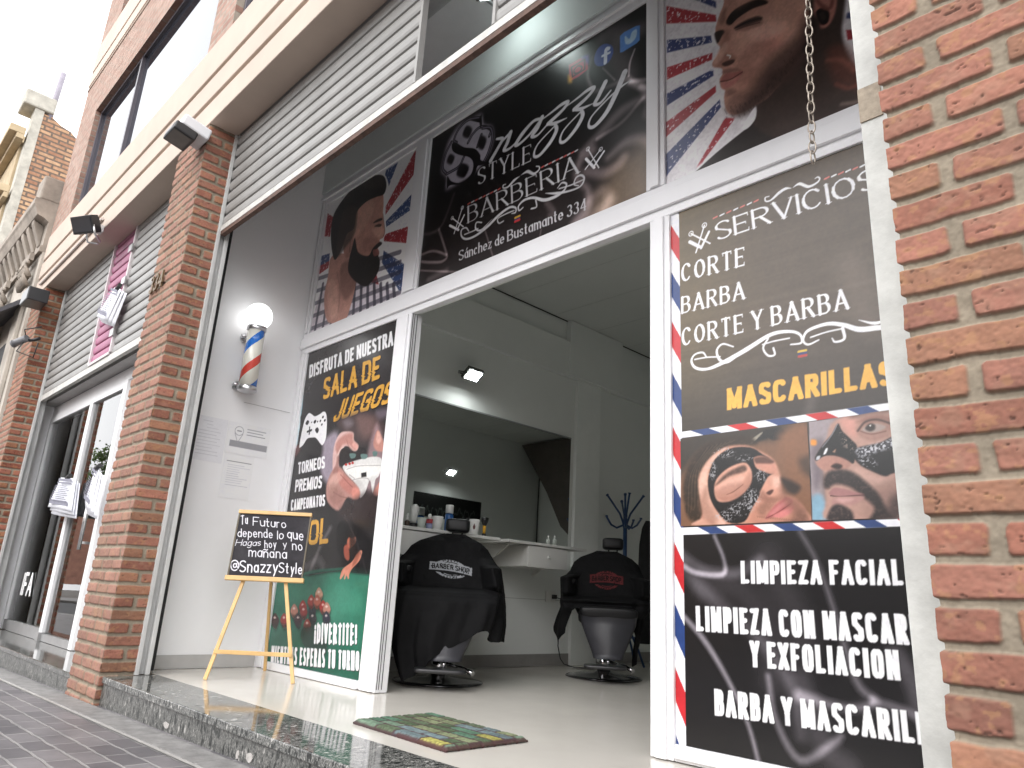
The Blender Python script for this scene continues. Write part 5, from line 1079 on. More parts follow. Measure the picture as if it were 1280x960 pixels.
leaflet('bunch of printed sheets hanging at the glass door mullion', [(90, 598), (65, 634), (97, 640)], -.74, .6)
leaflet('folded sheets hanging near the right edge of the glass door', [(127, 586), (112, 628), (121, 640)], -.76, 1.2)

# ------------------------------------------------------------------ fittings on the facade
# house number
strokes_mesh_n = thing('house_number', 'small bronze house number on the brick pillar beside the magenta wicket', 'number', (-1.5, FY, 2.55))
for k, ch in enumerate('334'):
    strokes_mesh('digit', ch, (-1.625 + k * .085, FY - .016, 2.50), (1, 0, 0), (0, 0, .115), (0, -1, 0), mat('aged bronze', (.16, .11, .06), .45, metal=.6), strokes_mesh_n, G=GR, cond=.8, hw=.075, depth=.012)
def floodlamp(label, c, ax_, w, h, d, m, tilt, name='floodlight', glass=None, group=None, emit=None):
    """box housing on a bracket: c centre, ax_ yaw of the face, tilt downwards"""
    T = thing(name, label, 'lamp', tuple(c), group)
    Mx = Matrix.Translation(Vector(c)) @ Matrix.Rotation(ax_, 4, 'Z') @ Matrix.Rotation(tilt, 4, 'X')
    g = MB(); g.box(-w / 2, w / 2, -d / 2, d / 2, -h / 2, h / 2, Mx)
    for k in range(5):
        x = -w / 2 + w * (k + .5) / 5; g.box(x - .004, x + .004, d / 2 + .0005, d / 2 + .03, -h * .4, h * .4, Mx)
    g.build('housing', m, T, .006)
    g = MB(); g.box(-w / 2 + .014, w / 2 - .014, -d / 2 - .004, -d / 2 - .0005, -h / 2 + .014, h / 2 - .014, Mx); g.build('lens', glass, T)
    return T, Mx
grey_l = mat('dark lamp lens', (.03, .03, .035), .1, coat=.5); blackm = mat('black lamp housing', (.02, .02, .022), .4, var=.1)
wlamp = mat('pale lamp housing', (.66, .66, .68), .45, var=.05)
# pale box lamp at the top of the left pillar
c = un(229, 166, 1, -1.22); BLX = thing('wall_lamp', 'pale grey box lamp with dark underside on the beam above the brick pillar', 'lamp', tuple(c))
def pxbox(name, m, parent, pts, y, d, bevel=.006):
    g = MB(); g.prism([un(x, y_, 1, y) for x, y_ in pts], (0, d, 0)); return g.build(name, m, parent, bevel)
Rm = Matrix.Translation(Vector(c)) @ Matrix.Rotation(R(-12), 4, 'X')
Rm = Rm @ Matrix.Scale(.52, 4)
g = MB(); g.box(-.19, .19, -.10, .28, .0, .17, Rm); g.build('housing', wlamp, BLX, .012)
g = MB(); g.box(-.205, .205, -.16, .14, -.13, -.003, Rm); g.build('louvre_box', blackm, BLX, .01)
g = MB(); g.box(-.14, .14, -.164, -.1605, -.11, -.03, Rm); g.build('front_grille', mat('lamp grille', (.035, .035, .04), .3), BLX)
g = MB(); g.box(-.17, .17, -.14, .10, -.136, -.1305, Rm); g.build('lens', mat('smoked lens', (.12, .11, .10), .2), BLX)
# black floodlight on the beam with its conduit
c = un(107, 281, 1, -1.22)
T, Mx = floodlamp('black floodlight on a bracket in front of the ribbed beam', c, R(28), .25, .16, .08, blackm, R(28), glass=grey_l)
g = MB(); g.tube([c + (-.11, .04, -.02), c + (-.12, .07, -.11), c + (-.03, .14, -.13)], .010, 8); g.tube([c + (.11, .04, -.02), c + (.12, .07, -.11), c + (.03, .14, -.13)], .010, 8); g.box(c[0] - .045, c[0] + .045, -1.12, FY - .014, max(c[2] - .13, 3.70), c[2] - .03)
g.build('bracket', MATS['galvanised'], T)
g = MB(); g.tube([(c[0] - .04, FY - .028, 3.80), (c[0] - .3, FY - .026, 3.79), (-5.9, FY - .026, 3.78)], .014, 8); g.build('conduit', mat('conduit paint', (.55, .48, .44), .6), T)
# flat black box on the far pillar
c = un(40, 372, 1, -1.2); T = thing('junction_box', 'flat black box fixed to the far brick pillar under the beam', 'box', tuple(c))
g = MB(); g.box(c[0] - .17, c[0] + .17, -1.27, FY - .01, c[2] - .075, c[2] + .075); g.build('housing', blackm, T, .008); g = MB(); g.box(c[0] - .16, c[0] + .16, -1.273, -1.2705, c[2] - .066, c[2] + .066); g.build('front_plate', mat('black plate', (.035, .033, .035), .3), T)
# security camera
c = un(26, 426, 1, -1.20); T = thing('security_camera', 'small bullet camera on a cabled bracket at the far brick pillar', 'camera', tuple(c))
d = np.array([-.55, -.35, -.25]); d /= np.linalg.norm(d)
g = MB(); g.tube([c - d * .08, c + d * .085], .038, 14); g.tube([c + d * .08, c + d * .10], .043, 14); g.build('barrel', mat('grey camera shell', (.16, .16, .17), .4), T)
g = MB(); g.tube([c + d * .101, c + d * .103], .03, 14); g.build('lens', grey_l, T)
g = MB(); g.tube([c, c + (.08, .1, .02), (c[0] + .2, FY - .01, c[2] + .02)], .018, 8); g.tube([c - d * .07, c + (.05, .0, .12), (c[0] + .18, FY - .01, c[2] + .16)], .007, 6); g.tube([c - d * .07, c + (.03, -.02, -.13), (c[0] + .12, FY - .01, c[2] - .18), (c[0] + .2, FY - .01, c[2] - .03)], .007, 6)
g.build('bracket', iron, T)

# ------------------------------------------------------------------ barber pole with a lit globe
mount = MATS['galvanised']; alu = mat('satin aluminium', (.66, .66, .68), .28, metal=.9)
bp0 = np.array([-1.255, -.425, 1.88]); H = .47; rad = .062
BP = thing('barber_pole', 'white, red and blue striped barber pole with a lit white globe on the white wall', 'barber pole', tuple(bp0))
def stripe_mat():
    m = bpy.data.materials.new('barber stripe'); m.use_nodes = True; n = m.node_tree.nodes; l = m.node_tree.links; b = n['Principled BSDF']
    tc = n.new('ShaderNodeTexCoord'); sp = n.new('ShaderNodeSeparateXYZ'); l.new(tc.outputs['Object'], sp.inputs[0])
    at = n.new('ShaderNodeMath'); at.operation = 'ARCTAN2'; l.new(sp.outputs['Y'], at.inputs[0]); l.new(sp.outputs['X'], at.inputs[1])
    m1 = n.new('ShaderNodeMath'); m1.operation = 'MULTIPLY'; m1.inputs[1].default_value = -1 / (2 * math.pi); l.new(at.outputs[0], m1.inputs[0])
    m2 = n.new('ShaderNodeMath'); m2.operation = 'MULTIPLY_ADD'; m2.inputs[1].default_value = 1 / .40; l.new(sp.outputs['Z'], m2.inputs[0]); l.new(m1.outputs[0], m2.inputs[2])
    ad = n.new('ShaderNodeMath'); ad.operation = 'ADD'; ad.inputs[1].default_value = 10.10; l.new(m2.outputs[0], ad.inputs[0])
    fr = n.new('ShaderNodeMath'); fr.operation = 'FRACT'; l.new(ad.outputs[0], fr.inputs[0])
    cr = n.new('ShaderNodeValToRGB'); cr.color_ramp.interpolation = 'CONSTANT'; e = cr.color_ramp.elements
    e[0].position = 0; e[0].color = (.02, .15, .55, 1); e[1].position = .18; e[1].color = (.74, .73, .66, 1)
    k = e.new(.5); k.color = (.62, .07, .05, 1); k = e.new(.68); k.color = (.74, .73, .66, 1)
    l.new(fr.outputs[0], cr.inputs[0]); l.new(cr.outputs[0], b.inputs['Base Color']); b.inputs['Roughness'].default_value = .25; b.inputs['Coat Weight'].default_value = .6
    return m
g = MB(); g.lathe([(rad, .02), (rad, H - .02)], bp0, 28); g.build('striped_tube', stripe_mat(), BP)
g = MB(); g.lathe([(rad + .004, -.012), (rad + .007, -.008), (rad + .007, .02), (rad + .002, .024)], bp0, 28); g.build('cap', alu, BP)
g = MB(); g.lathe([(rad + .002, H - .024), (rad + .007, H - .02), (rad + .007, H + .012), (rad * .7, H + .02)], bp0, 28); g.build('cap', alu, BP)
g = MB(); g.lathe([(.001, -.098)] + [(.098 * math.cos(a), .098 * math.sin(a)) for a in np.linspace(-1.4, 1.4, 16)] + [(.001, .098)], bp0 + (0, 0, H + .095), 28)
g.build('globe', mat('lit opal globe', (.9, .9, .9), .3, var=0, emit=(1, 1, .98), estr=1.05), BP)
for z, dy in ((.045, -.02), (H - .055, -.02)):
    g = MB(); g.tube([(-1.393, bp0[1] + dy, bp0[2] + z), (-1.372, bp0[1] + dy, bp0[2] + z)], .036, 16); g.tube([(-1.372, bp0[1] + dy, bp0[2] + z), (-1.325, bp0[1] + dy, bp0[2] + z), (-1.31, bp0[1], bp0[2] + z)], .022, 12); g.tube([(-1.34, bp0[1] + dy - .05, bp0[2] + z), (-1.34, bp0[1] + dy, bp0[2] + z)], .012, 10)
    g.build('bracket', alu, BP)
# ------------------------------------------------------------------ notices on the white wall
def notice(label, y0, y1, z0, z1, kind):
    p = Print(y0, y1, z0, z1, 0, -1.3915, .003, (234, 234, 237) if kind else (229, 229, 233)); rs = np.random.RandomState(int(y0 * -900 + z0 * 100))
    w, h = y1 - y0, z1 - z0; L = lambda a, b, c, d, col, t: p.line([(y0 + a * w, z0 + b * h), (y0 + c * w, z0 + d * h)], t, col, raw=True, f=.0015)
    if kind == 0:
        for k in range(11): L(.12 + .3 * rs.rand() * (k < 3), .90 - k * .075, .5 + .4 * rs.rand(), .90 - k * .075, (204, 204, 209), .0022)
    if kind == 1:
        p.poly([(y0 + .08 * w, z0 + .22 * h), (y0 + .97 * w, z0 + .22 * h), (y0 + .97 * w, z0 + .42 * h), (y0 + .08 * w, z0 + .42 * h)], (160, 160, 164), .002, sm=False, raw=True)
        c = (y0 + .26 * w, z0 + .74 * h); p.line([(c[0] + .032 * math.cos(t), c[1] + .032 * math.sin(t)) for t in np.linspace(0, 6.3, 16)], .002, (150, 150, 156), raw=True, f=.0015)
        p.line([(c[0] - .03, c[1] - .02), (c[0], c[1] - .085), (c[0] + .03, c[1] - .02)], .002, (160, 160, 166), raw=True, f=.0015, sm=False); L(.22, .74, .31, .74, (130, 130, 136), .004)
        for k in range(3): L(.45, .84 - k * .09, .8 + .1 * rs.rand(), .84 - k * .09, (150, 150, 156), .0028)
    if kind == 2:
        L(.1, .84, .92, .84, (150, 150, 154), .003)
        for k in range(9): L(.15, .76 - k * .05, .5 + .42 * rs.rand(), .76 - k * .05, (205, 205, 210), .0022)
        L(.15, .3, .9, .3, (184, 184, 190), .0015)
    tag(p.finish('notice', vcol('notice paper', .75, .2), None, thick=.0012, grain=.006, tex=.03), label, 'notice', 'notices on the white wall')
notice('faint taped sheet on the white wall nearest the brick pillar', -.685, -.462, 1.352, 1.665, 0)
notice('notice with map pin and grey bar, taped below the barber pole', -.455, -.135, 1.437, 1.665, 1)
notice('plain typed notice hanging below the one with the map pin', -.447, -.228, 1.120, 1.432, 2)

# ------------------------------------------------------------------ chalkboard easel
wood = mat('varnished pine', (.62, .40, .17), .45, var=.16, scale=(9), bump=.05)
fl_ = un(254, 850, 2, 0); fr_ = un(432 - 66, 855, 2, 0)
fl_ = un(256, 850, 2, 0.0); fr_ = un(366, 855, 2, 0.0); mid = (fl_ + fr_) / 2; ax_ = (fr_ - fl_); Wd = np.linalg.norm(ax_); ax_ /= Wd; nv = np.array([ax_[1], -ax_[0], 0])   # nv faces the viewer
EA = thing('easel_chalkboard', 'pine easel with a chalkboard hand lettered Tu Futuro depende, at the doorway step', 'chalkboard', tuple(mid))
def onboard(px, py, off=0.):
    """on the leaning board plane"""
    n = nv * math.cos(R(9)) + np.array([0, 0, 1]) * math.sin(R(9)); d = ray(px, py); o0 = mid + n * off; t = ((o0 - CAM) @ n) / (d @ n); return CAM + d * t
bn = nv * math.cos(R(9)) + np.array([0, 0, 1]) * math.sin(R(9))
bt = lambda x, y: (275 + x / 8, 630 + y / 8)
TLb = onboard(*bt(185, 85)); TRb = onboard(*bt(905, 118)); BLb = onboard(*bt(85, 728)); BRb = onboard(*bt(832, 765))
ex_ = (TRb - TLb + BRb - BLb) / 2; wB = np.linalg.norm(ex_); ex_ /= wB; ez_ = np.cross(ex_, bn); ez_ = ez_ if ez_[2] > 0 else -ez_
cB = (TLb + TRb + BLb + BRb) / 4; hB = abs(((TLb + TRb) / 2 - (BLb + BRb) / 2) @ ez_)
def slab(g, c, hx, hz, t):
    vs = []
    for sz in (-1, 1):
        for sy in (-1, 1):
            for sx in (-1, 1): vs.append(c + ex_ * hx * sx + ez_ * hz * sz + bn * t * sy)
    g.add(vs, [(0, 2, 3, 1), (4, 5, 7, 6), (0, 1, 5, 4), (2, 6, 7, 3), (0, 4, 6, 2), (1, 3, 7, 5)])
nx, nz = 300, 250
U, V = np.meshgrid(np.linspace(-wB / 2 + .008, wB / 2 - .008, nx), np.linspace(-hB / 2, hB / 2, nz))
class BoardPrint(Print):
    def __init__(s): super().__init__(-wB / 2 + .006, wB / 2 - .006, -hB / 2, hB / 2, 1, 0, .0019, (44, 42, 46)); s.t = (0, 0, 1)
    def q(s, p): w = onboard(*bt(*p)) - cB; return (w @ ex_, w @ ez_)
b = BoardPrint(); n_ = fbm(b.X * 9, b.Z * 14, 4)[..., None]; b.c += (n_ - .5) * 34 + 5
CK = (226, 224, 232)
def chalk(txt, A_, B_, C_, hw=.045): b.text(txt, A_, B_, C_, CK, 'hand', hw=hw)
chalk('Tu', (205, 212), (282, 200), (205, 118)); chalk('Futuro', (328, 218), (662, 246), (330, 128))
chalk('depende', (176, 330), (530, 344), (176, 240)); chalk('lo', (572, 358), (640, 350), (572, 268)); chalk('que', (672, 340), (835, 372), (672, 238))
chalk('Hagas', (150, 420), (405, 420), (170, 352)); chalk('hoy', (445, 445), (565, 440), (445, 362)); chalk('y', (630, 440), (668, 436), (630, 366)); chalk('no', (722, 462), (825, 470), (722, 362))
chalk('ma\u00f1ana', (285, 528), (668, 550), (290, 425)); chalk('@', (105, 668), (198, 660), (105, 560), .05); chalk('Snazzy', (190, 684), (575, 690), (200, 560), .05); chalk('Style', (582, 690), (822, 706), (590, 580), .05)
c_ = lin(np.clip(b.c * (1 + .15 * (fbm(b.X * 220, b.Z * 220, 6, 2) - .5))[..., None], 0, 235))
P = cB + b.X[..., None] * ex_ + b.Z[..., None] * ez_ + bn * .004
grid('chalkboard', P, c_, vcol('chalk slate', .8, .3), EA, smooth=False, back=tuple(-bn * .009))
g = MB(); slab(g, cB + ez_ * (hB / 2 + .005), wB / 2 + .004, .012, .013); g.build('top_rail', wood, EA, .003)
g = MB(); slab(g, cB - ez_ * (hB / 2 + .004), wB / 2 + .012, .014, .016); g.build('bottom_rail', wood, EA, .003)
for s_ in (-1, 1): 
    g = MB(); slab(g, cB + ex_ * s_ * (wB / 2 - .003), .0045, hB / 2 - .008, .009); g.build('side_edge', mat('dark board edge', (.12, .10, .07), .6), EA)
def bar2(g, a, b_, w, t):
    a = np.array(a); b_ = np.array(b_); d = b_ - a; d /= np.linalg.norm(d); s1 = ex_ - d * (ex_ @ d); s1 /= np.linalg.norm(s1); s2 = np.cross(d, s1)
    vs = [p + s1 * w * i + s2 * t * j for p in (a, b_) for j in (-1, 1) for i in (-1, 1)]
    g.add(vs, [(0, 2, 3, 1), (4, 5, 7, 6), (0, 1, 5, 4), (2, 6, 7, 3), (0, 4, 6, 2), (1, 3, 7, 5)])
topc = cB + ez_ * (hB / 2 - .05) - bn * .02
for fx, sgn in ((fl_, -1), (fr_, 1)):
    a = np.array(fx) + (0, 0, .001); k = cB - ez_ * (hB / 2) + ex_ * sgn * (wB * .27 if sgn > 0 else wB * .285) - bn * .022; e = k + (k - a) / np.linalg.norm(k - a) * .30
    g = MB(); bar2(g, a, e, .011, .008); g.build('leg', wood, EA, .002)
rear = un(331, 838, 2, 0.001); g = MB(); bar2(g, (rear[0], rear[1], .001), topc - bn * .01, .010, .008); g.build('leg', wood, EA, .002)
ca = onboard(266, 815, -.0); cb = onboard(365, 819, -.0); k = (cb - ca); z_ = .5 * (ca[2] + cb[2])
tl = (z_) / (cB - ez_ * hB / 2)[2]
kl = cB - ez_ * (hB / 2) - ex_ * wB * .285 - bn * .022; kr = cB - ez_ * (hB / 2) + ex_ * wB * .27 - bn * .022
pa = np.array(fl_) + (kl - np.array(fl_)) * (z_ / kl[2]); pb = np.array(fr_) + (kr - np.array(fr_)) * (z_ / kr[2])
d = (pb - pa); g = MB(); vs = []
for p_ in (pa - d * .02, pb + d * .02):
    for j in (-1, 1):
        for i in (-1, 1): vs.append(p_ + bn * (.014 + .005 * j) + np.array([0, 0, .012 * i]))
g.add(vs, [(0, 2, 3, 1), (4, 5, 7, 6), (0, 1, 5, 4), (2, 6, 7, 3), (0, 4, 6, 2), (1, 3, 7, 5)]); g.build('crossbar', wood, EA, .002)

# ------------------------------------------------------------------ door mat
cor = [un(430 + x / 5.333, 880 + y / 5.333, 2, .012) for x, y in ((60, 112), (585, 66), (1228, 235), (680, 303))]
A0, B0, D0, C0 = cor[0], cor[1], cor[2], cor[3]     # left, back, right, front
nu, nv_ = 150, 110
uu, vv = np.meshgrid(np.linspace(0, 1, nu), np.linspace(0, 1, nv_))
P = (1 - uu)[..., None] * ((1 - vv)[..., None] * A0 + vv[..., None] * B0) + uu[..., None] * ((1 - vv)[..., None] * C0 + vv[..., None] * D0)
Lx = np.linalg.norm(C0 - A0); Ly = np.linalg.norm(B0 - A0)
mx_, my_ = uu * Lx, vv * Ly
rs = np.random.RandomState(4); pal = np.array([(84, 112, 94), (100, 114, 116), (150, 146, 84), (88, 100, 80), (108, 128, 110), (116, 124, 96), (82, 96, 74)])
rowh = .062; rowi = np.floor(my_ / rowh).astype(int); fr_r = my_ / rowh - rowi
col = np.zeros(P.shape); dmin = np.minimum(fr_r, 1 - fr_r) * rowh
ci = np.zeros(uu.shape, int); du = np.ones(uu.shape)
for r_ in range(rowi.max() + 1):
    cuts = np.concatenate([[0], np.cumsum(.07 + .11 * rs.rand(14))]) - .05 * rs.rand(); mk = rowi == r_
    j = np.searchsorted(cuts, mx_[mk]) - 1; j = np.clip(j, 0, 13); ci[mk] = (r_ * 5 + j * 3 + (rs.rand(14) * 7).astype(int)[j]) % 7; du[mk] = np.minimum(mx_[mk] - cuts[j], cuts[j + 1] - mx_[mk])
edge = np.minimum(np.minimum(mx_, Lx - mx_), np.minimum(my_, Ly - my_)); dd = np.minimum(np.minimum(dmin, du), 1)
seam = sst(.009, .004, dd + (fbm(mx_ * 60, my_ * 60, 3) - .5) * .006)[..., None]
fz = fbm(mx_ * 160, my_ * 160, 8, 3)
col = pal[ci] * (.72 + .5 * fz[..., None]) * (.8 + .4 * fbm(mx_ * 12, my_ * 12, 2)[..., None]); col = col * (1 - seam * .8) + np.array((72, 52, 56)) * seam * .8
bd = sst(.014, .008, edge + (fz - .5) * .008)[..., None] * (uu > .5)[..., None]; col = col * (1 - bd * .8) + np.array((78, 56, 56)) * bd * .8
P[..., 2] = .004 + .012 * sst(0, .018, edge) + (fz - .5) * .005 + .003 * sst(.0, .012, dd)
o = grid('doormat', P, lin(np.clip(col, 0, 255)), vcol('mat pile', .95, .1, bump=.6, bscale=400), None, back=(0, 0, -.006)); o.location = (0, 0, .003)
tag(o, 'patchwork woven doormat in green, blue and yellow on the pale floor', 'doormat')
# ------------------------------------------------------------------ barber's room
mir = mat('mirror silver', (.86, .88, .87), .015, metal=1., var=0)
MI = thing('wall_mirror', 'large frameless wall mirror above the white counter', 'mirror', (-.9, 1.6, 1.0))
bx('glass', mir, MI, -.908, -.9, .45, 2.705, 1.0, 2.07)
g = MB(); g.box(-.909, -.894, .45, 2.705, 2.071, 2.083); g.build('top_trim', mat('mirror trim', (.25, .26, .26), .5), MI)
lam = mat('white laminate', (.70, .70, .68), .4, var=.03); lam2 = mat('white drawer laminate', (.66, .66, .63), .45, var=.03)
def counter(label, y0, y1, xf, d0, d1):
    T = thing('wall_counter', label, 'counter', (-.9, y0, .97), 'white wall counters')
    g = MB(); g.box(-.895, xf, y0, y1, .968, .99); g.build('top', lam, T, .003)
    dr = MB().box(-.86, xf - .03, d0, d1, .80, .964).build('drawer', lam2, T, .004)
    bx('drawer_front', lam, dr, xf - .029, xf - .012, d0 - .004, d1 + .004, .797, .962, bevel=.002)
    g = MB(); g.lathe([(.004, 0), (.012, .003), (.016, .014), (.012, .022), (.001, .024)], (0, 0, 0), 14, Matrix.Translation((xf - .012, (d0 + d1) / 2, .885)) @ Matrix.Rotation(R(90), 4, 'Y')); g.build('knob', lam, dr)
    for yy in (y0 + .12, y1 - .15):
        g = MB(); g.prism([(-.895, yy, .966), (xf - .12, yy, .966), (-.895, yy, .74)], (0, .018, 0)); g.build('bracket', lam2, T)
    return T
counter('white wall counter with a drawer, behind the nearer barber chair', .16, 1.36, -.41, .36, .95)
counter('white wall counter with a drawer, left of the farther barber chair', 1.44, 2.38, -.40, 1.68, 2.14)
g = MB(); g.box(-.9095, -.9085, .17, 2.7, .552, .556); g.build('wall_seam', mat('pale seam', (.4, .41, .4), .8), BLD)
# toiletries
TOP = .99
def put(name, label, cat, px, x, parts, group=None):
    """parts: (part name, lathe profile, material); stands on the counter at the sight line px"""
    y = un(px, 650, 0, x)[1]; T = thing(name, label, cat, (x, y, TOP), group)
    for nm, prof, m in parts:
        g = MB(); g.lathe(prof, (x, y, TOP + .0005), 18); g.build(nm, m, T)
    return T, (x, y, TOP)
blk = mat('black plastic', (.012, .012, .013), .35); wht = mat('white plastic', (.74, .74, .72), .35); blu = mat('blue can', (.02, .10, .30), .3); clr = mat('cloudy plastic', (.50, .54, .50), .2); amb = mat('dark amber', (.05, .03, .02), .2); yel = mat('yellow plastic', (.75, .40, .03), .35); red = mat('red label', (.40, .05, .06), .4); lil = mat('lilac liquid', (.25, .27, .42), .25)
put('bottle', 'tiny dark bottle with pale tip at the left end of the counter', 'bottle', 509, -.62, [('body', [(.018, 0), (.018, .05), (.01, .06)], amb), ('cap', [(.011, .061), (.008, .085), (.003, .11)], wht)])
put('hair_clipper', 'white hair clipper standing on a black charging base on the counter', 'clipper', 517, -.66, [('charging_base', [(.034, 0), (.034, .045), (.028, .05)], blk), ('body', [(.022, .051), (.026, .11), (.03, .15), (.028, .175)], wht), ('blade', [(.026, .176), (.018, .185)], mat('blade steel', (.5, .5, .5), .3, metal=1.))])
put('cup', 'cloudy plastic cup between the clipper and the labelled bottle', 'cup', 527, -.62, [('cup', [(.026, 0), (.034, .09), (.032, .092), (.025, .01)], clr)])
put('bottle', 'clear spray bottle with red label and lilac liquid on the counter', 'bottle', 537, -.60, [('body', [(.024, 0), (.024, .055)], lil), ('label', [(.0245, .056), (.0245, .085)], red), ('cap', [(.014, .086), (.014, .115), (.008, .125)], wht)])
put('cup', 'white tapered cup left of the near chair headrest', 'cup', 547, -.62, [('cup', [(.030, 0), (.044, .115), (.041, .117), (.028, .01)], wht)])
put('spray_can', 'blue spray can with white cap behind the near headrest', 'spray can', 561, -.72, [('can', [(.033, 0), (.033, .15), (.026, .165)], blu), ('cap', [(.031, .166), (.031, .225), (.028, .23)], wht)])
T, c = put('cup', 'white cup with a dark drop emblem right of the near headrest', 'cup', 593, -.56, [('cup', [(.033, 0), (.045, .125), (.042, .127), (.031, .01)], wht)])
g = MB(); e = Vector((.77, -.64, 0)); r_ = Vector((.64, .77, 0))
q = [(0, .095), (.010, .07), (.008, .055), (0, .048), (-.008, .055), (-.010, .07)]; g.prism([tuple(Vector(c) + e * .042 + r_ * a + Vector((0, 0, z))) for a, z in q], tuple(e * .004)); g.build('emblem', mat('dark emblem', (.10, .03, .03), .5), T)
put('bottle', 'white slim bottle touching the cup with the drop emblem', 'bottle', 585, -.54, [('body', [(.016, 0), (.016, .10), (.010, .112)], wht), ('cap', [(.011, .113), (.010, .13)], blk)])
put('neck_brush', 'black bristled brush with yellow handle standing on the counter', 'brush', 606, -.55, [('foot', [(.018, 0), (.015, .03)], blk), ('handle', [(.012, .031), (.013, .09)], yel), ('bristles', [(.014, .091), (.030, .125), (.033, .148), (.026, .154)], blk)])
put('bottle', 'small clear bottle on the counter end, left of a pair', 'bottle', 686, -.55, [('body', [(.017, 0), (.018, .05), (.008, .062)], clr), ('cap', [(.007, .063), (.007, .08), (.003, .088)], wht)])
put('bottle', 'small clear bottle on the counter end, right of a pair', 'bottle', 694, -.55, [('body', [(.018, 0), (.019, .055), (.008, .068)], clr), ('cap', [(.007, .069), (.007, .088), (.003, .096)], wht)])
# LED floodlights (both lit in the photograph)
def led(label, c, nx, group='lit LED floodlights'):
    T = thing('floodlight', label, 'lamp', tuple(c), group)
    Mx = Matrix.Translation(Vector(c)) @ Matrix.Rotation(R(90 if nx > 0 else -90), 4, 'Z') @ Matrix.Rotation(R(52), 4, 'X')
    g = MB(); g.box(-.085, .085, -.015, .02, -.06, .06, Mx)
    for k in range(6): g.box(-.07 + k * .026, -.062 + k * .026, .0205, .038, -.045, .045, Mx)
    g.build('housing', mat('grey lamp housing', (.12, .125, .12), .4, metal=.4), T, .005)
    g = MB(); g.box(-.066, .066, -.0185, -.0155, -.044, .044, Mx); g.build('led_panel', mat('lit LED panel', (1, 1, 1), .3, var=0, emit=(.95, 1, .98), estr=60.), T)
    g = MB(); s_ = -1 if nx > 0 else 1
    for yy in (-.095, .095): g.tube([(c[0], c[1] + yy * .95, c[2]), (c[0] + s_ * .07, c[1] + yy, c[2] + .02), (c[0] + s_ * .13, c[1] + yy * .5, c[2] + .03)], .006, 6)
    g.tube([(c[0] + s_ * .13, c[1] - .05, c[2] + .03), (c[0] + s_ * .13, c[1] + .05, c[2] + .03)], .008, 6); g.build('bracket', MATS['grey lamp housing'], T)
cl_ = un(591, 468, 0, -.76)
led('small lit LED floodlight on the wall above the mirror', cl_, 1)
vl = un(563, 590, 0, -5.34); led('small lit LED floodlight on the opposite wall, seen in the mirror', np.array([-1.816 - vl[0] + .0, vl[1], vl[2]]), -1)
# LED floodlight hidden by the shutter's rail: it washes the wall over the sign
T = thing('floodlight', 'small lit LED floodlight fixed above the shop sign behind the shutter rail', 'lamp', (1.0, -.30, 4.02), 'lit LED floodlights')
Mx = Matrix.Translation((1.0, -.30, 4.02)) @ Matrix.Rotation(R(180), 4, 'Z') @ Matrix.Rotation(R(50), 4, 'X')
g = MB(); g.box(-.10, .10, -.015, .02, -.07, .07, Mx); g.build('housing', MATS['grey lamp housing'], T, .005)
g = MB(); g.box(-.08, .08, -.0185, -.0155, -.054, .054, Mx); g.build('led_panel', mat('lit outer LED', (1, 1, 1), .3, var=0, emit=(.88, 1, .97), estr=11.), T)
g = MB(); g.tube([(1.0, -.29, 4.04), (1.0, -.29, 4.149)], .012, 8); g.build('bracket', MATS['grey lamp housing'], T)
# lettered blackboard on the opposite wall, seen in the mirror
pb = Print(4.36, 5.80, 1.72, 2.09, 0, 3.775, .012, (14, 15, 14))
for k, (a, b_, s_) in enumerate(((4.5, 4.95, .1), (5.0, 5.35, .08), (5.4, 5.75, .11))):
    z0 = 1.86 - .02 * k
    pb.line([(5.8 + 4.36 - (a + (b_ - a) * t), z0 + .05 * math.sin(t * 19 + k) + .03 * math.sin(t * 43)) for t in np.linspace(0, 1, 26)], .006, (78, 84, 80), raw=True, f=.006)
o = pb.finish('wall_blackboard', vcol('black board', .6, .3), None, thick=-.01); tag(o, 'black lettered board on the opposite wall, seen in the mirror', 'board')
# cable and socket by the counter
g = MB()
pts = [un(x, y, 0, -.885) for x, y in ((806 / 6.4 + 600, 0),)] if False else [un(680 + x / 6.4, 720 + y / 6.4, 0, -.80) for x, y in ((170, 190), (150, 260), (118, 440), (112, 560), (130, 660), (160, 705))]
pts.append(np.array([pts[-1][0] + .1, pts[-1][1] + .02, .006])); pts.append(np.array([pts[-1][0] + .15, pts[-1][1] + .1, .006])); pts.insert(0, np.array([-.905, pts[0][1] - .06, pts[0][2] + .02]))
pts = [np.array([p[0], p[1], max(p[2], .006)]) for p in pts]
g.tube([tuple(p) for p in pts], .005, 6); tag(g.build('power_cable', blk), 'thin black cable hanging from the wall socket to the floor', 'cable')
SO = thing('wall_socket', 'white double wall socket below the farther counter', 'socket', (-.91, pts[0][1], pts[0][2]))
bx('plate', wht, SO, -.9085, -.895, pts[0][1] - .09, pts[0][1] + .04, pts[0][2] - .045, pts[0][2] + .045, bevel=.003); bx('plug', blk, SO, -.8945, -.86, pts[0][1] - .018, pts[0][1] + .018, pts[0][2] - .018, pts[0][2] + .018, bevel=.003)

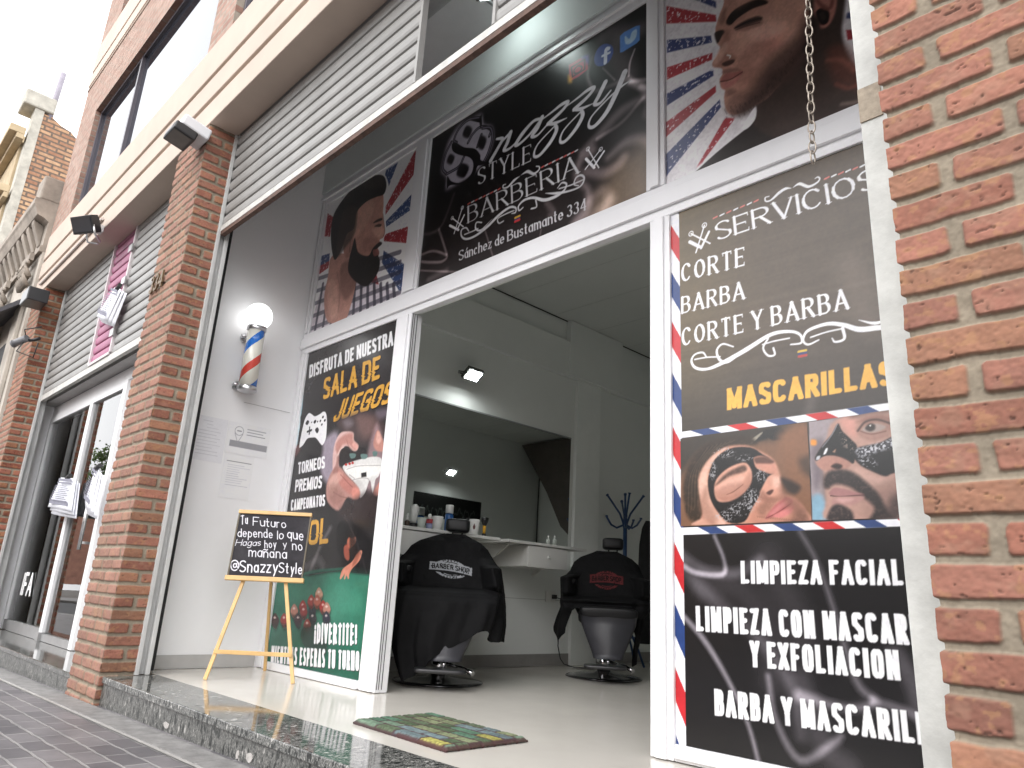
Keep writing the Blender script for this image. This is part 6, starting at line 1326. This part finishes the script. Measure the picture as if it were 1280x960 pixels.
# ------------------------------------------------------------------ barber chairs and capes (local axes: x to the viewer's right, -y towards the viewer)
leather = mat('black upholstery', (.008, .008, .009), .42, var=.15, scale=20, bump=.15, bscale=160, spec=.3)
gleather = mat('charcoal upholstery', (.035, .035, .042), .45, var=.12, scale=14, bump=.12, bscale=160)
chrome = mat('chrome', (.62, .62, .64), .12, metal=1., var=0)
def cushion(g, cx, cy, cz, hx, hy, hz, T=None, n=7, e=4.):
    """rounded pad"""
    vs = []; fs = []; nu, nv = 24, 12
    for i in range(nv + 1):
        ph = -math.pi / 2 + math.pi * i / nv; c1, s1 = math.cos(ph), math.sin(ph)
        for k in range(nu):
            t = 2 * math.pi * k / nu; c2, s2 = math.cos(t), math.sin(t); f = lambda v: math.copysign(abs(v) ** (2 / e), v)
            p = Vector((cx + hx * f(c1) * f(c2), cy + hy * f(c1) * f(s2), cz + hz * f(s1))); vs.append(tuple(T @ p) if T else tuple(p))
    for i in range(nv):
        for k in range(nu): fs.append((i * nu + k, i * nu + (k + 1) % nu, (i + 1) * nu + (k + 1) % nu, (i + 1) * nu + k))
    return g.add(vs, fs, True)
def barber_chair(label, seat_dx=0.):
    T = thing('barber_chair', label, 'barber chair', (0, 0, 0), 'black barber chairs')
    g = MB(); g.lathe([(.292, .0), (.296, .006), (.29, .013), (.26, .018), (.08, .034), (.06, .05)], n=44); g.build('base_disc', mat('dark chrome base', (.10, .10, .105), .16, metal=.9, var=0), T)
    g = MB(); g.lathe([(.052, .05), (.052, .16), (.036, .162), (.036, .36)], n=24); g.build('column', chrome, T)
    g = MB(); g.tube([(.05, -.02, .12), (.16, -.10, .10), (.22, -.16, .075)], [.014, .014, .018], 8); g.build('pump_lever', chrome, T)
    s = seat_dx
    g = MB(); cushion(g, s, -.10, .45, .235, .25, .065); g.build('seat', leather, T)
    Tm = Matrix.Translation((s, .13, .50)) @ Matrix.Rotation(R(-10), 4, 'X')
    g = MB(); cushion(g, 0, 0, .21, .225, .055, .23, Tm); g.build('backrest', leather, T)
    Th = Matrix.Translation((s + .03, .20, 1.03)) @ Matrix.Rotation(R(-6), 4, 'X')
    hd = MB(); cushion(hd, 0, 0, 0, .088, .045, .048, Th, e=5.); hd = hd.build('headrest', leather, T)
    g = MB()
    for xx in (-.035, .035): g.tube([(s + .03 + xx, .205, .99), (s + .03 + xx, .20, .90)], .006, 8)
    g.build('stem', chrome, hd)
    for sg in (-1, 1):
        g = MB(); cushion(g, s + sg * .285, -.08, .70, .032, .16, .026); ar = g.build('armrest', leather, T)
        g = MB(); g.tube([(s + sg * .285, -.17, .68), (s + sg * .27, -.16, .55), (s + sg * .22, -.12, .46)], .014, 8); g.tube([(s + sg * .285, .03, .68), (s + sg * .26, .06, .55), (s + sg * .20, .08, .47)], .014, 8); g.build('support', leather, ar)
    # tapered leg rest with a foot plate
    g = MB(); vs = []
    prof = [(.215, .48, -.36), (.20, .40, -.385), (.15, .28, -.41), (.115, .20, -.425), (.105, .165, -.43)]
    for hw, z, y in prof:
        for (x, dy) in ((-hw, .01), (-hw + .02, -.025), (0, -.035), (hw - .02, -.025), (hw, .01), (hw - .02, .04), (-hw + .02, .04)): vs.append((s + x, y + dy, z))
    n = 7; fs = [(i * n + k, i * n + (k + 1) % n, (i + 1) * n + (k + 1) % n, (i + 1) * n + k) for i in range(len(prof) - 1) for k in range(n)]; fs += [tuple(range(n)), tuple(reversed(range((len(prof) - 1) * n, len(prof) * n)))]
    g.add(vs, fs, True); lg = g.build('leg_rest', gleather, T)
    g = MB(); cushion(g, s, -.37, .485, .215, .035, .04); g.build('front_roll', leather, T)
    g = MB(); cushion(g, s - .02, -.47, .115, .155, .085, .014, None, e=6); g.build('foot_plate', mat('dark foot plate', (.03, .03, .032), .3, metal=.3), T)
    g = MB(); g.tube([(s, -.43, .17), (s, -.44, .125)], .012, 8); g.tube([(s, -.40, .30), (s, -.2, .36), (0, -.03, .33)], .016, 8); g.build('leg_rest_arm', chrome, T)
    return T
def place(T, c):
    n = np.array([CAM[0] - c[0], CAM[1] - c[1]]); n /= np.linalg.norm(n); T.location = (c[0], c[1], .001); T.rotation_euler = (0, 0, math.atan2(n[0], -n[1]))
CH1 = barber_chair('black barber chair nearest the doorway, draped with the pale lettered cape', .03)
def copy_tree(o, parent=None):
    c = o.copy(); COL.objects.link(c); c.parent = parent
    for ch in list(o.children): copy_tree(ch, c)
    return c
CH2 = copy_tree(CH1); CH2['label'] = 'black barber chair farther in beside the coat rack, under the red lettered cape'
place(CH1, (-.27, .73)); place(CH2, (-.07, 2.22))
PAD = 0
def cape(label, tab, hem, seatz, logo, sx=0., seed=1, nu=460, nv=300):
    """tab: (z, left, right, front) half-sections from the neck down; hem: (angle, z)"""
    tz = np.array([t[0] for t in tab])[::-1]; L = np.array([t[1] for t in tab])[::-1]; Rr = np.array([t[2] for t in tab])[::-1]; F = np.array([t[3] for t in tab])[::-1]
    th = np.radians(np.linspace(-118, 118, nu)); v = np.linspace(0, 1, nv)
    TH, VV = np.meshgrid(th, v); hz = np.interp(np.degrees(TH), [h[0] for h in hem], [h[1] for h in hem]) + .008 * np.sin(TH * 9 + seed)
    hz = hz + (fbm(TH * 3, TH * 0 + seed, 3) - .5) * .03
    Z = .955 + (hz - .955) * VV
    l = np.interp(Z, tz, L); r = np.interp(Z, tz, Rr); f = np.interp(Z, tz, F)
    cx = (l + r) / 2; a = (r - l) / 2; s_, c_ = np.sin(TH), np.cos(TH)
    box = sst(.84, .72, Z); s_ = np.where(np.abs(TH) > np.pi / 2, np.sign(TH) * (1 - .25 * (np.abs(TH) / (np.pi / 2) - 1)), s_); X = cx + a * s_; n_e = 2.3 + 2.4 * box; dp = np.clip(1 - np.abs(s_) ** n_e, 0, 1) ** (1 / n_e); back = np.interp(Z, [.0, .5, .75, .93], [.06, .08, .22, .235])
    Y = np.where(c_ > 0, -f * dp, back * np.abs(c_) ** .8)
    wS = sst(.60, .82, np.abs(s_)) * sst(.55, .62, Z); fb = np.interp(Z, [.56, .62, .72, .80, .86, .90, .93], [.19, .15, .12, .10, .07, .05, .02])
    Yc = np.where(c_ > 0, -fb * dp, Y); hi = sst(.56, .60, Z); Y = Y * (1 - hi) + (Yc * (1 - wS) + Y * wS) * hi
    gf = sst(.80, .30, Z); side = sst(.35, .9, np.abs(s_))
    fold = np.sin(TH * 8 + seed + 1.5 * np.sin(Z * 7)) * .022 + np.sin(TH * 19 + seed * 2 + 2 * np.sin(Z * 9)) * .009
    X = X + fold * gf * s_ * 1.2; Y = Y - fold * gf * c_ * (.5 + side)
    n_ = fbm(X * 14, Z * 9 + Y * 6, seed) - .5; Y = Y - n_ * .018 * (1 - .5 * gf); X = X + n_ * .01
    crease = np.exp(-((Z - seatz - .02) / .02) ** 2) * .02 * c_; Y = Y + crease
    P = np.stack([X, Y, Z], -1)
    col = np.ones(P.shape) * np.array([.0062, .0062, .0068]) * (.8 + .4 * fbm(X * 30, Z * 30, 4)[..., None])
    (lx, lz, lw, lh, tilt, lc) = logo; u = (X - lx) / lw; w = (Z - lz) / lh + tilt * u; fr = c_ > .2
    ban = (np.abs(w - .10 * np.cos(u * 2.6)) < .21) & (np.abs(u) < .5)
    # letters cut out of the banner
    def word(txt, u0, u1, w0, w1, hw):
        st, wt = layout(txt, GB, .28, .55); m = np.zeros(u.shape, bool); U_ = (u - u0) / (u1 - u0) * wt; V_ = (w - .10 * np.cos(u * 2.6) - w0) / (w1 - w0)
        for ch, pts in st:
            for i in range(len(pts) - 1): d, t = segd(U_, V_, pts[i], pts[i + 1]); m |= d < hw
        return m
    ban &= ~word('BARBER SHOP', -.43, .43, -.11, .11, .11)
    e_ = u ** 2 / .16 + w ** 2 / .22; ring = (e_ < 1) & (e_ > .62) & (np.abs(w) > .24); ring2 = (e_ < .5) & (e_ > .40) & (np.abs(w) > .26) & (np.abs(u) < .3)
    ring &= ~((np.abs(u * 14 - np.round(u * 14)) < .18) & (np.abs(np.abs(w) - .42) < .035))
    m = (ban | ring | ring2) & fr
    wear = fbm(X * 120, Z * 120, 9, 2); col[m & (wear > .28)] = lc
    me = grid('barber_cape', P, col, vcol('cape nylon', .75, .12), None, back=None)
    sol = me.modifiers.new('cloth', 'SOLIDIFY'); sol.thickness = .003; sol.offset = -1
    tag(me, label, 'cape'); return me
K1 = cape('black cape with a pale BARBER SHOP badge over the nearer barber chair',
    [(.955, -.03, .11, .0), (.93, -.11, .16, .02), (.90, -.19, .225, .05), (.86, -.25, .275, .07), (.80, -.30, .315, .09), (.755, -.33, .345, .16), (.73, -.352, .365, .34), (.64, -.352, .385, .35), (.575, -.352, .395, .37), (.545, -.348, .392, .43), (.51, -.35, .392, .455), (.40, -.345, .39, .46), (.25, -.31, .37, .455), (.02, -.24, .3, .44)],
    [(-118, .26), (-85, .10), (-62, .03), (-48, .04), (-30, .10), (-8, .20), (14, .28), (30, .335), (45, .34), (60, .29), (80, .27), (100, .42), (118, .50)], .52, (.03, .715, .285, .125, .22, (.30, .31, .33)), seed=2)
K2 = cape('black cape with a dull red badge over the farther barber chair',
    [(.965, -.05, .07, .0), (.94, -.10, .12, .02), (.90, -.20, .21, .05), (.86, -.25, .255, .07), (.79, -.28, .29, .10), (.755, -.31, .31, .14), (.73, -.352, .352, .33), (.60, -.35, .35, .33), (.54, -.35, .345, .32), (.51, -.34, .33, .33), (.45, -.35, .29, .31), (.36, -.36, .28, .33), (.1, -.33, .24, .33)],
    [(-118, .50), (-100, .34), (-84, .38), (-72, .26), (-60, .32), (-48, .50), (0, .515), (34, .515), (48, .40), (60, .14), (72, .12), (90, .30), (118, .42)], .52, (.01, .725, .26, .15, .02, (.11, .022, .024)), seed=5)
place(K1, (-.27, .73)); place(K2, (-.07, 2.22))
# ------------------------------------------------------------------ coat rack with a black coat
c2 = np.array([-.60, 3.29]); CR = thing('coat_rack', 'dark blue tubular coat rack standing behind the farther chair', 'coat rack', (c2[0], c2[1], 0)); bluem = mat('dark blue enamel', (.018, .055, .15), .35)
n2 = np.array([CAM[0] - c2[0], CAM[1] - c2[1]]); n2 /= np.linalg.norm(n2); r2 = np.array([-n2[1], n2[0]])
wp = lambda lat, dep, z: (c2[0] + r2[0] * lat + n2[0] * dep, c2[1] + r2[1] * lat + n2[1] * dep, z)
px_ = -.06
g = MB(); g.tube([wp(px_, 0, .30), wp(px_, 0, 1.36)], .020, 12); g.build('pole', bluem, CR)
for lat, dep, z in ((-.231, .02, 1.572), (-.095, -.15, 1.535), (-.02, .05, 1.59), (.11, .06, 1.565), (-.06, .17, 1.56)):
    g = MB(); g.tube([wp(px_, 0, 1.22), wp(px_ + (lat - px_) * .12, dep * .12, 1.32), wp(px_ + (lat - px_) * .3, dep * .3, 1.40), wp(lat, dep, z)], [.012, .011, .010, .010], 8); g.tube([wp(lat, dep, z), wp(lat + (lat - px_) * .06, dep * 1.06, z + .012)], .015, 8); g.build('upper_hook', bluem, CR)
for lat, dep, z in ((-.239, .03, 1.363), (.02, -.14, 1.35), (.09, .06, 1.345), (-.05, .18, 1.35)):
    g = MB(); g.tube([wp(px_, 0, 1.30), wp(px_ + (lat - px_) * .45, dep * .45, 1.262), wp(px_ + (lat - px_) * .75, dep * .75, 1.29), wp(lat, dep, z)], .010, 8); g.tube([wp(lat, dep, z), wp(lat, dep, z + .015)], .014, 8); g.build('lower_hook', bluem, CR)
for k in range(4):
    a = 2 * math.pi * k / 4 + .5; lat, dep = .21 * math.cos(a), .21 * math.sin(a)
    g = MB(); g.tube([wp(px_, 0, .42), wp(px_ + lat * .25, dep * .25, .33), wp(px_ + lat * .7, dep * .7, .16), wp(px_ + lat, dep, .012)], .011, 8); g.build('leg', bluem, CR)
g = MB(); g.tube([wp(px_ + .12 * math.cos(t), .12 * math.sin(t), .26) for t in np.linspace(0, 6.2832, 25)], .006, 6); g.build('foot_ring', bluem, CR)
nu, nv_ = 60, 60
TH, VV = np.meshgrid(np.linspace(0, 2 * math.pi, nu), np.linspace(0, 1, nv_)); Z = 1.335 - 1.12 * VV
wd = np.interp(VV, [0, .06, .2, .6, 1], [.02, .055, .085, .115, .125]) * (1 + .12 * np.sin(TH * 5 + 3 * VV) * VV); lat = .155 + .02 * VV + wd * np.cos(TH); dep = .05 + wd * .55 * np.sin(TH)
Pc = np.stack([c2[0] + r2[0] * lat + n2[0] * dep, c2[1] + r2[1] * lat + n2[1] * dep, Z], -1)
tag(grid('coat', Pc, None, mat('black wool', (.011, .011, .012), .9, var=.3, scale=30, bump=.3)), 'long black coat hanging from the blue coat rack', 'coat')
# ------------------------------------------------------------------ old stucco building beyond
stu = mat('old cream stucco', (.44, .40, .35), .85, var=.2, scale=2.2, bump=.4, bscale=30); stud = mat('weathered stucco', (.30, .26, .22), .9, var=.35, scale=3, bump=.5, bscale=25)
OB = thing('stucco_building', 'old ornate stucco building with bracketed cornice beside the brick shop building', 'building', (-8.6, -1.1, -.3))
OY = -1.10; ox0, ox1 = -10.98, -6.215
bx('wall', stu, OB, ox0, ox1, OY, 3.0, -.4, 4.30)
prof = [(2.9, 4.301), (OY - .04, 4.301), (OY - .04, 4.37), (OY - .015, 4.39), (OY - .015, 4.70), (OY - .06, 4.73), (OY - .15, 4.76), (OY - .17, 4.81), (OY - .19, 4.86), (OY - .21, 4.89), (OY - .21, 4.97), (2.9, 4.97)]
MB().prism([(ox0, y, z) for y, z in prof], (ox1 - ox0, 0, 0)).build('cornice', stud, OB)
bx('parapet_pedestal', stud, OB, -6.56, -6.22, OY - .17, OY + .2, 4.972, 5.30, bevel=.02)
for x in np.arange(ox0 + .25, ox1 - .1, .28):
    g = MB(); g.prism([(x, OY - .016, 4.70), (x, OY - .145, 4.757), (x, OY - .135, 4.70), (x, OY - .10, 4.62), (x, OY - .06, 4.53), (x, OY - .03, 4.45), (x, OY - .016, 4.44)], (.12, 0, 0)); g.build('bracket', stud, OB, .01)
for x in (-6.55, -7.85, -9.15, -10.45):
    g = MB(); g.box(x - .17, x + .17, OY - .05, OY - .001, -.3, 3.86); pl = g.build('pilaster', stu, OB, .01)
    g = MB(); g.box(x - .22, x + .22, OY - .10, OY - .051, 4.20, 4.295)
    for row, zz in enumerate((3.88, 4.00)):
        for k in range(5):
            xx = x - .16 + k * .08; g.tube([(xx, OY - .052, zz), (xx, OY - .09, zz + .08), (xx, OY - .12, zz + .13), (xx, OY - .13, zz + .09)], [.035, .03, .024, .01], 7)
    for sg in (-1, 1): g.tube([(x + sg * (.17 + .05 * math.cos(t)), OY - .10, 4.14 + .05 * math.sin(t)) for t in np.linspace(0, 5, 12)], .02, 7)
    g.build('capital', stud, pl)
AW = thing('awning', 'dark awning of the old stucco building at the left edge', 'awning', (-7.4, -1.5, 3.4)); awm = mat('dark grey tarp', (.07, .07, .08), .75, var=.3, scale=6, bump=.4)
g = MB(); g.prism([(-9.4, -1.101, 3.75), (-9.4, -1.36, 3.50), (-9.4, -1.36, 3.44), (-9.4, -1.101, 3.68)], (3.1, 0, 0)); g.build('tarp', awm, AW)
g = MB(); g.tube([(-9.4, -1.37, 3.12), (-6.3, -1.37, 3.12)], .03, 10); g.build('front_bar', mat('ochre bar', (.42, .30, .16), .6), AW)
for x in (-6.5, -7.5, -8.5): g = MB(); g.tube([(x, -1.105, 2.3), (x, -1.34, 3.44)], .014, 6); g.build('strut', iron, AW)
bx('doorway', mat('dark doorway', (.02, .02, .022), .7), OB, -9.2, -6.9, OY - .004, OY + .05, -.2, 3.3)
# tall brick gable behind it
def gable_mat():
    m = ub.copy(); m.name = 'old gable brick'; n = m.node_tree.nodes; l = m.node_tree.links
    tc = [k for k in n if k.bl_idname == 'ShaderNodeTexCoord'][0]; br = [k for k in n if k.bl_idname == 'ShaderNodeTexBrick'][0]
    sp = n.new('ShaderNodeSeparateXYZ'); cb = n.new('ShaderNodeCombineXYZ'); l.new(tc.outputs['Object'], sp.inputs[0]); l.new(sp.outputs['Y'], cb.inputs['X']); l.new(sp.outputs['Z'], cb.inputs['Y']); l.new(cb.outputs[0], br.inputs['Vector'])
    for nm, v in (('Brick Width', .27), ('Row Height', .088), ('Mortar Size', .017)): br.inputs[nm].default_value = v
    br.inputs['Color1'].default_value = (.30, .15, .09, 1); br.inputs['Color2'].default_value = (.50, .32, .19, 1); br.inputs['Mortar'].default_value = (.15, .11, .085, 1)
    return m
GB_ = thing('gable_building', 'tall old building with bare brick gable and yellow stucco front, far left', 'building', (-12, -1, 0))
g = MB(); g.prism([(-11.0, -.98, -.3), (-11.0, -1.0, 8.75), (-11.0, -.8, 8.76), (-11.0, -.62, 8.66), (-11.0, -.45, 8.62), (-11.0, -.3, 8.5), (-11.0, -.12, 8.44), (-11.0, .1, 8.2), (-11., .6, 8.05), (-11.0, 4.0, 7.9), (-11.0, 4.0, -.3)], (-.3, 0, 0)); g.build('gable_wall', gable_mat(), GB_)
yst = mat('yellow stucco', (.42, .33, .21), .85, var=.2, scale=3, bump=.4)
bx('corner_render', mat('grey render', (.42, .40, .35), .9, var=.25, scale=6, bump=.6), GB_, -11.31, -10.985, -1.08, -.93, -.3, 8.80)
bx('front', yst, GB_, -16.0, -11.32, -1.12, 3., -.3, 8.2)
g = MB()
for z, d in ((8.2, .25), (7.0, .15)): g.box(-16, -11.0, -1.12 - d, -1.121, z, z + .14); g.box(-16, -11.0, -1.12 - d * .5, -1.1215, z - .1, z - .001)
g.build('string_course', yst, GB_, .01)
bx('parapet_pier', MATS['grey render'], GB_, -11.5, -10.95, -1.28, -.78, 8.801, 9.12, bevel=.03)
for x in (-12.3, -13.4): bx('parapet_pier', yst, GB_, x - .2, x + .2, -1.25, -.85, 8.201, 8.75, bevel=.03)
g = MB(); g.tube([(-11.05, -.83, 8.6), (-11.02, -.80, 9.75)], .05, 10); tag(g.build('vent_pipe', mat('grey pvc', (.25, .23, .27), .5)), 'grey vent pipe rising from the top of the far brick gable', 'pipe')

# ------------------------------------------------------------------ across the street: mirrored in the panes and the printed vinyl
def far_house(label, x0, x1, h, m, yb=-24, name='brick_house'):
    T = thing(name, label, 'house', ((x0 + x1) / 2, -16, 0))
    bx('wall', m, T, x0, x1, -24, -16, -.4, h)
    bx('roof_edge', cement, T, x0 - .05, x1 + .05, -24, -15.9, h + .001, h + .25)
    n = max(1, int((x1 - x0) / 2.6)); st = 0
    for fl_n in range(int(h // 3)):
        for k in range(n):
            xc = x0 + (k + .5) * (x1 - x0) / n; z = fl_n * 3 + (.0 if fl_n == 0 and k == 0 else .95); hh = 2.1 if (fl_n == 0 and k == 0) else 1.35
            w = bx('window' if z > .5 else 'door', mat('far frame', (.5, .48, .45), .6), T, xc - .6, xc + .6, -16.0, -15.95, z, z + hh)
            bx('pane', mat('far dark pane', (.04, .045, .05), .08), w, xc - .53, xc + .53, -15.948, -15.94, z + .07, z + hh - .07)
    return T
far_house('red brick house across the street, left', -22, -13.2, 6.2, mat('far brick red', (.30, .15, .11), .85, var=.2, scale=2))
far_house('low ochre house across the street', -13, -6.2, 3.6, mat('far ochre', (.38, .29, .19), .85, var=.15, scale=2))
far_house('grey rendered house across the street', -6, 1.8, 3.4, mat('far grey', (.34, .33, .31), .85, var=.15, scale=2))
far_house('dark brick house across the street', 2, 10, 6.4, mat('far brick dark', (.22, .13, .10), .85, var=.2, scale=2))
far_house('brown brick house across the street, right', 10.2, 20, 6.2, mat('far brick brown', (.26, .17, .12), .85, var=.2, scale=2))
def tree(label, x, y, h, r, seed):
    rs = np.random.RandomState(seed); T = thing('street_tree', label, 'tree', (x, y, -.15))
    g = MB(); g.tube([(x, y, -.2), (x + .05, y, h * .25), (x - .04, y + .05, h * .5), (x, y, h * .8)], [.16, .13, .10, .04], 9)
    for k in range(9):
        a = rs.rand() * 6.28; z = h * (.4 + .4 * rs.rand()); e = r * (.5 + .4 * rs.rand()); g.tube([(x, y, z), (x + e * .5 * math.cos(a), y + e * .5 * math.sin(a), z + .4), (x + e * math.cos(a), y + e * math.sin(a), z + .9)], [.05, .035, .015], 6)
    g.build('trunk', mat('bark', (.10, .08, .06), .9, var=.3, scale=20), T)
    N = 5200; cl = rs.randn(46, 3); cl /= np.linalg.norm(cl, axis=1)[:, None]; cl *= (rs.rand(46, 1) ** .4); ce = np.array([x, y, h * .72]) + cl * np.array([r, r, h * .32]); rad = .35 + .35 * rs.rand(46)
    k = rs.randint(0, 46, N); p = ce[k] + rs.randn(N, 3) * rad[k][:, None] * .45; d1 = rs.randn(N, 3); d1 /= np.linalg.norm(d1, axis=1)[:, None]; d2 = np.cross(d1, rs.randn(N, 3)); d2 /= np.linalg.norm(d2, axis=1)[:, None]; s = (.07 + .06 * rs.rand(N))[:, None]
    V = np.stack([p - d1 * s, p + d2 * s * .5, p + d1 * s, p - d2 * s * .5], 1).reshape(-1, 3); q = np.arange(N * 4).reshape(N, 4)
    me = bpy.data.meshes.new('crown'); me.from_pydata((V - np.array(T.location)).tolist(), [], q.tolist()); lf = mat('leaves', (.11, .17, .05), .6, var=.5, scale=1.5)
    link('crown', me, lf, T)
tree('leafy street tree on the far pavement, mirrored in the glass door', -42.0, -12.0, 8.0, 2.6, 3)
far_house('long red brick house far down the street', -110, -72, 9.5, MATS['far brick red'])
